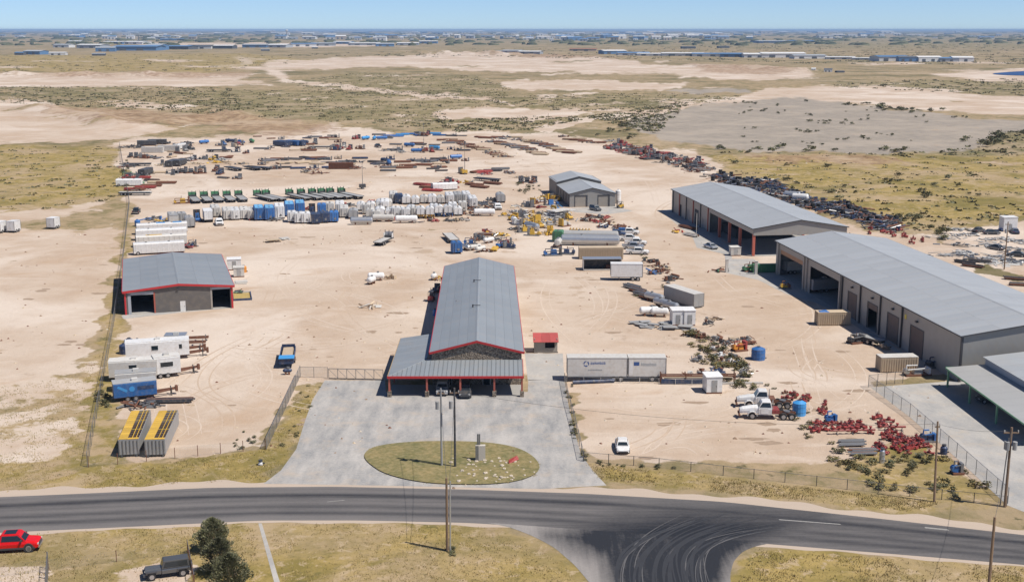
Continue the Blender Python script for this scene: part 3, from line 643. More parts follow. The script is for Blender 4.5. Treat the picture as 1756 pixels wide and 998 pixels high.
for s in (0, 1):
    xa = -0.5 if s == 0 else W + 0.5
    for k in range(4):
        y0, y1 = 23.7 + k * 4.15 + 0.02, 23.7 + (k + 1) * 4.15 - 0.02
        pts = [(xa, y0, 5.28), (W / 2, y0, 7.2), (W / 2, y1, 7.2), (xa, y1, 5.28)]
        ob('roof_panel', slab(MB(), pts, 0.12).mesh('roof_panel', M_ROOF2), up)

# --- right-hand middle building: enclosed at the back, open bays on red posts at the front
W, Ln, EV, RG = 24.6, 79.0, 7.0, 9.0
b4 = thing('open_bay_building', 'grey metal building with red posts and an open gabled front bay', 'building', (60.75, 304.3, 0), R(7.6))
gable_shell(b4, W, Ln, EV, RG, M_ROOF2, M_ROOFD, 0.3, 26, 2, M_DKTRIM, 0.2)
gz_ = lambda x: EV + (RG - EV) * (1 - abs(x - W / 2) / (W / 2)) - 0.06
part(b4, 'gable_wall', wall_x(0, W, -0.05, EV - 1.7, gz_, []), M_WALLG)
part(b4, 'rear_wall', wall_x(0, W, Ln - 0.15, 0, gz_, []), M_WALLG); part(b4, 'cross_wall', wall_x(0.2, W - 0.2, 40, 0, 6.9, []), M_WALLG)
doors4 = [(41.5, 45.0, 0, 3.0), (49.0, 53.2, 0, 4.6), (58, 61.5, 0, 3.4), (67.5, 70.5, 0, 3.6)]
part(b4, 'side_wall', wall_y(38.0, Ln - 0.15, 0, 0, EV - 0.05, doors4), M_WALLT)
part(b4, 'side_beam', MB().bx(0, 0.2, 0.3, 38, EV - 1.4, EV - 0.05), M_WALLT)
part(b4, 'side_wall', wall_y(38.0, Ln - 0.15, W - 0.15, 0, EV - 0.05, []), M_WALLT)
part(b4, 'floor', MB().bx(-0.1, W, 0, Ln, 0.0, 0.05), M_SLAB)
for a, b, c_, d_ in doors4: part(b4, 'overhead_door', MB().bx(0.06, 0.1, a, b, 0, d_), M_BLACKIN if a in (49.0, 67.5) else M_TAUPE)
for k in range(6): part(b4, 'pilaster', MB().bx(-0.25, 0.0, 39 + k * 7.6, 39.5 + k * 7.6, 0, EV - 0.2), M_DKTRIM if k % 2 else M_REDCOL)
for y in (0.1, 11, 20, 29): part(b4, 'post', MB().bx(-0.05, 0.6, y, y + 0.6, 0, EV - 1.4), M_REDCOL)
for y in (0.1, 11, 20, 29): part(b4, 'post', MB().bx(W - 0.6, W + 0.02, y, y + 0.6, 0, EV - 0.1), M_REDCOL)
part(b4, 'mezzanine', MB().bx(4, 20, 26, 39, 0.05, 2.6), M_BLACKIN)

# --- long right-hand building with two open bays and four overhead doors
W, Ln, EV, RG = 26.5, 91.5, 7.7, 9.6
b5 = thing('long_warehouse', 'longest grey metal warehouse with brown overhead doors and two big open bays', 'building', (72.6, 191.6, 0), R(6.7))
gable_shell(b5, W, Ln, EV, RG, M_ROOF2, M_ROOFD, 0.3, 30, 2, M_DKTRIM, 0.2)
gz_ = lambda x: EV + (RG - EV) * (1 - abs(x - W / 2) / (W / 2)) - 0.06
ops5 = [(13.6, 18.6, 0, 5.0), (23.8, 28.4, 0, 5.0), (33.2, 37.6, 0, 5.0), (43.2, 47.4, 0, 5.0), (52.6, 69.0, 0, 6.0), (73.5, 88.6, 0, 6.2)]
part(b5, 'front_wall', wall_x(0, W, 0, 0, gz_, []), M_WALLG); part(b5, 'rear_wall', wall_x(0, W, Ln - 0.15, 0, gz_, [(6, 20, 0, 5.5)]), M_WALLG)
part(b5, 'side_wall', wall_y(0.15, Ln - 0.15, 0, 0, EV - 0.05, ops5), M_WALLT)
part(b5, 'side_wall', wall_y(0.15, Ln - 0.15, W - 0.15, 0, EV - 0.05, [(75, 86, 0, 6)]), M_WALLT)
part(b5, 'floor', MB().bx(-0.1, W, 0, Ln, 0.0, 0.05), M_SLAB)
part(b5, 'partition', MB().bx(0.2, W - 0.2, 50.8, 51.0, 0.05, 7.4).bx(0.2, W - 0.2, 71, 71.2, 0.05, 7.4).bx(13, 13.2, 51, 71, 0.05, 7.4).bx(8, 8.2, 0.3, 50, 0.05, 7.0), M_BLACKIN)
for i, (a, b, c_, d_) in enumerate(ops5[:4]):
    p = part(b5, 'overhead_door', MB().bx(0.08, 0.12, a, b, 0.05 if i != 2 else 3.9, d_), M_RUST)
    sub(p, 'door_frame', MB().bx(-0.06, 0.0, a - 0.25, a, 0, d_ + 0.2).bx(-0.06, 0.0, b, b + 0.25, 0, d_ + 0.2).bx(-0.06, 0, a, b, d_, d_ + 0.2), M_DKTRIM)
    part(b5, 'wall_lamp', MB().bx(-0.45, 0.0, (a + b) / 2 - 0.25, (a + b) / 2 + 0.25, 6.1, 6.4), M_DKTRIM)
for y in (22.0, 31.5, 41.0, 50.3): part(b5, 'downpipe', MB().bx(-0.3, 0.0, y, y + 0.3, 0, EV - 0.2), M_DKTRIM)
for y in (51.2, 70.4, 72.2, 89.3): part(b5, 'pilaster', MB().bx(-0.35, 0.0, y, y + 0.6, 0, EV - 0.2), M_WALLT)
part(b5, 'corner_trim', MB().bx(-0.1, 0.25, -0.1, 0.0, 0, EV - 0.1).bx(-0.1, 0.0, 0.0, 0.25, 0, EV - 0.1), M_DKTRIM)
part(b5, 'truck_awning', MB().bx(0.1, 0.16, 73.6, 88.5, 5.2, 6.2), mat('rust_lintel', (0.40, 0.22, 0.12), 0.7))
tag(ob('yellow_sign', MB().bx(-0.06, -0.01, 0, 0.7, 0, 0.8).mesh('yellow_sign', mat('sign_yellow', (0.62, 0.50, 0.06), 0.5)), None, b5.matrix_basis @ Vector((0, 20.6, 5.6)), R(6.7)), 'small yellow sign high on the warehouse wall', 'sign')

# --- bottom right office block with green-posted carport
b6 = thing('office_block', 'pale grey metal office block beside the concrete lot', 'building', (77.6, 160.0, 0), R(4.0))
part(b6, 'side_wall', wall_y(0, 29, 0, 0, 4.9, [(5, 6.2, 2.3, 3.4), (19.6, 20.8, 2.4, 3.5)]), M_WALLL)
for y in (5, 19.6): part(b6, 'window', MB().bx(0.06, 0.1, y, y + 1.2, 2.3 if y < 9 else 2.4, 3.5), M_GLASS)
part(b6, 'rear_wall', wall_x(0.15, 18, 28.85, 0, 4.9, []), M_WALLL); part(b6, 'front_wall', wall_x(0.15, 18, 0, 0, 4.9, []), M_WALLL)
for s in (0, 1):
    for k in range(10):
        y0, y1 = -0.3 + k * 2.96 + 0.015, -0.3 + (k + 1) * 2.96 - 0.015
        pts = [(-0.35, y0, 4.92), (9, y0, 5.9), (9, y1, 5.9), (-0.35, y1, 4.92)] if s == 0 else [(18.35, y0, 4.92), (9, y0, 5.9), (9, y1, 5.9), (18.35, y1, 4.92)]
        part(b6, 'roof_panel', slab(MB(), pts, 0.1), M_ROOF2)
b7 = thing('carport', 'flat grey carport roof on green posts over the concrete lot', 'carport', (70.3, 159.5, 0), R(1.8))
for k in range(10):
    y0, y1 = 0.015 + k * 2.95, (k + 1) * 2.95 - 0.015
    part(b7, 'roof_panel', slab(MB(), [(0, y0, 3.2), (6.9, y0, 3.75), (6.9, y1, 3.75), (0, y1, 3.2)], 0.12), mat('carport_roof', (0.38, 0.38, 0.37), 0.5, 0.1, 0.05, 0.2, rand=0.03))
for y in (29.2, 20.4, 10.6, 1.0):
    part(b7, 'post', MB().bx(0.25, 0.5, y - 0.13, y + 0.13, 0, 3.1), M_GREEN); part(b7, 'post', MB().bx(6.4, 6.6, y - 0.13, y + 0.13, 0, 3.5), M_GREEN)
part(b7, 'edge_beam', MB().bx(-0.06, 0.0, 0, 29.5, 2.95, 3.2).bx(0, 6.9, 29.5, 29.56, 2.95, 3.3), M_GREEN)

# --- small shed with red roof beside the workshop
b8 = thing('small_shed', 'tiny tan shed with red metal roof and open window', 'shed', (3.95, 209.9, 0), R(1))
part(b8, 'wall', wall_x(0, 4.1, 0, 0.15, 2.2, [(1.9, 3.6, 0.9, 2.0)]), M_TAUPE); part(b8, 'wall', MB().bx(0, 0.12, 0.15, 2.6, 0.15, 2.5).bx(3.98, 4.1, 0.15, 2.6, 0.15, 2.5).bx(0.12, 3.98, 2.48, 2.6, 0.15, 2.8), M_TAUPE)
part(b8, 'skid', MB().bx(-0.1, 4.2, 0.0, 0.2, 0, 0.15).bx(-0.1, 4.2, 2.3, 2.5, 0, 0.15).bx(0, 4.1, 0.2, 2.3, 0.1, 0.16), M_DKTRIM)
for k in range(3):
    x0 = -0.2 + k * 1.5; part(b8, 'roof_panel', slab(MB(), [(x0, -0.5, 2.1), (x0 + 1.48, -0.5, 2.1), (x0 + 1.48, 2.8, 3.0), (x0, 2.8, 3.0)], 0.08), mat('red_roof', (0.42, 0.085, 0.075), 0.5))

# ------------------------------------------------------------------ kinds of yard things (front along +x, standing on z = 0)
PAINT = {
 'white': mat('white_coat', (0.70, 0.70, 0.69), 0.4, 0, 0.1, 0.7, dirt=0.3, rand=0.1), 'offwhite': mat('off_white_coat', (0.56, 0.545, 0.51), 0.5, 0, 0.1, 0.7, dirt=0.35),
 'grey': mat('grey_coat', (0.33, 0.335, 0.335), 0.5, 0, 0.12, 0.7, dirt=0.3), 'silver': mat('aluminium', (0.50, 0.52, 0.54), 0.32, 0.6, 0.1, 0.7, dirt=0.2),
 'dark': mat('dark_coat', (0.045, 0.05, 0.058), 0.45, 0, 0.15, 0.8, dirt=0.25), 'blue': mat('blue_coat', (0.03, 0.135, 0.37), 0.45, 0, 0.14, 0.7, dirt=0.2, rand=0.25),
 'skyblue': mat('sky_blue_coat', (0.05, 0.27, 0.58), 0.45, 0, 0.12, 0.7, dirt=0.1), 'paleblue': mat('pale_blue_coat', (0.15, 0.40, 0.66), 0.45, 0, 0.12, 0.7, dirt=0.12), 'navy': mat('navy_coat', (0.02, 0.045, 0.11), 0.45, 0, 0.15, 0.7, dirt=0.25),
 'red': mat('red_coat', (0.30, 0.035, 0.035), 0.55, 0, 0.25, 1.6, dirt=0.3, rand=0.3), 'brightred': mat('bright_red_paint', (0.62, 0.008, 0.008), 0.22, 0, 0.03, 0.9),
 'yellow': mat('yellow_coat', (0.60, 0.37, 0.045), 0.5, 0, 0.14, 0.9, dirt=0.25), 'orange': mat('orange_coat', (0.60, 0.24, 0.03), 0.5, 0, 0.14, 0.9, dirt=0.2),
 'green': mat('green_coat', (0.06, 0.21, 0.10), 0.5, 0, 0.14, 0.9, dirt=0.25), 'tan': mat('tan_coat', (0.50, 0.40, 0.28), 0.6, 0, 0.1, 0.7, dirt=0.25),
 'rust': mat('rusty_steel', (0.17, 0.075, 0.045), 0.8, 0.1, 0.3, 1.5), 'steel': mat('bare_steel', (0.23, 0.235, 0.24), 0.45, 0.5, 0.2, 1.2, dirt=0.2),
 'brown': mat('weathered_timber', (0.25, 0.17, 0.11), 0.85, 0, 0.25, 1.5), 'charcoal': mat('charcoal_paint', (0.085, 0.088, 0.092), 0.3, 0.2, 0.05, 0.9),
 'gunmetal': mat('gunmetal_paint', (0.16, 0.165, 0.17), 0.25, 0.4, 0.05, 0.9)}
P_ = PAINT
M_TYRE = mat('tyre_rubber', (0.022, 0.022, 0.024), 0.85, 0, 0.15)
M_RIM = mat('wheel_rim', (0.40, 0.40, 0.41), 0.35, 0.6, 0.1)
M_LAMP = mat('headlamp_glass', (0.62, 0.62, 0.60), 0.15); M_TAIL = mat('tail_lamp', (0.35, 0.01, 0.01), 0.25); M_CHROME = mat('bumper_chrome', (0.55, 0.55, 0.56), 0.2, 0.8)
M_SANDLOAD = mat('sand_load', (0.42, 0.33, 0.235), 0.95, 0, 0.15, 1.5, bump=0.6)
M_PRINTB = mat('blue_print', (0.035, 0.09, 0.26), 0.5); M_PRINTG = mat('grey_print', (0.26, 0.29, 0.31), 0.5)
def loft(mb, secs, m=0):
    i = len(mb.v); n = len(secs[0])
    for s in secs: mb.v += [tuple(p) for p in s]
    for a in range(len(secs) - 1):
        for k in range(n):
            q = i + a * n + k; r = i + a * n + (k + 1) % n; mb.f.append((q, r, r + n, q + n)); mb.m.append(m)
    mb.f.append(tuple(i + k for k in reversed(range(n)))); mb.m.append(m)
    e = i + (len(secs) - 1) * n; mb.f.append(tuple(e + k for k in range(n))); mb.m.append(m); return mb
def sec(x, w, zb, zt, r=0.1): return [(x, -w, zb), (x, -w - 0.02, zt - 2.2 * r), (x, -w + r * 0.35, zt - 0.6 * r), (x, -w + r * 1.6, zt), (x, w - r * 1.6, zt), (x, w - r * 0.35, zt - 0.6 * r), (x, w + 0.02, zt - 2.2 * r), (x, w, zb)]
def wheel(x, y, r=0.36, w=0.24):
    s = 1 if y > 0 else -1
    return ('wheel', MB().cyl((x, y - w / 2, r), (x, y + w / 2, r), r, 14), M_TYRE, [('rim', MB().cyl((x, y + s * (w / 2 - 0.02), r), (x, y + s * (w / 2 + 0.015), r), r * 0.6, 10), M_RIM)])
def cabin(x0, x1, t0, t1, z0, z1, w0, w1):
    """greenhouse: (painted shell, list of glass panes)"""
    B = [(x0, -w0, z0), (x1, -w0, z0), (x1, w0, z0), (x0, w0, z0)]; T = [(t0, -w1, z1), (t1, -w1, z1), (t1, w1, z1), (t0, w1, z1)]
    sh = MB().hexa(B, T); cr = [(t0 + 0.08, -w1 + 0.1, z1 + 0.05), (t1 - 0.1, -w1 + 0.1, z1 + 0.05), (t1 - 0.1, w1 - 0.1, z1 + 0.05), (t0 + 0.08, w1 - 0.1, z1 + 0.05)]
    sh.hexa(T, cr); panes = []
    for a, b in ((0, 1), (1, 2), (2, 3), (3, 0)):
        q = [Vector(B[a]), Vector(B[b]), Vector(T[b]), Vector(T[a])]; c = sum(q, Vector()) / 4; n = (q[1] - q[0]).cross(q[3] - q[0]).normalized()
        q = [c + Vector(((p - c).x * 0.86, (p - c).y * 0.86, (p - c).z * 0.74)) + n * 0.012 for p in q]
        panes.append(MB().hexa([p - n * 0.02 for p in q], q))
    return sh, panes
def K_car(paint, L=4.8, W=1.84, suv=False):
    def b():
        h = L / 2; w = W / 2; zt = 0.92 if not suv else 1.05; body = MB()
        loft(body, [sec(-h, w * 0.80, 0.42, zt - 0.12), sec(-h + 0.18, w * 0.93, 0.27, zt - 0.02), sec(-h + 1.0, w, 0.25, zt), sec(h - 1.7, w, 0.25, zt), sec(h - 1.1, w * 0.99, 0.25, zt - 0.06), sec(h - 0.3, w * 0.9, 0.27, zt - 0.18), sec(h, w * 0.74, 0.40, zt - 0.30)])
        if suv: sh, pn = cabin(-h + 0.1, h - 1.3, -h + 0.45, h - 2.0, zt - 0.02, 1.72, w * 0.92, w * 0.74)
        else: sh, pn = cabin(-h + 0.75, h - 1.15, -h + 1.45, h - 2.05, zt - 0.02, 1.43, w * 0.90, w * 0.66)
        parts = [('body', body, PAINT[paint], [('bumper', MB().bx(h - 0.12, h + 0.03, -w * 0.7, w * 0.7, 0.36, 0.52), M_DKTRIM), ('bumper', MB().bx(-h - 0.03, -h + 0.1, -w * 0.74, w * 0.74, 0.40, 0.56), M_DKTRIM)]), ('cabin', sh, PAINT[paint], [('window', p, M_GLASS) for p in pn])]
        parts += [wheel(x, y, 0.34 if not suv else 0.38) for x in (-h + 0.95, h - 0.92) for y in (-w + 0.1, w - 0.1)]
        parts += [('headlight', MB().bx(h - 0.2, h - 0.06, s * w * 0.72 - 0.16, s * w * 0.72 + 0.16, zt - 0.36, zt - 0.24), M_LAMP) for s in (-1, 1)]
        parts += [('tail_light', MB().bx(-h + 0.0, -h + 0.1, s * w * 0.76 - 0.14, s * w * 0.76 + 0.14, zt - 0.3, zt - 0.14), M_TAIL) for s in (-1, 1)]
        return 'car', parts
    return b
def K_pickup(paint, L=5.8, W=2.0, bed=None):
    def b():
        h = L / 2; w = W / 2; zt = 1.12; body = MB(); bx0 = -h + 1.95
        loft(body, [sec(bx0, w, 0.42, zt), sec(h - 1.75, w, 0.42, zt), sec(h - 1.4, w * 0.99, 0.42, zt), sec(h - 0.35, w * 0.95, 0.42, zt - 0.07), sec(h - 0.02, w * 0.86, 0.50, zt - 0.18)])
        bd = MB().bx(-h + 0.08, bx0 - 0.02, -w, -w + 0.1, 0.5, 1.14).bx(-h + 0.08, bx0 - 0.02, w - 0.1, w, 0.5, 1.14).bx(-h + 0.08, bx0 - 0.02, -w + 0.1, w - 0.1, 0.5, 0.66)
        sh, pn = cabin(bx0 + 0.02, h - 1.25, bx0 + 0.12, h - 2.0, zt - 0.02, 1.80, w * 0.92, w * 0.74)
        parts = [('body', body, PAINT[paint], [('grille', MB().bx(h - 0.04, h + 0.03, -w * 0.55, w * 0.55, 0.62, 0.9), M_DKTRIM), ('bumper', MB().bx(h - 0.05, h + 0.1, -w * 0.88, w * 0.88, 0.42, 0.6), M_CHROME), ('bumper', MB().bx(-h - 0.08, -h + 0.06, -w * 0.85, w * 0.85, 0.45, 0.62), M_CHROME)]),
                 ('truck_bed', bd, PAINT[bed or paint], [('tailgate', MB().bx(-h, -h + 0.08, -w + 0.02, w - 0.02, 0.55, 1.12), PAINT[paint])]), ('cabin', sh, PAINT[paint], [('window', p, M_GLASS) for p in pn])]
        parts += [wheel(x, y, 0.40, 0.27) for x in (-h + 1.15, h - 1.0) for y in (-w + 0.1, w - 0.1)]
        parts += [('headlight', MB().bx(h - 0.12, h + 0.0, s * w * 0.74 - 0.15, s * w * 0.74 + 0.15, 0.76, 0.92), M_LAMP) for s in (-1, 1)]
        parts += [('tail_light', MB().bx(-h - 0.02, -h + 0.07, s * w * 0.94 - 0.07, s * w * 0.94 + 0.07, 0.74, 1.04), M_TAIL) for s in (-1, 1)]
        parts += [('side_mirror', MB().bx(h - 1.75, h - 1.6, s * (w + 0.12) - 0.12, s * (w + 0.12) + 0.12, 1.18, 1.38), M_DKTRIM) for s in (-1, 1)]
        return 'pickup_truck', parts
    return b
def K_jeep():
    h, w = 2.3, 0.93; pt = PAINT['gunmetal']
    body = MB(); loft(body, [sec(-h, w * 0.8, 0.55, 1.12), sec(h - 1.75, w * 0.8, 0.55, 1.12), sec(h - 1.7, w * 0.72, 0.55, 1.14), sec(h - 0.1, w * 0.62, 0.55, 1.08)])
    sh, pn = cabin(-h + 0.02, h - 1.7, -h + 0.1, h - 1.95, 1.1, 1.85, w * 0.8, w * 0.74)
    fd = [('fender', MB().bx(x - 0.55, x + 0.55, s * 0.78 - 0.15, s * 0.78 + 0.17, 0.86, 0.95), M_DKTRIM) for x in (-h + 0.75, h - 0.7) for s in (-1, 1)]
    parts = [('body', body, pt, [('grille', MB().bx(h - 0.1, h - 0.05, -0.5, 0.5, 0.65, 1.02), M_DKTRIM), ('bumper', MB().bx(h - 0.05, h + 0.15, -0.85, 0.85, 0.5, 0.68), M_DKTRIM), ('bumper', MB().bx(-h - 0.12, -h, -0.8, 0.8, 0.5, 0.66), M_DKTRIM)]), ('hard_top', sh, P_['charcoal'], [('window', p, M_GLASS) for p in pn])] + fd
    parts += [wheel(x, y, 0.42, 0.28) for x in (-h + 0.75, h - 0.7) for y in (-0.78, 0.78)] + [('spare_wheel', MB().cyl((-h - 0.28, 0.1, 1.02), (-h - 0.02, 0.1, 1.02), 0.40, 14), M_TYRE, [('rim', MB().cyl((-h - 0.3, 0.1, 1.02), (-h - 0.27, 0.1, 1.02), 0.22, 10), M_RIM)])]
    parts += [('headlight', MB().cyl((h - 0.06, s * 0.42, 0.9), (h - 0.02, s * 0.42, 0.9), 0.11, 10), M_LAMP) for s in (-1, 1)]
    return 'offroad_car', parts
def K_semi(paint='white', deck='red'):
    """old bonneted road tractor: round bonnet, bulging wings, high cab, bare chassis with twin axles"""
    pt = P_[paint]
    hood = MB(); loft(hood, [sec(1.0, 0.98, 0.95, 1.85, 0.2), sec(2.0, 0.80, 0.95, 1.82, 0.2), sec(3.4, 0.62, 0.85, 1.62, 0.2), sec(3.8, 0.50, 0.85, 1.45, 0.18)])
    cb = MB(); loft(cb, [sec(-0.8, 1.08, 0.8, 1.8, 0.1), sec(1.1, 1.08, 0.8, 1.8, 0.1)])
    sh, pn = cabin(-0.8, 1.15, -0.65, 0.65, 1.78, 2.65, 1.05, 0.85)
    wing = lambda s: loft(MB(), [[(2.0 + 0.75 * math.cos(t), s * 0.62, 0.55 + 0.75 * math.sin(t)), (2.0 + 0.75 * math.cos(t), s * 1.14, 0.55 + 0.72 * math.sin(t)), (2.0 + 0.66 * math.cos(t), s * 1.14, 0.55 + 0.63 * math.sin(t)), (2.0 + 0.66 * math.cos(t), s * 0.62, 0.55 + 0.66 * math.sin(t))] for t in [math.pi * k / 6 for k in range(7)]])
    ch = MB().bx(-4.4, 1.2, -0.45, -0.3, 0.7, 0.95).bx(-4.4, 1.2, 0.3, 0.45, 0.7, 0.95).bx(-4.4, -4.3, -0.45, 0.45, 0.7, 0.95)
    parts = [('bonnet', hood, pt, [('grille', MB().bx(3.79, 3.86, -0.36, 0.36, 0.9, 1.35), P_['rust'])]), ('cab', cb, pt, [('door', MB().bx(-0.3, 0.8, -1.12, -1.09, 0.95, 1.75), pt), ('door', MB().bx(-0.3, 0.8, 1.09, 1.12, 0.95, 1.75), pt)]), ('cab_roof', sh, pt, [('window', p, M_GLASS) for p in pn]),
             ('wing', wing(-1), pt), ('wing', wing(1), pt), ('bumper', MB().bx(3.75, 3.95, -1.05, 1.05, 0.45, 0.75), P_['rust']), ('chassis', ch, P_['rust']), ('deck', MB().bx(-1.9, -0.85, -1.05, 1.05, 0.95, 1.5), P_[deck]),
             ('exhaust_stack', MB().cyl((-0.95, 0.7, 0.9), (-0.95, 0.7, 3.0), 0.07, 6), M_CHROME), ('fifth_wheel', MB().cyl((-3.1, 0, 0.95), (-3.1, 0, 1.15), 0.5, 10), P_['steel']), ('fuel_tank', MB().cyl((-0.6, -0.85, 0.6), (0.6, -0.85, 0.6), 0.3, 8), P_['silver'])]
    parts += [wheel(x, y, 0.52, w_) for x, w_ in ((2.0, 0.28), (-2.5, 0.55), (-3.7, 0.55)) for y in (-0.92, 0.92)]
    return 'tractor_truck', parts
def axle_set(xs, w=1.1, r=0.48): return [wheel(x, y, r, 0.5) for x in xs for y in (-w + 0.2, w - 0.2)]
def K_tankbox(paint, L=8.0, W=2.8, H=3.0, ribs=True, z0=0.45, top=None):
    """box-bodied steel frac tank: chamfered body with side ribs, end hatch, roof ladder, axle at the rear"""
    def b():
        h, w = L / 2, W / 2; c = 0.28; body = MB()
        body.ext([(-w, z0), (w, z0), (w, H - c), (w - c, H), (-w + c, H), (-w, H - c)], 'x', -h, h)
        rb = MB()
        for s in (-1, 1):
            for k in range(int(L / 1.3)):
                x = -h + 0.6 + k * 1.3; rb.bx(x, x + 0.12, s * w - 0.05, s * w + 0.07, z0, H - c)
        for k in range(3): rb.bx(-h - 0.07, -h + 0.02, -w + 0.3 + k * (W - 0.6) / 3 + 0.1, -w + 0.42 + k * (W - 0.6) / 3 + 0.1, z0, H - c)
        parts = [('tank_body', body, P_[paint], [('hatch', MB().cyl((x, 0, H), (x, 0, H + 0.14), 0.3, 8), P_['steel']) for x in (-h * 0.5, h * 0.4)]),
                 ('manway', MB().cyl((-h - 0.1, -0.3, z0 + 0.75), (-h, -0.3, z0 + 0.75), 0.34, 10), P_['steel']),
                 ('ladder', MB().bx(-h - 0.16, -h - 0.06, w * 0.45, w * 0.45 + 0.05, 0.4, H).bx(-h - 0.16, -h - 0.06, w * 0.8, w * 0.8 + 0.05, 0.4, H), P_['steel']),
                 ('skid', MB().bx(-h, h, -w * 0.7, -w * 0.7 + 0.2, 0.0 if L < 7 else 0.2, z0).bx(-h, h, w * 0.7 - 0.2, w * 0.7, 0.0 if L < 7 else 0.2, z0), P_['rust'])]
        if ribs: parts.append(('side_ribs', rb, P_[paint]))
        if top: parts.append(('roof_sheet', MB().bx(-h + 0.03, h - 0.03, -w + c + 0.02, w - c - 0.02, H, H + 0.03), P_[top]))
        if L >= 7: parts += axle_set((-h + 1.0,), w)
        return 'frac_tank', parts
    return b
def K_bulk(paint, L=8.5, R_=1.35, z=2.1, belly=None):
    """round bulk tank trailer: cylinder with dished ends, hopper cones, frame, rear axles, top walkway"""
    def b():
        h = L / 2; t = MB(); t.lathe([(R_ * 0.6, -h - 0.16), (R_ * 0.93, -h - 0.07), (R_, -h + 0.1), (R_, h - 0.1), (R_ * 0.93, h + 0.07), (R_ * 0.6, h + 0.16)], 16, 0, (0, 0, z), 'x')
        parts = [('tank', t, P_[paint], [('band', MB().lathe([(R_ + 0.03, x - 0.05), (R_ + 0.03, x + 0.05)], 14, 0, (0, 0, z), 'x'), P_['steel']) for x in (-h * 0.6, 0, h * 0.6)]),
                 ('hopper', MB().lathe([(0.25, 0.35), (R_ * 0.75, z - R_ * 0.55)], 8, 0, (-h * 0.35, 0, 0)), P_[belly or paint]), ('hopper', MB().lathe([(0.25, 0.35), (R_ * 0.75, z - R_ * 0.55)], 8, 0, (h * 0.4, 0, 0)), P_[belly or paint]),
                 ('frame', MB().bx(-h, h, -0.55, -0.4, 0.65, 0.85).bx(-h, h, 0.4, 0.55, 0.65, 0.85).bx(-h, -h + 0.15, -1.1, 1.1, 0.45, 0.75), P_['rust']),
                 ('walkway', MB().bx(-h * 0.8, h * 0.8, -0.3, 0.3, z + R_ + 0.02, z + R_ + 0.08), P_['steel']), ('ladder', MB().bx(-h - 0.42, -h - 0.36, 0.2, 0.26, 0.5, z + R_).bx(-h - 0.42, -h - 0.36, 0.55, 0.61, 0.5, z + R_), P_['steel'])]
        return 'tank_trailer', parts + axle_set((-h + 0.8,))
    return b
def K_loaf(paint, L=5.6, W=2.9, H=3.1, belly=None):
    """round-topped bulk body on a skid frame: arched shell, end frame, ladder, discharge pipes"""
    def b():
        h, w = L / 2, W / 2; z0 = 0.55 if not belly else 1.35
        prof = [(-w, z0), (w, z0), (w, H - 0.9)] + [(w * math.cos(t), H - 0.9 + 0.9 * math.sin(t)) for t in [math.pi * k / 8 for k in range(1, 8)]] + [(-w, H - 0.9)]
        parts = [('shell', MB().ext(prof, 'x', -h, h), P_[paint], [('end_frame', MB().bx(-h - 0.06, -h, y - 0.06, y + 0.06, z0, H - 0.5), P_['steel']) for y in (-w * 0.92, 0, w * 0.92)] + [('hatch', MB().cyl((x, 0, H - 0.02), (x, 0, H + 0.15), 0.28, 8), P_['steel']) for x in (-h * 0.5, h * 0.4)]),
                 ('skid', MB().bx(-h, h, -w * 0.9, -w * 0.9 + 0.2, 0, z0).bx(-h, h, w * 0.9 - 0.2, w * 0.9, 0, z0) if not belly else MB().bx(-h, h, -w * 0.9, -w * 0.9 + 0.2, 0, 0.25).bx(-h, h, w * 0.9 - 0.2, w * 0.9, 0, 0.25), P_['rust']), ('discharge_pipe', MB().cyl((-h - 0.3, -w * 0.3, 0.45), (-h - 0.3, w * 0.5, 0.45), 0.14, 6).cyl((-h - 0.3, 0, 0.45), (-h, 0, z0), 0.12, 6), P_['dark'])]
        if belly: parts += [('hopper', MB().lathe([(0.3, 0.2), (w * 0.85, z0)], 8, 0, (x, 0, 0)), P_[belly]) for x in (-h * 0.5, h * 0.5)] + [('leg', MB().bx(x - 0.09, x + 0.09, y - 0.09, y + 0.09, 0.25, z0), P_[belly]) for x in (-h + 0.12, h - 0.12) for y in (-w + 0.12, w - 0.12)]
        return 'bulk_tank', parts
    return b
def K_vessel(paint, L=5.0, R_=0.75):
    """horizontal pressure vessel on two saddles"""
    def b():
        h = L / 2; z = R_ + 0.35
        return 'storage_vessel', [('tank', MB().lathe([(R_ * 0.4, -h - 0.3), (R_ * 0.85, -h - 0.12), (R_, -h + 0.1), (R_, h - 0.1), (R_ * 0.85, h + 0.12), (R_ * 0.4, h + 0.3)], 14, 0, (0, 0, z), 'x'), P_[paint], [('manway', MB().cyl((h * 0.3, 0, z + R_ - 0.05), (h * 0.3, 0, z + R_ + 0.25), 0.28, 8), P_['steel'])]),
            ('saddle', MB().bx(-h * 0.6 - 0.15, -h * 0.6 + 0.15, -R_ * 0.8, R_ * 0.8, 0, z - R_ * 0.5), P_['rust']), ('saddle', MB().bx(h * 0.6 - 0.15, h * 0.6 + 0.15, -R_ * 0.8, R_ * 0.8, 0, z - R_ * 0.5), P_['rust'])]
    return b
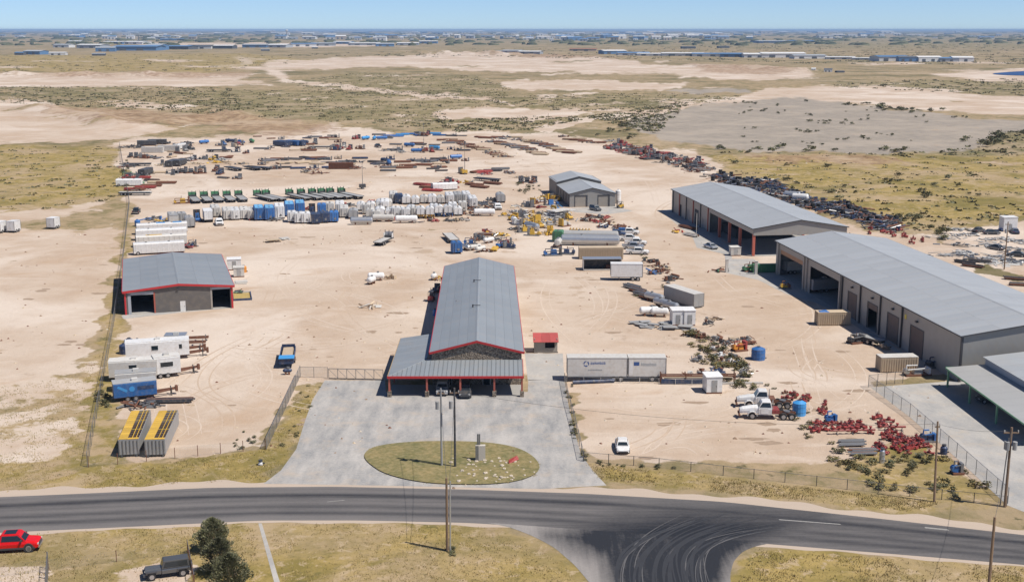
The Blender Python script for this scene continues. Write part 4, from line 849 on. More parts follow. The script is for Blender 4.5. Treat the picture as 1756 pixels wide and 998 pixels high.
def K_flat(deck='grey', head='green', L=12.5, W=2.6):
    """step-deck flatbed trailer with a tall slatted headboard"""
    def b():
        h, w = L / 2, W / 2
        parts = [('deck', MB().bx(-h, h, -w, w, 0.95, 1.15), P_[deck], [('side_rail', MB().bx(-h, h, s * w - 0.06, s * w + 0.06, 0.85, 1.22), P_['dark']) for s in (-1, 1)]), ('chassis', MB().bx(-h, h, -0.6, -0.4, 0.55, 0.95).bx(-h, h, 0.4, 0.6, 0.55, 0.95), P_['dark'])] + axle_set((-h + 1.2, -h + 2.5), w)
        if head:
            parts.append(('headboard', MB().bx(h - 0.25, h - 0.12, -w, w, 1.15, 2.7).bx(h - 1.3, h - 0.25, -w, -w + 0.08, 1.15, 2.4).bx(h - 1.3, h - 0.25, w - 0.08, w, 1.15, 2.4), P_[head], [('post', MB().bx(h - 0.32, h - 0.1, y - 0.06, y + 0.06, 1.15, 3.1), P_['dark']) for y in (-w + 0.06, 0, w - 0.06)]))
            parts.append(('winch_box', MB().bx(h - 1.1, h - 0.35, -w + 0.2, w - 0.2, 1.15, 1.75), P_['dark']))
        parts.append(('landing_leg', MB().bx(h - 2.6, h - 2.45, -0.7, -0.55, 0, 0.9).bx(h - 2.6, h - 2.45, 0.55, 0.7, 0, 0.9), P_['steel']))
        return 'flatbed_trailer', parts
    return b
def K_van(paint='white', L=9.7, W=2.5, z0=1.1, H=4.0, roof=None, wheels=True, door='steel'):
    """box van trailer: smooth sides with corner rails, roof bows, rear doors, axles, landing legs"""
    def b():
        h, w = L / 2, W / 2
        parts = [('box', MB().bx(-h, h, -w, w, z0, H), P_[paint], [('corner_rail', MB().bx(x - 0.05, x + 0.05, y - 0.04, y + 0.04, z0 - 0.05, H + 0.03), P_['steel']) for x in (-h, h) for y in (-w, w)]),
                 ('roof', MB().bx(-h - 0.04, h + 0.04, -w - 0.05, w + 0.05, H, H + 0.06), P_[roof or paint]), ('bottom_rail', MB().bx(-h, h, -w - 0.04, w + 0.04, z0 - 0.14, z0), P_['steel']),
                 ('rear_door', MB().bx(-h - 0.05, -h, -w + 0.08, -0.02, z0 + 0.05, H - 0.1), P_[paint]), ('rear_door', MB().bx(-h - 0.05, -h, 0.02, w - 0.08, z0 + 0.05, H - 0.1), P_[paint])]
        if wheels: parts += axle_set((-h + 1.0, -h + 2.2), w) + [('landing_leg', MB().bx(h - 2.0, h - 1.85, y - 0.08, y + 0.08, 0, z0 - 0.14), P_['steel']) for y in (-0.8, 0.8)]
        return 'van_trailer', parts
    return b
def K_container(paint='tan', L=6.1, W=2.44, H=2.6, end=None):
    """corrugated steel shipping container"""
    def b():
        h, w = L / 2, W / 2; rb = MB()
        for k in range(int(L / 0.42)):
            x = -h + 0.2 + k * 0.42
            for s in (-1, 1): rb.bx(x, x + 0.2, s * w - 0.06, s * w + 0.0, 0.2, H - 0.15)
        for k in range(5): rb.bx(-h - 0.03, -h + 0.02, -w + 0.2 + k * 0.45, -w + 0.38 + k * 0.45, 0.2, H - 0.15)
        return 'shipping_container', [('box', MB().bx(-h + 0.04, h - 0.04, -w + 0.06, w - 0.06, 0.12, H - 0.04), P_[paint]), ('corrugation', rb, P_[paint]), ('roof', MB().bx(-h, h, -w, w, H - 0.04, H + 0.02), P_[end or paint]),
            ('corner_post', MB().bx(-h, -h + 0.12, -w, -w + 0.12, 0, H - 0.04).bx(h - 0.12, h, -w, -w + 0.12, 0, H - 0.04).bx(-h, -h + 0.12, w - 0.12, w, 0, H - 0.04).bx(h - 0.12, h, w - 0.12, w, 0, H - 0.04), P_[paint]),
            ('door', MB().bx(h - 0.03, h + 0.03, -w + 0.13, -0.01, 0.15, H - 0.1), P_[paint]), ('door', MB().bx(h - 0.03, h + 0.03, 0.01, w - 0.13, 0.15, H - 0.1), P_[paint])]
    return b
def K_office(paint='white', L=10.5, W=2.9, H=3.5, roof='white', hitch=True, wins=((1.0, 2.2),), side='y-'):
    """site office trailer: shallow curved roof, windows, door, steel gooseneck frame out front, axles"""
    def b():
        h, w = L / 2, W / 2; box = MB(); box.ext([(-w, 0.75), (w, 0.75), (w, H - 0.1), (w - 0.2, H), (-w + 0.2, H), (-w, H - 0.1)], 'x', -h, h)
        parts = [('body', box, P_[paint]), ('roof', MB().bx(-h - 0.06, h + 0.06, -w + 0.12, w - 0.12, H, H + 0.07), P_[roof]), ('skirt_frame', MB().bx(-h, h, -w * 0.6, -w * 0.6 + 0.15, 0.5, 0.75).bx(-h, h, w * 0.6 - 0.15, w * 0.6, 0.5, 0.75), P_['rust'])]
        for a, q in wins: parts.append(('window', MB().bx(a, q, -w - 0.03, -w + 0.02, 1.9, 2.7), M_GLASS, [('frame', MB().bx(a - 0.06, q + 0.06, -w - 0.045, -w - 0.01, 2.7, 2.78).bx(a - 0.06, q + 0.06, -w - 0.045, -w - 0.01, 1.82, 1.9), P_['white'])]))
        parts.append(('roof_unit', MB().bx(-0.4, 0.5, -0.4, 0.4, H + 0.07, H + 0.4), P_['offwhite']))
        if hitch:
            parts.append(('gooseneck', MB().hexa([(h, -0.7, 0.6), (h + 3.2, -0.25, 0.9), (h + 3.2, -0.05, 0.9), (h, -0.4, 0.6)], [(h, -0.7, 0.85), (h + 3.2, -0.25, 1.15), (h + 3.2, -0.05, 1.15), (h, -0.4, 0.85)]).hexa([(h, 0.4, 0.6), (h + 3.2, 0.05, 0.9), (h + 3.2, 0.25, 0.9), (h, 0.7, 0.6)], [(h, 0.4, 0.85), (h + 3.2, 0.05, 1.15), (h + 3.2, 0.25, 1.15), (h, 0.7, 0.85)]).bx(h + 2.9, h + 3.3, -0.35, 0.35, 0.55, 1.4), P_['rust'], [('jack', MB().bx(h + 2.2, h + 2.35, -0.6, -0.45, 0, 1.3).bx(h + 2.2, h + 2.35, 0.45, 0.6, 0, 1.3), P_['dark'])]))
        return 'office_trailer', parts + axle_set((-1.2, 0.0), w, 0.42)
    return b
def K_gondola():
    """long open-topped ribbed tank with yellow walkway grating over part of the top"""
    L, W, H = 13.0, 2.7, 2.45; h, w = L / 2, W / 2; box = MB(); t = 0.07
    box.bx(-h, h, -w, -w + t, 0.35, H).bx(-h, h, w - t, w, 0.35, H).bx(-h, -h + t, -w + t, w - t, 0.35, H).bx(h - t, h, -w + t, w - t, 0.35, H).bx(-h + t, h - t, -w + t, w - t, 0.35, 0.5)
    parts = [('tank_shell', box, P_['grey'], [('inner_shade', MB().bx(-h + t, h - t, -w + t, w - t, 0.5, 0.55).bx(-h + t, h - t, -w + t, -w + t + 0.01, 0.55, H - 0.02).bx(-h + t, h - t, w - t - 0.01, w - t, 0.55, H - 0.02), P_['dark'])] + [('rib', MB().bx(-h - 0.07, -h, -w + 0.15 + k * 0.48, -w + 0.27 + k * 0.48, 0.35, H - 0.1), P_['steel']) for k in range(6)]), ('skid', MB().bx(-h - 0.1, h, -w * 0.8, -w * 0.8 + 0.25, 0.0, 0.35).bx(-h - 0.1, h, w * 0.8 - 0.25, w * 0.8, 0.0, 0.35), P_['dark'])]  # inside faces coloured near-black to paint in the shade of the open tank
    for k in range(13):  # walkway grating, panel by panel, on the +y side, and bars across the rest
        x = -h + 0.12 + k * 0.98; parts.append(('grating_panel', MB().bx(x, x + 0.94, 0.15, w - 0.04, H, H + 0.06), P_['yellow']))
        parts.append(('cross_bar', MB().bx(x + 0.3, x + 0.36, -w + 0.05, 0.15, H - 0.05, H + 0.03), P_['yellow'] if k % 4 == 0 else P_['rust']))
    for y in (-0.45, -0.95): parts.append(('long_bar', MB().bx(-h + 0.1, h - 0.1, y - 0.04, y + 0.04, H + 0.031, H + 0.1), P_['yellow']))
    parts.append(('end_plate', MB().bx(-h, -h + 0.6, -w + 0.08, 0.14, H + 0.032, H + 0.07), P_['yellow'])); parts.append(('pipe', MB().cyl((h + 0.15, -w, 1.8), (h + 0.15, w, 2.0), 0.12, 8), P_['navy']))
    return 'open_top_tank', parts
def K_skid(paint, sec_='steel', L=4.5, W=2.0, H=2.0, seed=0):
    """engine-driven pump unit on a skid: frame, engine block, radiator, pump end, pipework, exhaust"""
    def b():
        r = random.Random(seed); h, w = L / 2, W / 2
        e0 = -h * 0.25 + r.uniform(-0.2, 0.2)
        parts = [('skid_frame', MB().bx(-h, h, -w, -w + 0.2, 0, 0.3).bx(-h, h, w - 0.2, w, 0, 0.3).bx(-h, h, -w + 0.2, w - 0.2, 0.2, 0.28), P_['rust' if seed % 2 else 'steel']),
                 ('engine_block', MB().hexa([(e0, -w * 0.55, 0.3), (e0 + L * 0.35, -w * 0.55, 0.3), (e0 + L * 0.35, w * 0.55, 0.3), (e0, w * 0.55, 0.3)], [(e0 + 0.1, -w * 0.4, H * 0.75), (e0 + L * 0.33, -w * 0.4, H * 0.75), (e0 + L * 0.33, w * 0.4, H * 0.75), (e0 + 0.1, w * 0.4, H * 0.75)]), P_[paint], [('exhaust', MB().cyl((e0 + 0.5, 0.2, H * 0.75), (e0 + 0.5, 0.2, H * 1.15), 0.08, 6), P_['rust'])]),
                 ('radiator', MB().bx(h - 0.5, h - 0.12, -w * 0.8, w * 0.8, 0.3, H), P_[sec_]), ('pump', MB().cyl((-h + 0.3, -w * 0.6, 0.75), (-h + 0.3, w * 0.6, 0.75), 0.42, 10).bx(-h + 0.05, -h + 0.7, -w * 0.4, w * 0.4, 0.3, 0.75), P_[paint]),
                 ('pipework', MB().cyl((-h + 0.3, -w * 0.6, 1.1), (h - 0.5, -w * 0.7, 1.3), 0.1, 6).cyl((-h + 0.3, 0, 1.1), (-h + 0.3, 0, 1.7), 0.1, 6).cyl((-h + 0.3, 0, 1.7), (0, 0, 1.7), 0.1, 6), P_[sec_])]
        return 'pump_unit', parts
    return b
def K_valve(seed=0, paint='red'):
    """wellhead gate valve lying on a pallet: flanged spool, bonnet, handwheel"""
    def b():
        r = random.Random(seed); l = r.uniform(0.7, 1.1); k = r.uniform(0.22, 0.3); z = 0.15 + k * 1.55
        wh = MB(); hx = 0.0; zz = z + 0.95 + r.uniform(-0.1, 0.15)
        for q in range(10):
            a0, a1 = q * math.pi / 5, (q + 1) * math.pi / 5; wh.cyl((hx + 0.34 * math.cos(a0), 0.34 * math.sin(a0), zz), (hx + 0.34 * math.cos(a1), 0.34 * math.sin(a1), zz), 0.035, 5)
        wh.cyl((hx - 0.34, 0, zz), (hx + 0.34, 0, zz), 0.03, 5)
        return 'gate_valve', [('valve_body', MB().cyl((-l, 0, z), (l, 0, z), k, 10), P_[paint], [('flange', MB().cyl((x - 0.07, 0, z), (x + 0.07, 0, z), k * 1.5, 12), P_[paint]) for x in (-l, l)] + [('flange', MB().cyl((0, 0, z + k * 1.5), (0, 0, z + k * 1.5 + 0.12), k * 1.3, 12), P_[paint])]),
            ('bonnet', MB().cyl((0, 0, z), (0, 0, z + 0.95), k * 0.75, 8, 0, k * 0.4), P_[paint]), ('handwheel', wh, P_['red'] if paint != 'red' else P_['dark']), ('timber_block', MB().bx(-l * 0.9, -l * 0.6, -0.45, 0.45, 0, 0.16).bx(l * 0.6, l * 0.9, -0.45, 0.45, 0, 0.16), P_['brown'])]
    return b
def K_manifold(L=6.0, paint='red'):
    """long flow-line manifold: header pipe with flanged stubs on stands"""
    def b():
        h = L / 2; parts = [('header_pipe', MB().cyl((-h, 0, 0.6), (h, 0, 0.6), 0.16, 8), P_[paint])]
        for k in range(int(L / 0.9)):
            x = -h + 0.4 + k * 0.9; parts.append(('stub', MB().cyl((x, 0, 0.6), (x, 0, 1.05), 0.13, 8).cyl((x, 0, 1.0), (x, 0, 1.1), 0.24, 10), P_[paint]))
        for x in (-h * 0.7, 0, h * 0.7): parts.append(('stand', MB().bx(x - 0.06, x + 0.06, -0.4, 0.4, 0, 0.12).bx(x - 0.05, x + 0.05, -0.05, 0.05, 0.1, 0.5), P_['steel']))
        return 'pipe_manifold', parts
    return b
def K_pipes(n=10, L=9.0, r=0.16, paint='steel', rows=3, seed=0):
    """stack of loose pipe on timber bearers, each pipe its own piece"""
    def b():
        q = random.Random(seed); parts = [('bearer', MB().bx(x - 0.12, x + 0.12, -n * r * 1.05, n * r * 1.05, 0, 0.2), P_['brown']) for x in (-L * 0.35, L * 0.35)]
        for j in range(rows):
            for i in range(n - j):
                y = (i - (n - j - 1) / 2) * r * 2.06; z = 0.2 + r + j * r * 1.75; dx = q.uniform(-0.35, 0.35)
                parts.append(('pipe', MB().cyl((-L / 2 + dx, y, z), (L / 2 + dx, y, z), r, 6), P_[paint if q.random() > 0.25 else 'rust']))
        return 'pipe_stack', parts
    return b
def K_lighttower(H=9.0, paint='yellow'):
    """towable lighting mast: trailer cabinet, telescopic mast, lamp bar"""
    def b():
        mast = MB().cyl((0, 0, 0.9), (0, 0, H * 0.5), 0.12, 6).cyl((0, 0, H * 0.5), (0, 0, H), 0.07, 6)
        return 'light_tower', [('cabinet', MB().bx(-1.2, 1.0, -0.75, 0.75, 0.5, 1.7), P_[paint]), ('mast', mast, P_['steel'], [('lamp_bar', MB().bx(-0.1, 0.1, -0.9, 0.9, H - 0.15, H), P_['steel']), ('lamp', MB().bx(0, 0.3, -0.85, -0.35, H, H + 0.4), P_['dark']), ('lamp', MB().bx(0, 0.3, 0.35, 0.85, H, H + 0.4), P_['dark'])]),
            ('outrigger', MB().bx(-0.1, 0.1, -1.6, 1.6, 0.35, 0.5), P_['steel']), ('drawbar', MB().cyl((1.0, 0, 0.55), (2.3, 0, 0.5), 0.06, 5), P_['steel'])] + axle_set((-0.2,), 0.95, 0.33)
    return b
def K_forklift(paint='yellow'):
    return lambda: ('forklift', [('body', MB().hexa([(-1.2, -0.6, 0.35), (0.8, -0.6, 0.35), (0.8, 0.6, 0.35), (-1.2, 0.6, 0.35)], [(-1.15, -0.55, 1.25), (0.3, -0.55, 1.0), (0.3, 0.55, 1.0), (-1.15, 0.55, 1.25)]), P_[paint]), ('overhead_guard', MB().bx(-0.9, 0.6, -0.55, 0.55, 2.05, 2.12).bx(-0.9, -0.82, -0.55, -0.47, 1.2, 2.05).bx(-0.9, -0.82, 0.47, 0.55, 1.2, 2.05).bx(0.5, 0.58, -0.55, -0.47, 1.0, 2.05).bx(0.5, 0.58, 0.47, 0.55, 1.0, 2.05), P_['dark']),
        ('mast', MB().bx(0.9, 1.05, -0.4, -0.28, 0.1, 2.6).bx(0.9, 1.05, 0.28, 0.4, 0.1, 2.6), P_['dark']), ('fork', MB().bx(1.05, 2.1, -0.35, -0.2, 0.08, 0.14).bx(1.05, 2.1, 0.2, 0.35, 0.08, 0.14), P_['steel']), ('seat', MB().bx(-0.5, 0.0, -0.25, 0.25, 1.1, 1.6), P_['dark'])] + [wheel(x, y, 0.36) for x in (-0.8, 0.6) for y in (-0.5, 0.5)])
def K_vtank(paint='blue', R_=1.3, H=2.4):
    return lambda: ('round_tank', [('shell', MB().lathe([(R_, 0.0), (R_ * 1.01, H * 0.5), (R_, H), (R_ * 0.35, H + 0.35)], 16), P_[paint], [('lid', MB().cyl((0, 0, H + 0.3), (0, 0, H + 0.45), 0.3, 10), P_['dark'])]), ('ring', MB().lathe([(R_ + 0.04, H * 0.3), (R_ + 0.04, H * 0.36)], 16).lathe([(R_ + 0.04, H * 0.7), (R_ + 0.04, H * 0.76)], 16), P_[paint]), ('outlet', MB().cyl((R_ - 0.05, 0, 0.25), (R_ + 0.25, 0, 0.25), 0.1, 6), P_['dark'])])
def K_box(paint='white', L=2.6, W=2.4, H=2.7, roof=None):
    """small cabin or doghouse on skids with door and eave sheet"""
    h, w = L / 2, W / 2
    return lambda: ('site_cabin', [('wall', MB().bx(-h, h, -w, w, 0.25, H), P_[paint]), ('roof', MB().hexa([(-h - 0.1, -w - 0.1, H), (h + 0.1, -w - 0.1, H), (h + 0.1, w + 0.1, H), (-h - 0.1, w + 0.1, H)], [(-h - 0.1, -w - 0.1, H + 0.06), (h + 0.1, -w - 0.1, H + 0.06), (h + 0.1, w + 0.1, H + 0.2), (-h - 0.1, w + 0.1, H + 0.2)]), P_[roof or paint]), ('door', MB().bx(-0.45, 0.45, -w - 0.04, -w + 0.01, 0.3, 2.2), P_['grey'], [('handle', MB().bx(0.3, 0.38, -w - 0.08, -w - 0.04, 1.1, 1.3), P_['dark'])]), ('skid', MB().bx(-h, h, -w, -w + 0.2, 0, 0.25).bx(-h, h, w - 0.2, w, 0, 0.25), P_['rust'])])
def K_slabs(seed, paint='grey', n=4):
    """a few steel mats dropped on one another"""
    def b():
        r = random.Random(seed); parts = []
        for k in range(n):
            a, l, w = r.uniform(-0.5, 0.5), r.uniform(2.4, 4.2), r.uniform(1.5, 2.3); parts.append(('mat_panel', MB().rbx(r.uniform(-1.5, 1.5), r.uniform(-1, 1), 0.02 + k * 0.22, 0.2 + k * 0.22, l, w, a), P_[paint]))
        return 'mat_pile', parts
    return b
def K_scrap(seed, paints=('rust', 'steel', 'dark'), n=16, S=3.0):
    n = int(n * 1.35)
    """loose heap of mixed yard iron: beams, pipe offcuts, drums and plates"""
    def b():
        r = random.Random(seed); parts = []
        for k in range(n):
            x, y, a = r.gauss(0, S * 0.4), r.gauss(0, S * 0.3), r.uniform(0, 3.14); p = P_[r.choice(paints)]; z = max(0, 0.6 - 0.25 * math.hypot(x, y)) * r.random(); t = r.random()
            zt = z + r.uniform(0.05, 0.9); dx_, dy_ = S * r.uniform(0.2, 0.55) * math.cos(a), S * r.uniform(0.2, 0.55) * math.sin(a)
            if t < 0.32: parts.append(('beam', MB().cyl((x - dx_, y - dy_, z + 0.12), (x + dx_, y + dy_, zt), r.uniform(0.09, 0.2), 4), p))
            elif t < 0.68: parts.append(('pipe', MB().cyl((x - dx_, y - dy_, z + 0.12), (x + dx_, y + dy_, zt * 0.8), r.uniform(0.07, 0.17), 6), p))
            elif t < 0.80: parts.append(('drum', MB().cyl((x, y, z), (x + r.uniform(-0.3, 0.3), y, z + r.uniform(0.5, 0.95)), r.uniform(0.25, 0.42), 8), p))
            elif t < 0.92: parts.append(('plate', MB().hexa([(x - 0.6, y - 0.4, z + 0.05), (x + 0.6, y - 0.4, z + 0.05), (x + 0.6, y + 0.4, z + 0.4), (x - 0.6, y + 0.4, z + 0.3)], [(x - 0.6, y - 0.4, z + 0.1), (x + 0.6, y - 0.4, z + 0.1), (x + 0.6, y + 0.4, z + 0.46), (x - 0.6, y + 0.4, z + 0.36)]), p))
            else: parts.append(('block', MB().rbx(x, y, z, z + r.uniform(0.4, 1.0), r.uniform(0.5, 1.1), r.uniform(0.4, 0.8), a), p))
        return 'scrap_heap', parts
    return b
def K_tires(seed, n=5):
    def b():
        r = random.Random(seed); parts = []
        for k in range(n): parts.append(('tyre', MB().lathe([(0.3, 0.0), (0.55, 0.02), (0.58, 0.2), (0.55, 0.34), (0.3, 0.36)], 12, 0, (r.uniform(-0.05, 0.05), r.uniform(-0.05, 0.05), k * 0.36)), M_TYRE))
        return 'tyre_stack', parts
    return b
def ln(a, b):
    """from two ground pixels: midpoint x, y, length, heading of a->b"""
    A, B = G(*a), G(*b); m = (A + B) / 2; d = B - A; return m.x, m.y, d.length, math.atan2(d.y, d.x)

# ------------------------------------------------------------------ yard: single things near the camera
def put(key, build, label, cat, px, py, rz=0.0, group=None, scale=1.0, small=False, z=0.0):
    x, y = at(px, py); return place(key, build, label, cat, x, y, R(rz), group, scale, z, small)
put('car_white', K_car('white'), 'white sedan parked alone on the bare sand lot', 'car', 1067, 770, -92)
rt_ = put('pk_brightred', K_pickup('brightred', 5.9, 2.05), 'glossy red pickup truck with dark sunroof on the roadside grass verge', 'pickup', 21, 942, 8, None, (1.03, 1.03, 1.12))
ob('sunroof', MB().bx(-0.55, 0.65, -0.55, 0.55, 1.845, 1.87).mesh('sunroof', M_GLASS), rt_)
for s_ in (-1, 1):
    ob('side_skirt', MB().bx(-2.7, 2.6, s_ * 1.03 - 0.03, s_ * 1.03 + 0.03, 0.36, 0.56).mesh('side_skirt', M_DKTRIM), rt_)
    for x_ in (-1.8, 1.95): ob('wheel_arch', MB().cyl((x_, s_ * 0.99, 0.45), (x_, s_ * 1.055, 0.45), 0.52, 16).mesh('wheel_arch', M_DKTRIM), rt_); ob('alloy_wheel', MB().cyl((x_, s_ * 1.056, 0.42), (x_, s_ * 1.075, 0.42), 0.30, 12).mesh('alloy_wheel', M_RIM), rt_)
put('jeep', K_jeep, 'dark grey off-road car with hard top behind the wire fence', 'car', 287, 986, 200)
put('pk_silver', K_pickup('silver', 5.7), 'silver pickup truck parked nose-out under the porch roof', 'pickup', 759.5, 671, -90)
put('suv_dark', K_car('dark', 4.9, 1.95, True), 'black estate car parked nose-out under the porch roof', 'car', 798, 677, -90)
put('semi_white', K_semi, 'old white bonneted tractor truck with red deck, standing in front', 'truck', 1312, 716, 176)
put('semi_white2', lambda: K_semi('white', 'rust'), 'old white bonneted tractor truck half hidden behind the other one', 'truck', 1306, 697, 176)
put('cabin_small', K_box('white', 2.5, 2.6, 2.7), 'small white cabin standing on the bare sand lot', 'cabin', 1221, 671, 6)
# two printed box vans end to end
tA = place('van_a', K_van('offwhite', 9.7, 2.5, 0.95, 4.0), 'long white box trailer with a round blue swirl logo', 'trailer', 13.85, 192.95, math.pi)
lg = MB()
for k in range(3):
    for q in range(5):
        a0 = k * 2.1 + q * 0.32; a1 = a0 + 0.34; r0, r1 = 0.27 + 0.02 * q, 0.47
        lg.hexa([(1.8 + r * math.cos(a), y, 3.05 + r * math.sin(a)) for y in (1.268,) for r, a in ((r0, a0), (r1, a0), (r1, a1), (r0, a1))], [(1.8 + r * math.cos(a), y, 3.05 + r * math.sin(a)) for y in (1.252,) for r, a in ((r0, a0), (r1, a0), (r1, a1), (r0, a1))])
ob('logo', lg.mesh('logo', M_PRINTB), tA)
def lettering(root, x0, z0, n, h, m, seed, step=0.26, side=1, y=1.262):
    """row of worn, hardly legible painted letters as thin strokes"""
    r = random.Random(seed); mb = MB()
    for k in range(n):
        x = x0 - k * step; t = step * 0.22; asc = h * r.choice((1, 1, 1.35)); 
        mb.bx(x - t, x, y - 0.012, y, z0, z0 + asc); mb.bx(x - step * 0.72, x - step * 0.72 + t, y - 0.012, y, z0, z0 + h)
        for zz in r.sample((0.0, 0.42, 0.82), 2): mb.bx(x - step * 0.72 + t, x - t, y - 0.012, y, z0 + h * zz, z0 + h * (zz + 0.2))
    return ob('lettering', mb.mesh('lettering', m), root)
lettering(tA, 1.1, 2.95, 8, 0.36, M_PRINTB, 1, 0.31); lettering(tA, 1.5, 1.9, 9, 0.2, M_PRINTG, 2, 0.26)
tB = place('van_b', K_van('offwhite', 6.1, 2.5, 0.95, 4.0), 'short white box trailer with blue panel and grey script lettering', 'trailer', 21.95, 192.95, math.pi)
ob('printed_panel', MB().bx(1.3, 2.2, 1.25, 1.264, 2.75, 3.35).mesh('printed_panel', M_PRINTB), tB); lettering(tB, 1.0, 2.7, 9, 0.4, M_PRINTG, 5, 0.28)
ob('side_door', MB().bx(2.35, 2.95, 1.25, 1.27, 1.1, 3.6).mesh('side_door', P_['white']), tB)
# office trailers along the left fence
x, y, l, a = ln((218, 622), (316, 615)); o2 = place('off2', K_office('white', 10.6, 2.9, 3.4, 'white', True, ((-1.0, 0.1), (3.6, 4.1))), 'long bright white office trailer with one dark square window', 'office trailer', x, y + 1.4, a)
x, y, l, a = ln((190, 655), (262, 651)); place('off3', K_office('offwhite', 7.6, 2.9, 3.3, 'offwhite', False, ((-0.6, 0.6),)), 'cream office trailer with one dark window, next to the fence', 'office trailer', x, y + 1.4, a)
x, y, l, a = ln((264, 650), (300, 646)); place('off3b', K_office('white', 4.2, 2.9, 3.5, 'offwhite', True, ((-1.1, 0.9),)), 'stubby white office trailer with wide blue window and steel hitch', 'office trailer', x, y + 1.4, a)
x, y, l, a = ln((204, 672), (258, 668)); place('off4b', K_office('offwhite', 6.2, 2.8, 3.0, 'grey', False, ()), 'plain pale office trailer wedged behind the blue one', 'office trailer', x, y + 1.0, a)
x, y, l, a = ln((195, 691), (259, 684)); o4 = place('off4', K_office('blue', 6.4, 2.8, 2.9, 'grey', True, ()), 'blue mural-sided office trailer with flat grey roof', 'office trailer', x, y + 1.4, a)
mur = MB(); mur.bx(0.3, 2.8, -1.42, -1.405, 1.7, 2.3)
ob('mural_panel', mur.mesh('mural_panel', P_['navy']), o4); mu2 = MB()
mu2.cyl((-0.5, -1.425, 1.95), (-0.5, -1.402, 1.95), 0.42, 14); mu2.hexa([(-2.7, -1.42, 2.3), (-1.4, -1.42, 1.5), (-1.2, -1.405, 1.6), (-2.5, -1.405, 2.4)], [(-2.5, -1.42, 2.6), (-1.2, -1.42, 1.9), (-1.2, -1.405, 1.9), (-2.5, -1.405, 2.6)])
ob('mural_shape', mu2.mesh('mural_shape', P_['skyblue']), o4)
put('off1', K_office('offwhite', 3.6, 2.8, 3.3, 'silver', True, ((-1.2, -0.8), (-0.5, 0.5), (0.9, 1.2))), 'short silver-roofed office trailer with three small windows', 'office trailer', 303, 604, 6)
for i, (px, py) in enumerate(((222, 597), (214, 606))): put(('vt', i), K_vtank('navy', 0.9, 1.5), 'dark round tank crowded behind the white office trailers', 'tank', px, py, 0, 'dark tanks behind office trailers')
put('sc_off', K_scrap(71, ('rust', 'steel', 'tan'), 14, 4), 'rusty pipe and rack clutter behind the white office trailer', 'scrap', 255, 592, 0)
for i, (px, py, rz, lb) in enumerate(((338, 584, 10, 'empty rust-brown gooseneck frame beside the short silver office trailer'), (333, 592, 8, 'grey steel drawbar frame beside the long white office trailer'))):
    put(('goose', i), lambda: ('trailer_frame', [('beam', MB().bx(-2, 2, -0.6, -0.45, 0.5, 0.75), P_['rust']), ('beam', MB().bx(-2, 2, 0.45, 0.6, 0.5, 0.75), P_['rust']), ('cross_member', MB().bx(1.8, 2.1, -0.45, 0.45, 0.5, 0.8).bx(-0.1, 0.1, -0.45, 0.45, 0.52, 0.72), P_['rust']), ('jack', MB().bx(1.5, 1.65, -0.45, -0.3, 0, 1.2), P_['steel'])]), lb, 'trailer frame', px, py, rz)
# two open-topped tanks with yellow grating
for k, (a_, b_, lb) in enumerate((((202, 755), (225, 705), 'open-topped grey tank with yellow grating, next to the left fence'), ((247, 755), (274, 702), 'open-topped grey tank with yellow grating, on the open-sand side'))):
    A, B = G(*a_, 2.4), G(*b_, 2.4); d = (B - A).normalized(); n = Vector((d.y, -d.x, 0)); c_ = A + d * 6.5 + n * 1.35
    place('gondola', K_gondola, lb, 'tank', c_.x, c_.y, math.atan2(d.y, d.x), 'open-topped tanks')
put('rack_dark', K_pipes(6, 7.0, 0.13, 'dark', 2, 3), 'dark pipe rack lying behind the open-topped tanks', 'pipe rack', 290, 690, 4)
put('sc_fr', K_scrap(72, ('rust', 'dark', 'steel'), 16, 3.5), 'dark rusty running gear heaped in front of the blue trailer', 'scrap', 236, 697, 0)
# tipping trailer with a sand load
x, y, l, a = ln((491, 636), (496, 606))
place('tip', lambda: ('dump_trailer', [('box', MB().bx(-4.3, 4.3, -1.25, -1.13, 0.9, 1.75).bx(-4.3, 4.3, 1.13, 1.25, 0.9, 1.75).bx(-4.3, -4.18, -1.13, 1.13, 0.9, 1.75).bx(4.18, 4.3, -1.13, 1.13, 0.9, 2.1).bx(-4.3, 4.3, -1.13, 1.13, 0.8, 0.9), P_['navy']), ('front_cover', MB().bx(-4.5, -2.2, -1.3, 1.3, 1.76, 1.84), P_['skyblue']), ('load', MB().hexa([(-2.1, -1.1, 0.9), (4.1, -1.1, 0.9), (4.1, 1.1, 0.9), (-2.1, 1.1, 0.9)], [(-1.6, -0.9, 1.6), (3.6, -0.8, 1.75), (3.6, 0.8, 1.7), (-1.6, 0.9, 1.62)]), M_SANDLOAD), ('drawbar', MB().cyl((4.3, 0, 0.8), (5.6, 0, 0.6), 0.08, 6), P_['dark'])] + axle_set((-0.6, 0.6), 1.25, 0.4)), 'blue dump trailer loaded with pale sand', 'trailer', x, y, a)
put('smallblue', K_vessel('navy', 0.9, 0.35), 'small dark blue drum lying by the dump trailer', 'drum', 493, 642, 12)
put('truck_flat', K_flat('offwhite', 'white', 8.5, 2.4), 'white flat trailer with headboard alone on the open sand', 'trailer', 658, 418, 74)
put('ves_x1', K_vessel('white', 3.2, 0.75), 'white vessel lying crosswise on the open sand', 'vessel', 645, 481, 8); put('ves_x2', K_vessel('white', 2.2, 0.7), 'shorter white vessel butted against the crosswise one', 'vessel', 637, 487, 70)
put('sc_a', K_scrap(5, ('brown', 'tan', 'rust'), 8, 2), 'brown timber offcuts dumped beside two white vessels', 'scrap', 664, 478); put('sc_b', K_scrap(6, ('tan', 'offwhite', 'brown'), 8, 2.5), 'low pale rubble heap on the open sand left of the workshop', 'rubble', 632, 527)
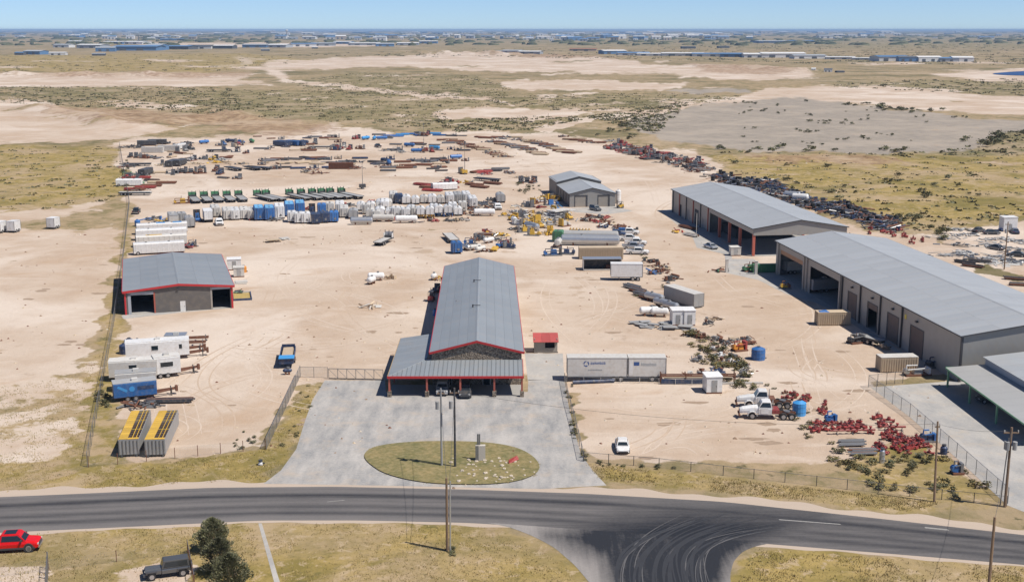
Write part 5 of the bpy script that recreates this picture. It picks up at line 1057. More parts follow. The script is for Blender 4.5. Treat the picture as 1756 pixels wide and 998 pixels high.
put('mats_a', K_slabs(2, 'tan', 4), 'flat pile of timber mats on the sand beyond the shed', 'mat pile', 470, 415, 0, None, 0.9); put('mats_b', K_slabs(3, 'offwhite', 3), 'pale board pile beside the timber mats', 'mat pile', 488, 411, 10, None, 0.8)
# beside the workshop
put('ves_w', K_vessel('white', 1.6, 0.6), 'small white tank on end beside the workshop rear corner', 'tank', 744, 480, 80); put('sc_y', K_scrap(7, ('yellow', 'tan', 'rust'), 7, 1.6), 'yellow and tan parts heap beside the small white tank', 'scrap', 755, 481)
put('fork_red', K_forklift('red'), 'red forklift parked in the shade of the workshop wall', 'forklift', 740, 516, 80); put('sk_dk', K_skid('navy', 'dark', 3, 1.6, 1.6, 3), 'dark blue pump unit in the shade of the workshop wall', 'pump', 748, 500, 80)
put('drum_w', K_vtank('blue', 0.45, 1.0), 'blue drum standing in the workshop shade', 'drum', 746, 541)
# cabin trailers by the shed, sand bed
put('cab_s1', K_box('white', 3.2, 2.6, 2.6), 'white cabin beside the right wall of the shed', 'cabin', 402, 462, 12); put('cab_s2', K_box('offwhite', 2.4, 2.2, 2.2), 'cream cabin beside the white one near the shed', 'cabin', 410, 474, 12); put('yd', K_vtank('orange', 0.7, 1.3), 'yellow-orange round bin by the shed cabins', 'bin', 418, 467)
def K_bund(): return 'containment_pit', [('kerb', MB().bx(-3.2, 3.2, -3.2, -2.9, 0, 0.4), P_['navy']), ('kerb', MB().bx(2.9, 3.2, -2.9, 2.9, 0, 0.4), P_['navy']), ('kerb', MB().bx(-3.2, 2.9, 2.9, 3.2, 0, 0.4), P_['offwhite']), ('kerb', MB().bx(-3.2, -2.9, -2.9, 2.9, 0, 0.4), P_['navy']), ('gravel', MB().bx(-2.9, 2.9, -2.9, 2.9, 0, 0.1), mat('yellow_gravel', (0.42, 0.31, 0.11), 0.95, 0, 0.3, 2))]
put('bund', K_bund, 'low kerbed pit of yellow gravel beside the shed', 'pit', 415, 509, 14, None, (0.62, 1.2, 1.0)); put('bund_sc', K_scrap(8, ('dark', 'green', 'rust'), 6, 1.4), 'small dark pump parts standing in the kerbed pit', 'scrap', 408, 503); put('pad_s', K_slabs(11, 'offwhite', 2), 'pale concrete slabs behind the kerbed gravel pit', 'slab', 411, 486, 14)
# white trailers stored behind the shed
for i, (a_, b_, p, lb) in enumerate((((228, 437), (318, 432), 'white', 'white ribbed tank roof to roof with others, nearest the shed'), ((232, 424), (322, 419), 'offwhite', 'white ribbed tank with a yellow roof stripe behind the shed'), ((236, 412), (318, 408), 'white', 'white ribbed tank in the middle of the stack behind the shed'), ((240, 402), (316, 398), 'white', 'white ribbed tank with blue roof sheets behind the shed'))):
    x, y, l, a = ln(a_, b_); t = place(('wt', i), K_tankbox(p, 12.5 + i * 0.4, 2.7, 3.0), lb, 'tank', x, y, a)
    if i == 1: ob('roof_stripe', MB().bx(-3.9, 0.2, -0.5, 0.5, 3.0, 3.05).mesh('roof_stripe', P_['yellow']), t)
    if i == 3:
        for xx in (-1.5, 3.0): ob('roof_sheet', MB().bx(xx, xx + 2.4, -0.9, 0.9, 3.0, 3.05).mesh('roof_sheet', P_['skyblue']), t)
put('sc_wt', K_scrap(9, ('red', 'steel', 'dark', 'navy'), 14, 3), 'red and grey hose reels at the end of the white tanks', 'scrap', 322, 425)
put('fork_g', K_skid('grey', 'steel', 2.4, 1.6, 1.8, 5), 'grey compressor standing off the end of the white tanks', 'compressor', 330, 423, 10)
# containers and cabins on the right
tc = put('cont_t1', K_container('tan', 6.4), 'tan shipping container with crumpled blue sheet on its roof', 'container', 1427, 556, 3)
ob('blue_sheet', MB().hexa([(-2.9, -0.9, 2.62), (-0.9, -1.0, 2.62), (-1.0, 0.7, 2.62), (-2.7, 0.8, 2.62)], [(-2.6, -0.6, 2.8), (-1.2, -0.7, 2.7), (-1.3, 0.4, 2.85), (-2.4, 0.5, 2.7)]).mesh('blue_sheet', P_['blue']), tc)
put('cont_t2', K_container('tan', 6.4, 2.5, 2.6, 'offwhite'), 'pale tan shipping container near the chain-link gate', 'container', 1537, 635, 5)
put('cont_g', K_van('grey', 10.5, 2.6, 0.35, 3.0, 'offwhite', False), 'long weathered grey box with pale roof beside the yard track', 'container', 1172, 520, 118)
put('cab_w1', K_box('white', 2.2, 2.8, 3.0), 'white rounded cabin with dark window, on the sand side of its pair', 'cabin', 1160, 556, 4); put('cab_w2', K_box('white', 2.2, 2.8, 3.0), 'white rounded cabin with dark window, on the track side of its pair', 'cabin', 1180, 556, 4)
put('bluetank', K_vtank('blue', 1.2, 1.9), 'blue round tank standing alone beside the yard track', 'tank', 1300, 616); put('oj', K_skid('orange', 'red', 2.6, 1.8, 1.7, 9), 'orange machine with red parts beside the yard track', 'machine', 1268, 601, 20)
put('blu2', K_vtank('skyblue', 1.0, 1.9), 'bright blue tank among weeds near the old white trucks', 'tank', 1370, 711)
for i, (px, py, rz) in enumerate(((1098, 556, 20), (1110, 561, -10), (1133, 558, 8), (1150, 564, 3), (1170, 564, 5))): put(('slab', i), K_slabs(20 + i, 'grey', 4), 'pile of grey steel mats in front of the white cabins', 'mat pile', px, py, rz, 'grey mats by the white cabins', 0.75)
for i, (px, py, rz, L) in enumerate(((1113, 541, 8, 3.4), (1131, 543, -5, 3.0), (1122, 517, 130, 4.5), (1136, 527, 130, 4.0), (1150, 532, 128, 3.5))): put(('vs', i), K_vessel('silver' if i > 1 else 'white', L, 0.75), 'white vessel lying among steel mats' if i < 2 else 'dull silver vessel in the fence-line row of vessels', 'vessel', px, py, rz, 'white vessels by mats' if i < 2 else 'silver vessels in a row')
for i, (px, py) in enumerate(((1085, 495), (1094, 501), (1103, 508), (1112, 513))): put(('fl', i), K_pipes(5, 4.5, 0.2, 'steel', 2, i), 'short stack of grey pipe along the weedy fence line', 'pipe stack', px, py, 125, 'grey pipe stacks on the fence line')
# open-fronted box, tan container and trailer row by the diagonal line
put('cont_t3', K_container('tan', 11, 2.8, 2.9), 'long tan container behind the open-fronted box', 'container', 1030, 443, 2)
def K_openbox(): return 'open_shelter', [('roof', MB().bx(-4.6, 4.6, -1.6, 1.6, 2.7, 2.82), P_['silver']), ('rear_wall', MB().bx(-4.5, 4.5, 1.45, 1.55, 0.1, 2.7), P_['dark']), ('side_wall', MB().bx(-4.55, -4.45, -1.5, 1.45, 0.1, 2.7), P_['offwhite']), ('side_wall', MB().bx(4.45, 4.55, -1.5, 1.45, 0.1, 2.7), P_['offwhite']), ('floor', MB().bx(-4.55, 4.55, -1.55, 1.55, 0, 0.1), P_['steel']), ('front_sill', MB().bx(-4.5, 4.5, -1.6, -1.52, 0.1, 0.35), P_['offwhite']), ('bench', MB().bx(1.0, 4.0, 0.2, 1.2, 0.1, 1.0), P_['rust'])]
put('openbox', K_openbox, 'silver-roofed shelter open on its front side', 'shelter', 1032, 462, 2)
put('van_d', K_van('white', 7.2, 2.6, 1.0, 3.9), 'white ribbed box trailer parked beside the open shelter', 'trailer', 1074, 480, 178)
for i, (px, py, L) in enumerate(((1008, 413, 16), (1012, 421, 15))): put(('bigv', i), K_vessel('silver' if i else 'grey', L, 1.25), 'very long grey cylindrical vessel lying behind the tan container', 'vessel', px, py, 174, 'two long cylindrical vessels')
put('gbox', K_tankbox('green', 3.4, 2.8, 3.0), 'green steel tank at the end of the long vessels', 'tank', 957, 414, 80); put('wcy', K_bulk('offwhite', 3.2, 0.9, 1.5), 'two-humped white tank below the green tank', 'tank', 957, 424, 80)
put('sk_b', K_skid('blue', 'dark', 4.5, 2.4, 2, 12), 'blue and black pump unit by the long tan container', 'pump', 948, 438, 10); put('sk_b2', K_skid('navy', 'steel', 4, 2.2, 1.8, 14), 'dark engine unit by the long tan container', 'pump', 972, 436, 170)
# pickups parked side by side across the track
pk = [('white', 'white', 1078, 402, 'white pickup truck with a blue covered bed in the parked row'), ('white', 'white', 1078, 413, 'white crew pickup, second from the blue-covered one in the row'), ('white', 'white', 1090, 420, 'white pickup in the middle of the parked row'), ('silver', 'silver', 1085, 427, 'silver pickup between white ones in the parked row'), ('white', 'white', 1093, 436, 'white pickup at the shelter end of the parked row')]
for i, (p, b_, px, py, lb) in enumerate(pk):
    t = put('pk_' + p, K_pickup(p), lb, 'pickup', px, py, -6)
    if i == 0: ob('bed_cover', MB().bx(-2.8, -0.95, -0.95, 0.95, 1.15, 1.75).mesh('bed_cover', P_['blue']), t)
put('pk_b', K_pickup('navy'), 'dark blue pickup at the far end of the parked row', 'pickup', 1055, 405, -6)
put('car_g', K_car('gunmetal', 4.9, 1.9, True), 'grey estate car outside the small back garage', 'car', 1021, 361, -60); put('car_s', K_car('silver', 4.7, 1.85), 'silver car parked outside the red-posted building', 'car', 1219, 426, -65)
put('fork_y', K_forklift('yellow'), 'yellow forklift beside the small back garage', 'forklift', 1063, 357, 200); put('silo_w', K_vtank('white', 0.9, 4.2), 'tall white tank against the small back garage', 'tank', 1060, 349)
put('cab_x', K_box('offwhite', 2.6, 2.0, 2.2), 'cream cabin outside the red-posted building corner', 'cabin', 1260, 438, 6)
for i, (px, py) in enumerate(((1246, 467), (1296, 470))): put(('gp', i), lambda: ('gate_pier', [('pier', MB().bx(-0.3, 0.3, -0.3, 0.3, 0, 3.0), P_['offwhite']), ('cap', MB().bx(-0.36, 0.36, -0.36, 0.36, 3.0, 3.12), P_['offwhite'])]), 'tall pale gate pier at the concrete apron', 'pier', px, py, 6, 'gate piers at the apron')
put('hed', K_container('green', 7.2, 1.2, 2.0), 'dark green low bin between the two grey buildings', 'bin', 1316, 467, 6); put('sk_gp', K_skid('green', 'rust', 3.2, 2, 2, 17), 'green machine beside the gate pier', 'machine', 1285, 465, 20); put('sk_gp2', K_scrap(44, ('rust', 'green', 'dark'), 8, 2), 'low rusty frame by the far gate pier', 'scrap', 1232, 466)
put('trl_in', K_office('grey', 7, 2.4, 3.0, 'grey', True, ()), 'grey equipment trailer standing inside the open warehouse bay', 'trailer', 1412, 500, 20); put('trl_in2', K_van('offwhite', 7, 2.4, 0.9, 3.0), 'pale trailer inside the far warehouse bay', 'trailer', 1366, 468, 20)
put('wv1', K_skid('yellow', 'rust', 2.2, 1.4, 1.0, 18), 'small yellow machine on the warehouse apron', 'machine', 1347, 495, 10)
put('flat_w', K_flat('grey', None, 6.0, 2.2), 'small grey flatbed trailer in the warehouse door shadow', 'trailer', 1490, 588, 126); put('sk_w', K_skid('dark', 'steel', 3, 2, 1.6, 19), 'black engine unit in front of the small flatbed', 'engine', 1468, 588, 20)
put('boat', K_skid('silver', 'white', 4.4, 1.8, 1.3, 21), 'silver and white machine beside the pale tan container', 'machine', 1572, 643, 8); put('dkutv', K_skid('dark', 'navy', 4, 2.2, 2.2, 22), 'dark machine parked by the corner of the warehouse', 'machine', 1608, 628, 20)
put('car_dk1', K_car('dark', 4.8, 1.9, True), 'black estate car in the carport shade', 'car', 1702, 690, 175); put('pallet_w', K_scrap(25, ('tan', 'brown'), 5, 1.5), 'pallets beside the pale tan container', 'pallet', 1515, 598)
put('flower', K_scrap(26, ('yellow', 'red'), 6, 2), 'yellow and red fittings on the red-posted building apron', 'fitting', 1160, 399); put('redpipe', K_pipes(6, 7, 0.15, 'rust', 2, 27), 'rusty pipe stack lying along the apron edge', 'pipe stack', 1180, 392, 118); put('redpipe2', K_pipes(5, 5, 0.15, 'offwhite', 2, 28), 'pale and rusty pipe stack lying along the apron edge', 'pipe stack', 1184, 405, 125)
put('light_wh', lambda: ('lamp_post', [('post', MB().cyl((0, 0, 0), (0, 0, 6), 0.1, 6), P_['offwhite']), ('lamp', MB().bx(-0.5, 0.1, -0.15, 0.15, 5.9, 6.1), P_['dark'])]), 'white lamp post outside the red-posted building', 'lamp post', 1194, 402)

# ------------------------------------------------------------------ the long row of tanks and box bodies across the yard
W1, GW = 'tanks in the long row across the yard', 'white tank standing in the long mixed row across the yard'
row = [  # px, py (front foot), kind, paint, label or None
 (299, 389, 'office', 'offwhite', 'cream camper with dark rear windows at the row end'), (327, 392, 'bulk', 'grey', 'dull grey round tank trailer at the row end'),
 (340, 381, 'skid', 'blue', 'blue pump truck body squeezed between round tank and white van'), (358, 382, 'box', 'white', 'white box van in front of the green-boarded trailers'), (377, 388, 'pickup', 'white', 'white van with blue windscreen standing forward of the row'),
 (391, 378, 'rib', 'offwhite', GW), (404, 378, 'rib', 'white', GW), (420, 377, 'rib', 'offwhite', GW), (445, 379, 'tank', 'blue', 'bright blue steel tank'), (463, 379, 'tank', 'blue', 'bright blue steel tank'),
 (480, 376, 'tank', 'white', GW), (497, 372, 'tank', 'blue', 'bright blue steel tank'), (515, 370, 'tank', 'blue', 'bright blue steel tank'), (501, 382, 'ribs', 'white', GW), (513, 384, 'ribs', 'white', GW), (525, 384, 'ribs', 'white', GW),
 (536, 370, 'skid', 'navy', 'white and navy pump body in the tank row'), (552, 368, 'ribs', 'blue', 'short blue tank behind the dark blue tanks'), (542, 385, 'ribs', 'navy', 'dark blue tank'), (557, 383, 'ribs', 'navy', 'dark blue tank'), (573, 382, 'ribs', 'blue', 'dusty blue tank beside the dark blue ones'),
 (590, 374, 'rib', 'offwhite', 'long cream covered tank lying askew'), (606, 376, 'bulk', 'grey', 'grey round tank trailer behind the forward silver vessel'),
 (619, 362, 'bulk', 'white', None), (636, 362, 'bulk', 'white', None), (653, 359, 'bulk', 'white', None), (666, 357, 'bulk', 'offwhite', None), (635, 374, 'bulk', 'offwhite', None), (652, 373, 'bulk', 'white', None), (669, 373, 'bulk', 'white', None), (687, 372, 'bulk', 'white', None), (706, 370, 'bulk', 'white', None),
 (722, 376, 'bulky', 'white', 'white round tank on yellow hoppers'), (738, 376, 'bulky', 'white', 'white round tank on yellow hoppers'), (753, 373, 'bulkb', 'white', 'white round tank on blue hoppers'), (769, 373, 'bulkb', 'white', 'white round tank on blue hoppers'), (786, 371, 'bulk', 'white', None),
 (697, 351, 'bulk', 'white', None), (713, 351, 'bulk', 'white', None), (728, 350, 'bulk', 'offwhite', None), (742, 350, 'bulk', 'white', None), (757, 350, 'bulk', 'offwhite', None), (772, 350, 'rib', 'white', GW), (786, 349, 'rib', 'grey', 'grey tank'), (801, 348, 'rib', 'white', GW), (675, 348, 'rib', 'offwhite', GW), (684, 350, 'ribs', 'navy', 'dark blue tank'),
 (860, 349, 'bulk', 'grey', 'pale round tank at the garage end of the row'), (831, 371, 'vess', 'white', 'white vessel lying in front of the row at the garage end'), (620, 386, 'vess', 'silver', 'silver vessel lying forward of the tank row'), (657, 381, 'vess', 'offwhite', 'cream vessel lying forward of the round tanks'), (697, 383, 'vess', 'white', 'long white vessel lying forward of the round tanks'),
 (679, 374, 'ribs', 'white', GW), (645, 380, 'ribs', 'offwhite', GW), (660, 362, 'rib', 'white', GW), (628, 368, 'ribs', 'offwhite', GW), (696, 376, 'ribs', 'white', GW), (713, 374, 'ribs', 'offwhite', GW), (745, 369, 'ribs', 'white', GW), (777, 366, 'ribs', 'white', GW), (794, 364, 'ribs', 'offwhite', GW), (812, 356, 'rib', 'white', GW), (583, 366, 'rib', 'white', GW), (566, 366, 'ribs', 'offwhite', GW), (433, 378, 'rib', 'offwhite', GW), (371, 373, 'rib', 'offwhite', GW), (313, 384, 'ribs', 'grey', 'grey tank'), (855, 361, 'pickup', 'white', 'white pickup truck at the garage end of the row')]
for i, (px, py, kd, p, lb) in enumerate(row):
    rz = 96 + max(0, (640 - px)) * 0.04; gr = W1 if lb in (GW, None) else None; lb_ = lb or 'white round-topped bulk tank standing in the long row'; gr = gr if lb else 'white round-topped tanks in the long row'
    if lb in ('bright blue steel tank', 'dark blue tank', 'white round tank on yellow hoppers', 'white round tank on blue hoppers', 'grey tank'):
        lb_ = lb + ' standing in the long row across the yard'; gr = lb + 's in the row'
    x, y = at(px, py); d = Vector((math.cos(R(rz)), math.sin(R(rz))))
    def put2(key, b, cat, half, rot=0): place(key, b, lb_, cat, x + d.x * half, y + d.y * half, R(rz + rot), gr)
    if kd == 'tank': put2(('tb', p), K_tankbox(p, 8, 2.9, 3.9, True, 0.45, 'paleblue' if p == 'blue' else None), 'tank', 4)
    elif kd == 'rib': put2(('rb', p), K_tankbox(p, 9, 2.7, 2.95), 'tank', 4.5)
    elif kd == 'ribs': put2(('rs', p), K_tankbox(p, 4.5, 2.6, 3.1), 'tank', 2.2)
    elif kd == 'bulk': put2(('bk', p, i % 3), K_loaf(p, (5.2, 5.8, 6.6)[i % 3], (2.8, 3.0, 2.7)[i % 3], (2.6, 2.8, 2.4)[i % 3]), 'bulk tank', 2.9) if px < 860 and px > 350 else put2(('bk', p), K_loaf(p), 'tank trailer', 3.8)
    elif kd == 'bulky': put2('bky', K_loaf('white', 4.5, 2.7, 3.5, 'yellow'), 'tank trailer', 2.8)
    elif kd == 'bulkb': put2('bkb', K_loaf('white', 4.5, 2.7, 3.5, 'blue'), 'tank trailer', 2.8)
    elif kd == 'office': put2('camp', K_office('offwhite', 8, 2.6, 3.3, 'grey', False, ()), 'camper', 4)
    elif kd == 'box': put2('vbox', K_van('white', 7, 2.5, 0.9, 3.4), 'van', 3.5)
    elif kd == 'pickup': put2('vpk', K_pickup(p, 6.4, 2.3), 'van' if px < 400 else 'pickup', 3.2, 180)
    elif kd == 'skid': put2(('rk', p), K_skid(p, 'dark', 6, 2.5, 3.0, 31), 'pump', 3)
    elif kd == 'vess': put2(('vv', p), K_vessel(p, 6.0, 0.95), 'vessel', 0.8, -94)
for i, (px, py, kd) in enumerate(((812, 360, 'rust'), (822, 352, 'navy'), (833, 350, 'navy'), (842, 356, 'rust'), (845, 344, 'steel'), (808, 369, 'rust'), (790, 378, 'rust'), (775, 379, 'tan'))): put(('rj', i), K_scrap(90 + i, (kd, 'dark', 'steel', kd), 14, 3.6), 'jumbled ' + {'rust': 'rusty', 'navy': 'dark blue', 'steel': 'grey', 'tan': 'tan'}[kd] + ' equipment heap at the garage end of the tank row', 'scrap', px, py, i * 30, 'jumbled equipment heaps in the row')
for i, (px, py) in enumerate(((602, 354), (640, 347), (560, 357), (590, 352), (528, 360), (628, 379), (645, 379), (672, 379), (712, 382), (745, 380), (470, 379), (435, 377))): put(('rf', i % 5), K_scrap(130 + i % 5, ('rust', 'steel', 'red', 'dark'), 10, 2.4), 'rusty fittings strewn between tanks of the long row', 'scrap', px, py, i * 40, 'fittings between the row tanks')
# flatbeds with green headboards behind the row
for i, px in enumerate((330, 350, 369, 389, 409, 441, 456, 496, 516, 535, 551, 566, 585)):
    py = 343 - (px - 330) * 0.03; x, y = at(px, py); rz = 128 if px > 430 else 112; d = Vector((math.cos(R(rz)), math.sin(R(rz)))); L = 11.0 if px < 430 else 13.5
    place(('fb', L), K_flat('grey', 'green', L), 'flatbed trailer with tall green headboard behind the tank row', 'trailer', x - d.x * (L / 2 - 0.5), y - d.y * (L / 2 - 0.5), R(rz), 'flatbed trailers with green headboards')
# left yard corner and fence end
put('sc_c1', K_scrap(51, ('dark', 'steel', 'blue'), 12, 4), 'dark equipment heap in the sand yard corner behind the shed', 'scrap', 265, 378); put('sc_c2', K_scrap(52, ('yellow', 'grey', 'steel'), 12, 4), 'grey and yellow parts heap by the corner camper', 'scrap', 283, 381); put('veh_c', K_pickup('dark'), 'dark pickup in the yard corner by the fence', 'pickup', 234, 366, 100); put('bl_c', K_vtank('blue', 0.8, 1.6), 'small blue tank by the corner fence', 'tank', 236, 388); put('yl_c', K_skid('yellow', 'rust', 5, 2, 2.2, 33), 'yellow winch unit behind the camper', 'winch', 312, 349, 20)
# blue-fronted trailer and its parts field
put('tr_w', K_flat('offwhite', None, 11.0, 2.6), 'long white flat trailer behind the blue unit', 'trailer', 773, 412, 103); put('blu_u', K_tankbox('blue', 3.2, 2.7, 3.0), 'bright blue steel unit at the end of the white flat trailer', 'unit', 783, 434, 100)
field = [(806, 419, 'skid', 'blue'), (815, 429, 'vess', 'offwhite'), (812, 413, 'scrap', 'rust'), (800, 429, 'vess', 'silver'), (822, 411, 'skid', 'steel'), (832, 404, 'pipes', 'steel'), (838, 417, 'vess', 'white'), (852, 412, 'scrap', 'dark'), (846, 404, 'scrap', 'yellow'), (863, 405, 'scrap', 'yellow'), (868, 419, 'skid', 'red'), (860, 424, 'skid', 'blue'), (848, 429, 'pipes', 'yellow'), (830, 431, 'scrap', 'rust'), (873, 426, 'skid', 'navy'), (833, 399, 'scrap', 'red'), (824, 432, 'vess', 'offwhite')]
LF = {'skid': 'pump unit', 'vess': 'vessel', 'scrap': 'parts heap', 'pipes': 'pipe stack'}
seen = {}
for i, (px, py, kd, p) in enumerate(field):
    b = {'skid': K_skid(p, 'steel', 3.2, 1.7, 1.7, i), 'vess': K_vessel(p, 3.0, 0.6), 'scrap': K_scrap(200 + i, (p, 'steel', p), 10, 2.4), 'pipes': K_pipes(6, 5, 0.14, p, 2, i)}[kd]
    put(('fi', i), b, {'steel': 'grey', 'offwhite': 'cream', 'navy': 'navy'}.get(p, p) + ' ' + LF[kd] + ' in the parts cluster behind the workshop', LF[kd].split()[-1], px, py, i * 37, 'parts cluster: ' + p + ' ' + kd)
# yellow and white equipment cluster near the garage
rc = random.Random(4)
yel = [(870, 370, 'yellow'), (880, 377, 'yellow'), (888, 386, 'white'), (893, 392, 'yellow'), (901, 398, 'yellow'), (905, 385, 'yellow'), (912, 372, 'yellow'), (918, 380, 'yellow'), (897, 372, 'steel'), (893, 362, 'offwhite'), (905, 355, 'steel'), (916, 350, 'rust'), (924, 357, 'red'), (928, 347, 'white'), (945, 352, 'blue'), (953, 356, 'skyblue'), (938, 342, 'yellow'), (950, 344, 'yellow'), (930, 368, 'offwhite'), (925, 390, 'yellow'), (940, 386, 'offwhite'), (933, 402, 'yellow'), (915, 404, 'yellow'), (947, 368, 'offwhite'), (962, 366, 'yellow'), (945, 402, 'yellow'), (974, 376, 'yellow'), (885, 395, 'dark'), (955, 378, 'offwhite'), (968, 388, 'offwhite')]
cn = {'steel': 'grey', 'offwhite': 'cream', 'skyblue': 'pale blue'}
for i, (px, py, p) in enumerate(yel):
    b = K_skid(p, 'yellow' if i % 2 else 'steel', rc.uniform(3, 5), 2.2, rc.uniform(1.6, 2.6), i) if i % 3 else K_scrap(300 + i, (p, p, 'steel', 'tan'), 12, 3)
    put(('ye', i), b, cn.get(p, p) + (' pump unit' if i % 3 else ' parts heap') + ' in the crowded cluster beside the small garage', 'pump' if i % 3 else 'parts', px, py, rc.uniform(0, 360), 'garage cluster: ' + p + (' pumps' if i % 3 else ' heaps'))
put('vcy1', K_vessel('silver', 6, 0.9), 'upturned silver vessel on the sand side of the garage cluster', 'vessel', 912, 394, 120); put('vcy2', K_vessel('white', 3.5, 0.8), 'white vessel at the near corner of the garage cluster', 'vessel', 882, 383, 100); put('matbig', K_slabs(61, 'offwhite', 6), 'spread of pale matting in the garage cluster', 'mat pile', 950, 374, 30, None, 2.0)
put('yb1', K_manifold(6.5, 'yellow'), 'yellow beam lying behind the long grey vessels', 'beam', 968, 403, 4); put('yb2', K_manifold(6.5, 'yellow'), 'yellow beam lying on the fence line by the long vessels', 'beam', 995, 398, -18)
# rusty clutter between the garage and the pickups
for i, (px, py, p) in enumerate(((1003, 380, 'dark'), (1012, 373, 'rust'), (1022, 382, 'red'), (1030, 374, 'dark'), (1036, 381, 'rust'), (1041, 374, 'red'), (1032, 390, 'navy'), (1046, 386, 'tan'), (1060, 392, 'rust'), (1067, 390, 'rust'), (1080, 394, 'dark'), (1115, 450, 'dark'), (1125, 459, 'rust'), (1133, 468, 'rust'), (1120, 470, 'blue'), (1140, 462, 'tan'), (1147, 482, 'dark'), (1155, 478, 'rust'))): put(('cl', i), K_scrap(400 + i, (p, p, 'steel', 'rust'), 11, 2.4), cn.get(p, p) + ' iron heap along the weedy edge of the yard track', 'scrap', px, py, i * 50, 'iron heaps along the track: ' + p)
# junk among weeds on the diagonal fence line
for i, (px, py, p) in enumerate(((1193, 573, 'steel'), (1205, 580, 'rust'), (1228, 582, 'steel'), (1240, 588, 'dark'), (1250, 592, 'white'), (1225, 600, 'white'), (1237, 612, 'white'), (1245, 622, 'dark'), (1262, 586, 'tan'), (1280, 584, 'steel'), (1290, 590, 'rust'), (1254, 612, 'steel'), (1262, 628, 'offwhite'), (1272, 645, 'steel'), (1275, 633, 'white'), (1195, 618, 'steel'), (1230, 640, 'navy'), (1243, 648, 'rust'), (1180, 645, 'offwhite'), (1205, 640, 'grey'), (1215, 556, 'dark'), (1225, 548, 'tan'), (1182, 575, 'rust'))): put(('dj', i), K_scrap(450 + i, (p, p, 'steel', 'rust'), 9, 2.0), cn.get(p, p) + ' junk heap among weeds on the diagonal fence line', 'junk', px, py, i * 43, 'junk among weeds: ' + p, 0.8)
put('rackA', lambda: ('steel_rack', [('beam', MB().bx(-6, 6, -0.1, 0.1, 1.2, 1.4), P_['rust']), ('beam', MB().bx(-6, 6, 0.9, 1.1, 1.2, 1.4), P_['rust']), ('tarp', MB().bx(-6, 3, -0.25, -0.18, 0.1, 0.9), P_['navy']), ('liner', MB().bx(-5.5, 5.5, 0.05, 0.95, 0.9, 1.0), P_['tan'])] + [('post', MB().bx(x - 0.08, x + 0.08, y - 0.08, y + 0.08, 0, 1.8), P_['rust']) for x in (-6, -2, 2, 6) for y in (0, 1)]), 'low rusty steel rack with dark blue skirt beside the box trailers', 'rack', 1197, 658, 1)
put('beamw', lambda: ('kerb_beam', [('beam', MB().bx(-4.4, 4.4, -0.15, 0.15, 0, 0.35), P_['offwhite']), ('end_block', MB().bx(-4.5, -4.3, -0.2, 0.2, 0, 0.45), P_['offwhite'])]), 'pale concrete beam lying between cabin and weeds', 'beam', 1262, 659, 2); put('bluetarp', lambda: ('tarp_roll', [('roll', MB().cyl((-3.4, 0, 0.3), (3.4, 0.6, 0.3), 0.3, 8), P_['navy']), ('strap', MB().cyl((-0.1, 0.28, 0.3), (0.1, 0.32, 0.3), 0.32, 8), P_['dark'])]), 'long blue tarpaulin roll in front of the swirl-logo trailer', 'tarp', 1018, 658, 3)
# red wellhead valves at the right-hand corner
rv = random.Random(9)
RED = [((1398, 733), (1440, 738), 13), ((1440, 728), (1500, 740), 12), ((1508, 718), (1530, 740), 9), ((1515, 752), (1560, 752), 12), ((1500, 772), (1590, 772), 20), ((1545, 745), (1580, 765), 10), ((1350, 680), (1390, 690), 14), ((1400, 698), (1420, 702), 4)]
nvv = 0
RW = ['in the valve rows nearest the grey pipe rows', 'along the long red manifold', 'in the line up to the short red manifold', 'in the middle of the big valve patch', 'in the valve patch edge facing the weeds', 'by the dark blue pump at the fence', 'among the weeds behind the old trucks', 'on open sand past the bright blue tank']
for (a_, b_, n), rw in zip(RED, RW):
    for k in range(n):
        t = rv.random(); px = a_[0] + (b_[0] - a_[0]) * t + rv.uniform(-9, 9); py = a_[1] + (b_[1] - a_[1]) * t + rv.uniform(-8, 9)
        far_ = px < 1430 and py < 710
        put(('gv', k % 6, far_), K_valve(k % 6, 'rust' if far_ and k % 2 else 'red'), 'red flanged gate valve ' + rw, 'valve', px, py, rv.uniform(0, 360), 'valves by the old trucks' if far_ else 'red valves near the corner pole', (lambda q: (q, q, q * 0.7))(rv.uniform(0.55, 0.85)))
put('mf1', K_manifold(6.5), 'long red pipe manifold edging the valve rows', 'manifold', 1462, 744, 4); put('mf2', K_manifold(3.4), 'short red pipe manifold at the head of the valves', 'manifold', 1532, 738, -4)
for i, (px, py) in enumerate(((1459, 759), (1461, 765), (1478, 774), (1482, 780))): put(('gpipe', i), K_pipes(4, 3.6, 0.12, 'steel', 1, i), 'short grey pipe row laid on the sand beside the red valves', 'pipe row', px, py, 4, 'grey pipe rows by the valves')
put('bsk', K_skid('blue', 'blue', 1.8, 1.1, 1.2, 41), 'blue pump standing behind the red valve rows', 'pump', 1425, 724, 15); put('bsk2', K_skid('navy', 'blue', 2.2, 1.3, 1.2, 42), 'dark blue pump at the fence end of the valves', 'pump', 1592, 757, 5); put('mtr', K_skid('blue', 'steel', 1.5, 1.2, 1.5, 43), 'blue meter unit among the corner weeds', 'meter', 1641, 812, 5); put('drumc', K_vtank('navy', 0.45, 0.9), 'dark drum by the fence near the corner pole', 'drum', 1618, 778); put('cyl_w', K_vtank('silver', 0.35, 1.6), 'pale gas cylinder among the corner weeds', 'cylinder', 1512, 793)
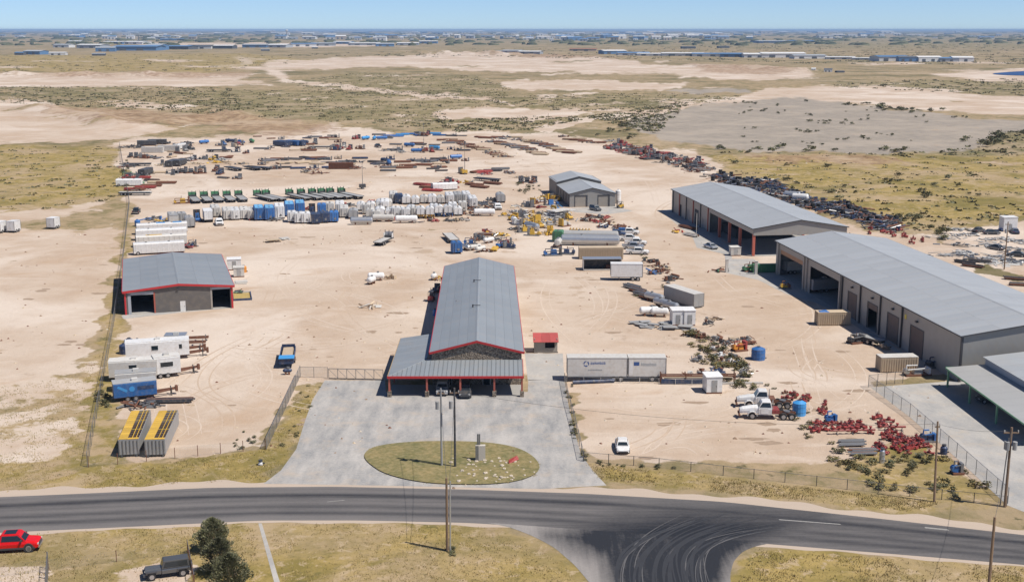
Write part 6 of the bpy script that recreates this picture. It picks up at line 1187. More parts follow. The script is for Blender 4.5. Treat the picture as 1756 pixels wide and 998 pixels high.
# dark scrap bank behind the right-hand buildings
rb_ = random.Random(21)
BANK = [(1228, 306), (1262, 312), (1300, 318), (1340, 332), (1380, 346), (1420, 358), (1460, 368), (1492, 378), (1520, 388)]
for i in range(110):
    t = rb_.random() * (len(BANK) - 1); k = int(t); f_ = t - k; px = BANK[k][0] * (1 - f_) + BANK[k + 1][0] * f_ + rb_.uniform(-16, 16); py = BANK[k][1] * (1 - f_) + BANK[k + 1][1] * f_ + rb_.uniform(-9, 8)
    if i % 4 == 0: put(('bt', i % 3), K_tires(i % 3, 4), 'stack of black tyres in the dark scrap bank behind the grey buildings', 'tyres', px, py, i, 'tyre stacks in the scrap bank', 1.3)
    else: put(('bs', i % 9), K_scrap(500 + i % 9, ('dark', 'dark', 'steel', 'navy', 'dark', 'rust'), 14, 4.2), 'dark tangle of scrap in the bank, ' + ['at its head beyond the red-posted building', 'below the red-posted building roofline', 'beside the white vessel', 'between the white vessel and the longest warehouse', 'at its tail behind the longest warehouse'][min(4, int(t * 5 / (len(BANK) - 1)))], 'scrap', px, py, i * 47, 'dark scrap in the bank', 1.35, small=True)
for i, (px, py, p) in enumerate(((1372, 345, 'white'), (1358, 341, 'silver'))): put(('bv', i), K_vessel(p, 5, 1.1), p + ' vessel lying in the dark scrap bank', 'vessel', px, py, 150)
for i in range(16):
    px, py = [(1530, 400), (1545, 406), (1575, 415), (1500, 398)][i % 4]; put(('rp', i % 5), K_valve(i % 5, 'red'), 'red valve on the bare sand strip behind the longest warehouse', 'valve', px + rb_.uniform(-14, 16), py + rb_.uniform(-4, 5), i * 30, 'red valves behind the warehouse', 0.8, small=True)
# neighbouring yard at the right edge: pale rubble, cars, pipe
for i in range(30):
    px = rb_.uniform(1615, 1775); py = 404 + (px - 1615) * 0.1 + rb_.uniform(-14, 38)
    p = rb_.choice(('steel', 'grey', 'dark', 'offwhite', 'offwhite')); put(('nb', i % 8, p), K_scrap(600 + i % 8, (p, 'steel', p, 'grey'), 10, 3.2), cn.get(p, p) + ' scrap heap in the neighbouring yard by the far-off pole', 'scrap', px, py, i * 31, 'neighbour yard scrap: ' + p, (1.5, 1.3, 0.45), small=True)
for i, (px, py, c_) in enumerate(((1700, 402, 'dark'), (1678, 398, 'dark'), (1740, 400, 'navy'), (1708, 428, 'gunmetal'), (1742, 440, 'dark'), (1726, 396, 'blue'))): put(('nc', i), K_car(c_), {'dark': 'black', 'gunmetal': 'grey', 'navy': 'navy', 'blue': 'blue'}[c_] + ' wrecked car in the neighbouring yard', 'car', px, py, i * 40, 'wrecks: ' + c_, small=True)
put('nbt', K_box('white', 4, 3, 4.0), 'white raised cabin at the head of the neighbouring yard', 'cabin', 1728, 396, 4, None, 1.0)
for i, (px, py) in enumerate(((1655, 452), (1668, 458), (1680, 450), (1742, 480), (1752, 490))): put(('np', i), K_pipes(5, 5, 0.15, 'dark', 2, i), 'dark pipe stack on the sand track behind the longest warehouse', 'pipe stack', px, py, 130 + i * 9, 'pipe stacks behind the warehouse', small=True)

# ------------------------------------------------------------------ the far back yard
rb = random.Random(33)
def far(kind, p, px, py, rz=0.0, s=1.0):
    q = cn.get(p, p)
    if kind == 'pipes': put(('fpp', p, int(px) % 3), K_pipes(8, 7, 0.17, p, 2, int(px) % 3), q + ' pipe stack laid out in the back yard', 'pipe stack', px, py, rz, 'back yard pipe: ' + p, s, True)
    elif kind == 'skid': put(('fsk', p, int(px) % 4), K_skid(p, 'steel', 5, 2.4, 2.4, int(px) % 4), q + ' machine standing in the back yard', 'machine', px, py, rz, 'back yard machines: ' + p, s, True)
    elif kind == 'scrap': put(('fsc', p, int(px) % 6), K_scrap(700 + int(px) % 6, (p, p, 'steel'), 12, 4), q + ' parts heap in the back yard', 'parts', px, py, rz, 'back yard heaps: ' + p, s, True)
    elif kind == 'cont': put(('fct', p), K_container(p, 10), q + ' long box in the back yard', 'container', px, py, rz, 'back yard boxes: ' + p, s, True)
    elif kind == 'tank': put(('ftk', p), K_tankbox(p, 9, 2.8, 2.6), q + ' steel tank in the back yard', 'tank', px, py, rz, 'back yard tanks: ' + p, s, True)
    elif kind == 'vess': put(('fvs', p), K_vessel(p, 5, 0.8), q + ' vessel lying in the back yard', 'vessel', px, py, rz, 'back yard vessels: ' + p, s, True)
    elif kind == 'car': put(('fcr', p), K_pickup(p), q + ' pickup truck in the back yard', 'pickup', px, py, rz, 'back yard pickups: ' + p, s, True)
    elif kind == 'flat': put(('ffl', p), K_flat(p, None, 11), q + ' flat trailer in the back yard', 'trailer', px, py, rz, 'back yard trailers: ' + p, s, True)
FAR = [('cont', 'offwhite', 262, 262, 2), ('cont', 'offwhite', 290, 259, 2), ('tank', 'white', 308, 256, 80), ('skid', 'dark', 304, 261), ('skid', 'steel', 318, 259), ('skid', 'dark', 326, 257), ('vess', 'blue', 350, 247), ('skid', 'blue', 384, 249), ('vess', 'navy', 395, 245), ('skid', 'blue', 411, 246), ('skid', 'red', 409, 250), ('vess', 'green', 432, 245), ('flat', 'dark', 375, 261, 4), ('skid', 'navy', 385, 259),
 ('tank', 'navy', 482, 251, 140), ('tank', 'navy', 489, 250, 140), ('tank', 'blue', 503, 250, 140), ('tank', 'navy', 511, 250, 140), ('vess', 'navy', 522, 247, 140), ('skid', 'steel', 540, 246), ('pipes', 'rust', 560, 238, 0), ('pipes', 'steel', 540, 236, 2), ('pipes', 'tan', 575, 240, 0), ('pipes', 'rust', 530, 259, 0), ('flat', 'offwhite', 550, 255, 2), ('skid', 'red', 580, 256), ('skid', 'offwhite', 590, 253), ('skid', 'red', 599, 257), ('skid', 'navy', 575, 258), ('car', 'dark', 648, 253), ('skid', 'red', 611, 239), ('vess', 'skyblue', 627, 240), ('vess', 'skyblue', 642, 240), ('vess', 'blue', 655, 240), ('pipes', 'blue', 668, 234, 10), ('pipes', 'blue', 680, 235, 14), ('pipes', 'skyblue', 690, 232, 8), ('pipes', 'blue', 700, 231, 6), ('pipes', 'steel', 650, 232, 2), ('pipes', 'blue', 715, 233), ('pipes', 'steel', 720, 229), ('pipes', 'blue', 754, 233, -10), ('pipes', 'skyblue', 745, 230, -8), ('skid', 'red', 733, 232), ('skid', 'rust', 726, 234), ('vess', 'blue', 702, 252, -20), ('vess', 'skyblue', 745, 257, -25), ('skid', 'red', 732, 260), ('skid', 'red', 741, 261), ('vess', 'blue', 715, 262, 2), ('scrap', 'steel', 690, 262), ('scrap', 'steel', 665, 259), ('skid', 'steel', 682, 259),
 ('pipes', 'rust', 478, 274), ('pipes', 'steel', 460, 277), ('pipes', 'tan', 488, 281), ('pipes', 'steel', 505, 274), ('pipes', 'dark', 525, 272), ('pipes', 'rust', 545, 272), ('pipes', 'dark', 552, 274), ('pipes', 'tan', 520, 280), ('scrap', 'dark', 600, 279), ('scrap', 'dark', 608, 279), ('scrap', 'steel', 579, 281), ('cont', 'rust', 585, 290, 3), ('scrap', 'rust', 600, 288), ('scrap', 'rust', 612, 290), ('scrap', 'tan', 525, 296), ('scrap', 'rust', 545, 298), ('scrap', 'rust', 530, 293),
 ('pipes', 'dark', 645, 279), ('vess', 'navy', 661, 279), ('vess', 'blue', 667, 282), ('pipes', 'rust', 700, 285, 4), ('pipes', 'rust', 690, 279, 8), ('pipes', 'steel', 712, 277, 6), ('pipes', 'rust', 726, 284, -10), ('scrap', 'rust', 660, 287), ('scrap', 'tan', 680, 287), ('pipes', 'dark', 752, 274, 0), ('pipes', 'rust', 770, 277, 0), ('vess', 'blue', 782, 273), ('pipes', 'steel', 740, 278),
 ('skid', 'dark', 296, 298), ('skid', 'dark', 311, 297), ('skid', 'charcoal', 327, 297), ('skid', 'rust', 343, 298), ('tank', 'dark', 295, 285, 85), ('tank', 'dark', 309, 284, 85), ('scrap', 'tan', 277, 284), ('flat', 'dark', 400, 292, 130), ('flat', 'dark', 432, 291, 130), ('flat', 'charcoal', 445, 291, 150), ('skid', 'navy', 377, 299), ('skid', 'rust', 370, 294), ('skid', 'yellow', 366, 275), ('scrap', 'offwhite', 380, 275), ('scrap', 'tan', 390, 280), ('scrap', 'yellow', 372, 280), ('scrap', 'tan', 415, 282), ('scrap', 'steel', 345, 289), ('skid', 'grey', 329, 276), ('scrap', 'tan', 335, 282), ('scrap', 'steel', 354, 274),
 ('scrap', 'dark', 215, 254), ('scrap', 'dark', 228, 252), ('scrap', 'dark', 240, 254), ('tank', 'dark', 252, 250, 10), ('tank', 'dark', 270, 248, 6), ('scrap', 'dark', 285, 247), ('scrap', 'dark', 320, 246), ('scrap', 'steel', 245, 268), ('scrap', 'steel', 255, 271), ('scrap', 'dark', 262, 271), ('scrap', 'dark', 218, 283), ('scrap', 'dark', 228, 286), ('flat', 'dark', 236, 285, 5), ('scrap', 'rust', 214, 287), ('scrap', 'dark', 240, 302), ('scrap', 'steel', 232, 300), ('scrap', 'green', 222, 300), ('tank', 'dark', 250, 300, 85), ('skid', 'red', 217, 308), ('tank', 'white', 222, 319, 6), ('pipes', 'red', 230, 307, 4), ('pipes', 'red', 242, 306, 4), ('pipes', 'red', 232, 326, 4), ('pipes', 'red', 250, 323, 4), ('pipes', 'rust', 260, 320, 4), ('pipes', 'tan', 270, 314, 4), ('pipes', 'rust', 285, 315, 2), ('scrap', 'rust', 240, 327), ('flat', 'offwhite', 232, 335, 2), ('scrap', 'green', 238, 314),
 ('pipes', 'rust', 735, 323, -30), ('pipes', 'red', 745, 322, -30), ('pipes', 'red', 725, 318, -30), ('pipes', 'red', 742, 328, -20), ('tank', 'white', 762, 326, 20), ('skid', 'red', 764, 316), ('skid', 'red', 776, 315), ('pipes', 'red', 770, 323, -30), ('pipes', 'rust', 813, 318, -35), ('scrap', 'yellow', 800, 314), ('pipes', 'rust', 822, 322, -35), ('pipes', 'rust', 845, 316, -35), ('flat', 'dark', 835, 311, 145), ('skid', 'dark', 893, 314), ('skid', 'dark', 902, 313), ('skid', 'rust', 914, 314), ('scrap', 'tan', 896, 306), ('pipes', 'rust', 818, 296), ('pipes', 'red', 828, 296), ('pipes', 'dark', 845, 294, 6), ('pipes', 'steel', 858, 291, 8), ('scrap', 'red', 830, 299), ('scrap', 'rust', 873, 298), ('skid', 'yellow', 793, 298)]
for q in FAR: far(q[0], q[1], q[2], q[3], q[4] if len(q) > 4 else rb.uniform(0, 180))
ROWS = [((760, 240), (805, 250), 10), ((800, 250), (868, 270), 16), ((840, 243), (880, 252), 9), ((880, 250), (930, 266), 12), ((895, 240), (950, 254), 13), ((955, 258), (990, 264), 7), ((820, 235), (895, 239), 8), ((960, 236), (1030, 246), 7)]
for a_, b_, n in ROWS:
    for k in range(n):
        t = (k + rb.random()) / n; far(rb.choice(('pipes', 'scrap', 'pipes')), rb.choice(('rust', 'rust', 'tan', 'steel', 'brown')), a_[0] + (b_[0] - a_[0]) * t, a_[1] + (b_[1] - a_[1]) * t + rb.uniform(-2, 2), rb.uniform(-40, 10))
for k in range(70):
    t = rb.random(); px = 1045 + 165 * t + rb.uniform(-8, 8); py = 250 + 42 * t + rb.uniform(-9, 7); far(rb.choice(('pipes', 'scrap', 'skid', 'scrap')), rb.choice(('rust', 'red', 'dark', 'steel', 'red', 'dark')), px, py, rb.uniform(0, 180), 1.1)
for i, (px, py, h_, p) in enumerate(((622, 324, 9.5, 'dark'), (727, 262, 13, 'rust'), (797, 299, 12.5, 'yellow'))): put(('lt', i), K_lighttower(h_, p), ['black', 'rusty', 'yellow'][i] + ' towable light mast standing in the back yard', 'light tower', px, py, 20)
for i, (px, py) in enumerate(((24, 398), (0, 399), (92, 392))): put(('lv', i), K_van('white', 3.2, 2.4, 0.6, 3.2), 'white enclosed trailer on the bare lot beyond the left fence' if i < 2 else 'white box trailer standing apart beyond the left fence', 'trailer', px, py, 80, 'trailers beyond the left fence')

for i in range(22):
    px = rb.uniform(880, 975); py = 352 + (px - 880) * 0.3 + rb.uniform(-8, 26)
    p = rb.choice(('yellow', 'offwhite', 'tan', 'yellow', 'steel', 'offwhite')); put(('gc', i % 9, p), K_scrap(800 + i % 9, (p, p, 'offwhite', 'tan'), 9, 2.4), cn.get(p, p) + ' loose parts spread in the cluster beside the small garage', 'parts', px, py, i * 33, 'garage parts: ' + p)

for i in range(90):
    px = rb.uniform(440, 800); py = rb.choice((236, 247, 256, 275, 282, 291)) + rb.uniform(-3, 3)
    far(rb.choice(('pipes', 'pipes', 'skid')), rb.choice(('rust', 'steel', 'dark', 'tan', 'steel', 'navy')), px, py, rb.uniform(-20, 20), rb.uniform(0.6, 0.95))
for i in range(36):
    far(rb.choice(('pipes', 'skid')), rb.choice(('dark', 'steel', 'tan', 'rust')), rb.uniform(215, 430), rb.choice((252, 262, 272, 284, 297, 308)) + rb.uniform(-3, 3), rb.uniform(0, 180), rb.uniform(0.6, 0.95))

# ------------------------------------------------------------------ verge island, fences, poles
def leafy(name, seed, n, rx, ry, rz_, size, mats, low=0.0, lumps=5):
    """foliage as many small tilted leaf-clump faces gathered in several uneven lumps"""
    r = random.Random(seed); mb = MB(); L = [(r.uniform(-0.55, 0.55) * rx, r.uniform(-0.55, 0.55) * ry, (0.35 + r.random() * 0.5) * rz_, r.uniform(0.35, 0.65)) for _ in range(lumps)]
    for k in range(n):
        c = r.choice(L); u = Vector((r.gauss(0, 1), r.gauss(0, 1), r.gauss(0, 1))).normalized() * (r.random() ** 0.45) * c[3]
        p = Vector((c[0] + u.x * rx, c[1] + u.y * ry, max(low, c[2] + u.z * rz_ * 0.75)))
        a = Vector((r.gauss(0, 1), r.gauss(0, 1), r.gauss(0, 0.8))).normalized(); b = a.orthogonal().normalized(); b = (b + a.cross(b) * r.uniform(-1, 1)).normalized(); s = size * r.uniform(0.5, 1.3)
        mb.poly([p + a * s, p + b * s * 0.55, p - a * s * 0.7, p - b * s * 0.45], r.randrange(len(mats)))
    me_ = bpy.data.meshes.new(name); me_.from_pydata(mb.v, [], mb.f)
    for m in mats: me_.materials.append(m)
    me_.polygons.foreach_set('material_index', mb.m); return me_
def leaf(name, col): return mat(name, col, 0.75, 0, 0.25, 1.2, rand=0.18)
LV = [leaf('leaf_olive', (0.118, 0.117, 0.048)), leaf('leaf_dark', (0.068, 0.076, 0.031)), leaf('leaf_dry', (0.19, 0.155, 0.065)), leaf('leaf_grey', (0.135, 0.13, 0.075)), leaf('leaf_gold', (0.30, 0.225, 0.075))]
DRY = [leaf('straw', (0.46, 0.35, 0.16)), leaf('straw_dark', (0.34, 0.255, 0.11)), leaf('straw_green', (0.25, 0.215, 0.085))]
ISL = [(622, 780), (640, 766), (700, 758), (780, 757), (850, 760), (900, 772), (928, 796), (920, 816), (870, 830), (790, 832), (720, 828), (660, 814), (630, 794)]
isl = rnd_poly(ISL, 2)
import bmesh
bm = bmesh.new(); f = bm.faces.new([bm.verts.new(G(*p)) for p in isl]); ex = bmesh.ops.inset_region(bm, faces=[f], thickness=0.5, depth=0.0)
for v in f.verts: v.co.z = 0.12
bmesh.ops.triangulate(bm, faces=bm.faces); bmesh.ops.recalc_face_normals(bm, faces=bm.faces)
for v in bm.verts: v.co.z += 0.02
m_ = bpy.data.meshes.new('grass_island'); bm.to_mesh(m_); bm.free()
def turf_mat():
    m = bpy.data.materials.new('patchy_turf'); m.use_nodes = True; nt = m.node_tree; L = nt.links; b = nt.nodes['Principled BSDF']; b.inputs['Roughness'].default_value = 0.95
    g = nd(nt, 'ShaderNodeNewGeometry'); prev = None
    for sc, cols in ((0.25, ((0.12, 0.125, 0.042), (0.27, 0.21, 0.085))), (1.6, ((0.12, 0.108, 0.038), (0.34, 0.26, 0.14)))):
        n = nd(nt, 'ShaderNodeTexNoise'); n.inputs['Scale'].default_value = sc; n.inputs['Detail'].default_value = 8; n.inputs['Roughness'].default_value = 0.7; L.new(g.outputs['Position'], n.inputs['Vector'])
        r = nd(nt, 'ShaderNodeValToRGB'); r.color_ramp.elements[0].position = 0.4; r.color_ramp.elements[1].position = 0.62; r.color_ramp.elements[0].color = (*cols[0], 1); r.color_ramp.elements[1].color = (*cols[1], 1); L.new(n.outputs[0], r.inputs[0])
        if prev is None: prev = r.outputs[0]
        else:
            x = nd(nt, 'ShaderNodeMix', data_type='RGBA'); x.inputs[0].default_value = 0.45; L.new(prev, x.inputs[6]); L.new(r.outputs[0], x.inputs[7]); prev = x.outputs[2]
    L.new(prev, b.inputs['Base Color']); return m
m_.materials.append(turf_mat()); struct(ob('grass_island', m_))
M_ROCK = mat('pale_rock', (0.50, 0.43, 0.34), 0.9, 0, 0.2, 2, rand=0.15)
rk = random.Random(8)
def rock_mesh(s):
    r = random.Random(s); mb = MB(); mb.lathe([(0.55, 0.0), (1.0, 0.15), (0.8, 0.5), (0.3, 0.62)], 7); mb.v = [(x * r.uniform(0.7, 1.2), y * r.uniform(0.6, 1.1), z * r.uniform(0.7, 1.2)) for x, y, z in mb.v]; return mb.mesh('rock', M_ROCK)
ROCKS = [rock_mesh(k) for k in range(5)]
for k in range(60):
    px, py = rk.gauss(850, 40), rk.uniform(785, 826)
    if sdist([(a, b) for a, b in ISL], np.array([px]), np.array([py]))[0] < 3: continue
    g = G(px, py, 0.12); o = tag(ob('rock', rk.choice(ROCKS), None, g, rk.uniform(0, 6)), 'pale rock lying in the grass of the driveway island', 'rock', 'pale rocks on the grass island'); o.scale = (rk.uniform(0.12, 0.36),) * 3
sg = thing('sign_block', 'pale concrete sign block with pipe on the grass island', 'sign', (*at(824, 790), 0.1), R(2)); part(sg, 'block', MB().bx(-0.65, 0.65, -0.3, 0.3, 0, 2.1), mat('cast_concrete', (0.50, 0.46, 0.40), 0.85, 0, 0.1)); part(sg, 'side_shade', MB().bx(-0.68, -0.25, -0.33, -0.3, 0.0, 2.12), P_['steel']); part(sg, 'pipe', MB().cyl((-0.35, 0.1, 2.1), (-0.35, 0.1, 3.6), 0.11, 8).cyl((-0.12, 0.1, 2.1), (-0.12, 0.1, 3.6), 0.11, 8), P_['steel'])  # darker strip on the front left paints in the block's shaded part
rp_ = thing('bent_marker', 'bent red marker board fallen on the grass island', 'marker', (*at(881, 794), 0.1), R(35)); part(rp_, 'board', MB().hexa([(-0.8, -0.05, 0.0), (0.8, -0.05, 0.3), (0.8, 0.05, 0.3), (-0.8, 0.05, 0.0)], [(-0.8, 0.0, 0.5), (0.7, 0.2, 0.75), (0.7, 0.3, 0.75), (-0.8, 0.1, 0.5)]), P_['red']); part(rp_, 'stake', MB().cyl((0.8, 0.1, 0), (0.75, 0.15, 0.6), 0.04, 5), P_['rust'])
put('hyd', K_vtank('white', 0.3, 0.25), 'small white lid lying on the verge grass by the driveway', 'lid', 447, 797)

# chain-link: posts, rails and translucent woven mesh
def link_mat(name, op, col=(0.34, 0.34, 0.33)):
    m = bpy.data.materials.new(name); m.use_nodes = True; nt = m.node_tree; L = nt.links; b = nt.nodes['Principled BSDF']; b.inputs['Base Color'].default_value = (*col, 1); b.inputs['Roughness'].default_value = 0.5; b.inputs['Metallic'].default_value = 0.3
    n = nd(nt, 'ShaderNodeTexNoise'); n.inputs['Scale'].default_value = 0.8; r = nd(nt, 'ShaderNodeMapRange'); r.inputs['To Min'].default_value = op * 0.7; r.inputs['To Max'].default_value = op * 1.3; L.new(n.outputs[0], r.inputs['Value']); L.new(r.outputs[0], b.inputs['Alpha']); return m
M_LINK = link_mat('chain_link', 0.20); M_LINKD = link_mat('slatted_chain_link', 0.5, (0.30, 0.29, 0.27)); M_LINKL = link_mat('fine_chain_link', 0.10)
def fence(pts, label, h=1.9, step=3.2, m=M_LINK, post='steel', rail=True, name='chain_link_fence', pr=0.045):
    Q = [G(*p) for p in pts]; root = thing(name, label, 'fence', Q[0], 0.0); pm = MB().cyl((0, 0, 0), (0, 0, h + 0.05), pr, 6).mesh('post', P_[post]); mb = MB(); rl = MB()
    for a, b in zip(Q, Q[1:]):
        n = max(1, round((b - a).length / step)); A, B = a - Q[0], b - Q[0]
        for k in range(n): ob('post', pm, root, A.lerp(B, k / n))
        mb.poly([A, B, B + Vector((0, 0, h)), A + Vector((0, 0, h))])
        if rail: rl.cyl(A + Vector((0, 0, h)), B + Vector((0, 0, h)), 0.03, 5)
    ob('post', pm, root, Q[-1] - Q[0]); ob('wire_mesh', mb.mesh('wire_mesh', m), root)
    if rail: ob('top_rail', rl.mesh('top_rail', P_['steel']), root)
    return root
fence([(205, 250), (222, 350), (212, 440), (195, 560), (150, 800)], 'long chain-link fence running past the shed and office trailers', 1.9, 4.2, M_LINK)
fence([(152, 801), (300, 786), (455, 770)], 'chain-link fence along the verge in front of the open-topped tanks', 1.5, 3.2, M_LINKL, 'rust', False)
fence([(457, 771), (490, 700), (515, 645)], 'grey slatted chain-link fence angling from verge to gate', 1.8, 3.0, M_LINKD)
fence([(515, 647), (562, 648)], 'short chain-link fence beside the sliding gate', 1.8, 2.2)
fence([(968, 655), (975, 690), (986, 730), (1000, 790)], 'weedy chain-link fence between driveway and bare lot', 1.5, 3.0)
fence([(1001, 791), (1130, 802), (1240, 815), (1400, 833), (1560, 851), (1726, 868)], 'low chain-link fence along the verge of the bare lot', 1.3, 3.4, M_LINKL, 'dark', True, pr=0.05)
fence([(1489, 664), (1560, 714), (1640, 784), (1728, 863)], 'tall pale chain-link fence along the concrete lot', 2.0, 3.0, M_LINK, 'steel')
fence([(1489, 664), (1520, 660), (1548, 657)], 'chain-link gate across the end of the concrete lot', 2.0, 1.8, M_LINK, 'dark', name='chain_link_gate')
fence([(972, 654), (1030, 657), (1130, 658), (1215, 662)], 'low pipe fence in front of the printed box trailers', 0.9, 3.0, M_LINKL, 'offwhite')
fence([(-20, 992), (83, 978), (200, 963), (322, 948)], 'sagging wire fence on the roadside grass by the off-road car', 1.3, 5.0, M_LINKL, 'rust', False, pr=0.04)
fence([(322, 948), (334, 1010)], 'short side fence between the off-road car and the trees', 1.6, 2.0, M_LINK, 'rust')
fence([(83, 975), (80, 1020)], 'two-post steel gate frame at the roadside lot', 1.9, 1.4, M_LINKL, 'steel', True, 'lot_gate', 0.07)
gt = thing('sliding_gate', 'braced steel sliding gate across the drive beside the workshop', 'gate', G(564, 650), 0.0); B_ = G(657, 652) - G(564, 650)
ang = math.atan2(B_.y, B_.x); gt.rotation_euler = (0, 0, ang); LG = B_.length
part(gt, 'top_rail', MB().bx(0, LG, -0.04, 0.04, 1.75, 1.84), P_['steel']); part(gt, 'bottom_rail', MB().bx(0, LG, -0.06, 0.06, 0.08, 0.2), P_['dark'])
for k in range(7): part(gt, 'upright', MB().bx(LG * k / 6 - 0.04, LG * k / 6 + 0.04, -0.039, 0.039, 0.2, 1.75), P_['steel'])
for k in range(6): part(gt, 'brace', MB().cyl((LG * k / 6, 0, 1.72), (LG * (k + 1) / 6, 0, 0.22), 0.03, 5), P_['steel'])
part(gt, 'wire_mesh', MB().poly([(0, 0.02, 0.2), (LG, 0.02, 0.2), (LG, 0.02, 1.75), (0, 0.02, 1.75)]), M_LINKL)
def pole(px, py, h, label, r=0.15, paint='brown', arm=None, trans=0, lean=0.0, group=None):
    x, y = at(px, py); root = thing('utility_pole', label, 'pole', (x, y, 0), 0.0, group); root.rotation_euler = (0, lean, 0)
    part(root, 'post', MB().cyl((0, 0, -0.2), (0, 0, h), r, 8, 0, r * 0.72), P_[paint])
    if arm:
        a = part(root, 'crossarm', MB().bx(-arm, arm, -0.06, 0.06, h - 0.75, h - 0.6), P_['brown'])
        for q in (-arm * 0.9, 0.0, arm * 0.9): sub(a, 'insulator', MB().cyl((q, 0, h - 0.6), (q, 0, h - 0.35), 0.07, 6), P_['offwhite'])
    for k in range(trans): part(root, 'transformer', MB().cyl((0.45 * (1 if k % 2 else -1), -0.25 + 0.3 * (k // 2), h - 2.7), (0.45 * (1 if k % 2 else -1), -0.25 + 0.3 * (k // 2), h - 1.7), 0.27, 10), P_['grey'])
    return root
pole(757.5, 799, 10.6, 'weathered grey utility pole on the island, nearer the driveway mouth', 0.16, 'grey', 0.5, 1, 0.0); pole(780.5, 801, 10.8, 'dark tarred utility pole on the island, nearer the sign block', 0.17, 'dark', 0.6, 1, 0.0)
pole(767, 943, 8.4, 'brown timber pole of a leaning pair on the roadside grass', 0.17, 'brown', None, 0, -0.0); pole(772, 946, 8.2, 'slim grey steel pole beside the brown timber pole', 0.11, 'silver', None, 0, 0.01)
pole(1602, 860, 10.2, 'dark timber pole with no crossarm by the corner weeds', 0.15, 'brown', 0.3, 0, -0.03); pole(1723, 869, 10.0, 'timber pole carrying grey transformers at the concrete lot corner', 0.18, 'brown', 0.9, 3, -0.0); pole(1715, 866, 8.5, 'slim stay pole beside the transformer pole', 0.08, 'steel', None, 0, 0.04)
pole(1692, 1046, 9.8, 'timber pole on the grass across the road, with pale pipe', 0.17, 'brown', None, 0, -0.0); pole(1722, 462, 11.5, 'far timber pole at the edge of the neighbouring yard', 0.16, 'brown', 0.6, 1, 0.0)
for px, py, h_ in ((940, 218, 8), (180, 58.5, 40)): pole(px, py, h_, 'lone thin pole out on the scrub plain beside the dirt road' if px > 500 else 'slender mast above the distant town', 0.15 if px > 500 else 1.2, 'brown', None)
def wire(a, b, za, zb, sag, label, r=0.018):
    A, B = Vector((*at(*a), za)), Vector((*at(*b), zb)); mb = MB(); p0 = A
    for k in range(1, 25):
        t = k / 24; p = A.lerp(B, t) - Vector((0, 0, sag * 4 * t * (1 - t))); mb.cyl(p0, p, r, 4, 0, None, False); p0 = p
    tag(ob('power_line', mb.mesh('power_line', P_['dark'])), label, 'cable')
wire((757.5, 799), (767, 943), 10.2, 8.2, 0.5, 'thin cable from the grey island pole over the road'); wire((780.5, 801), (772, 946), 10.4, 8.0, 0.5, 'thin cable from the tarred island pole over the road')
wire((1602, 860), (1723, 869), 9.8, 9.6, 0.4, 'thin cable between the two corner poles'); wire((1723, 869), (1692, 1046), 9.6, 9.4, 0.7, 'thin cable from the transformer pole over the road'); wire((780.5, 801), (1602, 860), 10.3, 9.9, 1.6, 'long thin cable from the island to the corner poles')
# pale strip path and lane markings
sheet('footpath', [(443, 897), (449, 897), (476, 985), (500, 1060), (486, 1060), (468, 990)], 0.016, M_CONC2)
M_LINE = mat('worn_lane_paint', (0.30, 0.29, 0.27), 0.8, 0, 0.3, 3.0)
for i, (a_, b_, w_) in enumerate((((1335, 890), (1440, 898), 1.3), ((560, 860), (590, 857), 0.5), ((1585, 903), (1625, 907), 2.5))):
    sheet('lane_marking', [(a_[0], a_[1]), (b_[0], b_[1]), (b_[0] + 3, b_[1] + w_), (a_[0] + 2, a_[1] + w_)], 0.018, M_LINE)
# curved rubber marks through the junction, tyre tracks on the sand
def ribbons(name, curves, z, m, width):
    V, Fc = [], []
    for cv, w_ in zip(curves, width):
        P2 = [Vector(p) for p in cv]; i = len(V)
        for k, p in enumerate(P2):
            d = (P2[min(k + 1, len(P2) - 1)] - P2[max(k - 1, 0)]).normalized(); n = Vector((-d.y, d.x)) * w_ / 2 * (0.3 + 0.7 * math.sin(math.pi * k / (len(P2) - 1))); V += [(p.x + n.x, p.y + n.y, z), (p.x - n.x, p.y - n.y, z)]
        for k in range(len(P2) - 1): Fc.append((i + 2 * k, i + 2 * k + 1, i + 2 * k + 3, i + 2 * k + 2))
        z += 0.00002
    me_ = bpy.data.meshes.new(name); me_.from_pydata(V, [], Fc); me_.materials.append(m); o = stuff(ob(name, me_)); return o
rt = random.Random(17)
def bez(p, n=20): return [tuple(Vector(p[0]) * (1 - t) ** 3 + Vector(p[1]) * 3 * t * (1 - t) ** 2 + Vector(p[2]) * 3 * t * t * (1 - t) + Vector(p[3]) * t ** 3) for t in [k / n for k in range(n + 1)]]
M_RUB = mat('rubber_mark', (0.030, 0.031, 0.035), 0.7, 0, 0.2); M_SCUFF = mat('scuffed_paving', (0.095, 0.092, 0.093), 0.85, 0, 0.2)
cv, cv2 = [], []
for k in range(36):
    o_ = rt.random(); x0 = 1045 + 175 * o_; g = lambda a, b: G(a, b).to_2d()
    c = bez([g(x0 + 10, 1040), g(x0 - 5, 975 - rt.uniform(0, 20)), g(1050 + 120 * o_ + rt.uniform(-20, 20), 925), g(1180 + 160 * o_ + rt.uniform(-30, 60), 880 + 22 * o_ + rt.uniform(-6, 8))]); (cv if k % 3 else cv2).append(c)
o = ribbons('rubber_marks', cv, 0.024, M_RUB, [rt.uniform(0.15, 0.4) for _ in cv]); o = ribbons('scuff_marks', cv2, 0.023, M_SCUFF, [rt.uniform(0.06, 0.18) for _ in cv2])
M_TRK1 = mat('packed_track', (0.555, 0.455, 0.365), 0.95, 0, 0.15, 0.5); M_TRK2 = mat('loose_track', (0.425, 0.325, 0.24), 0.95, 0, 0.15, 0.5)
c1, c2 = [], []
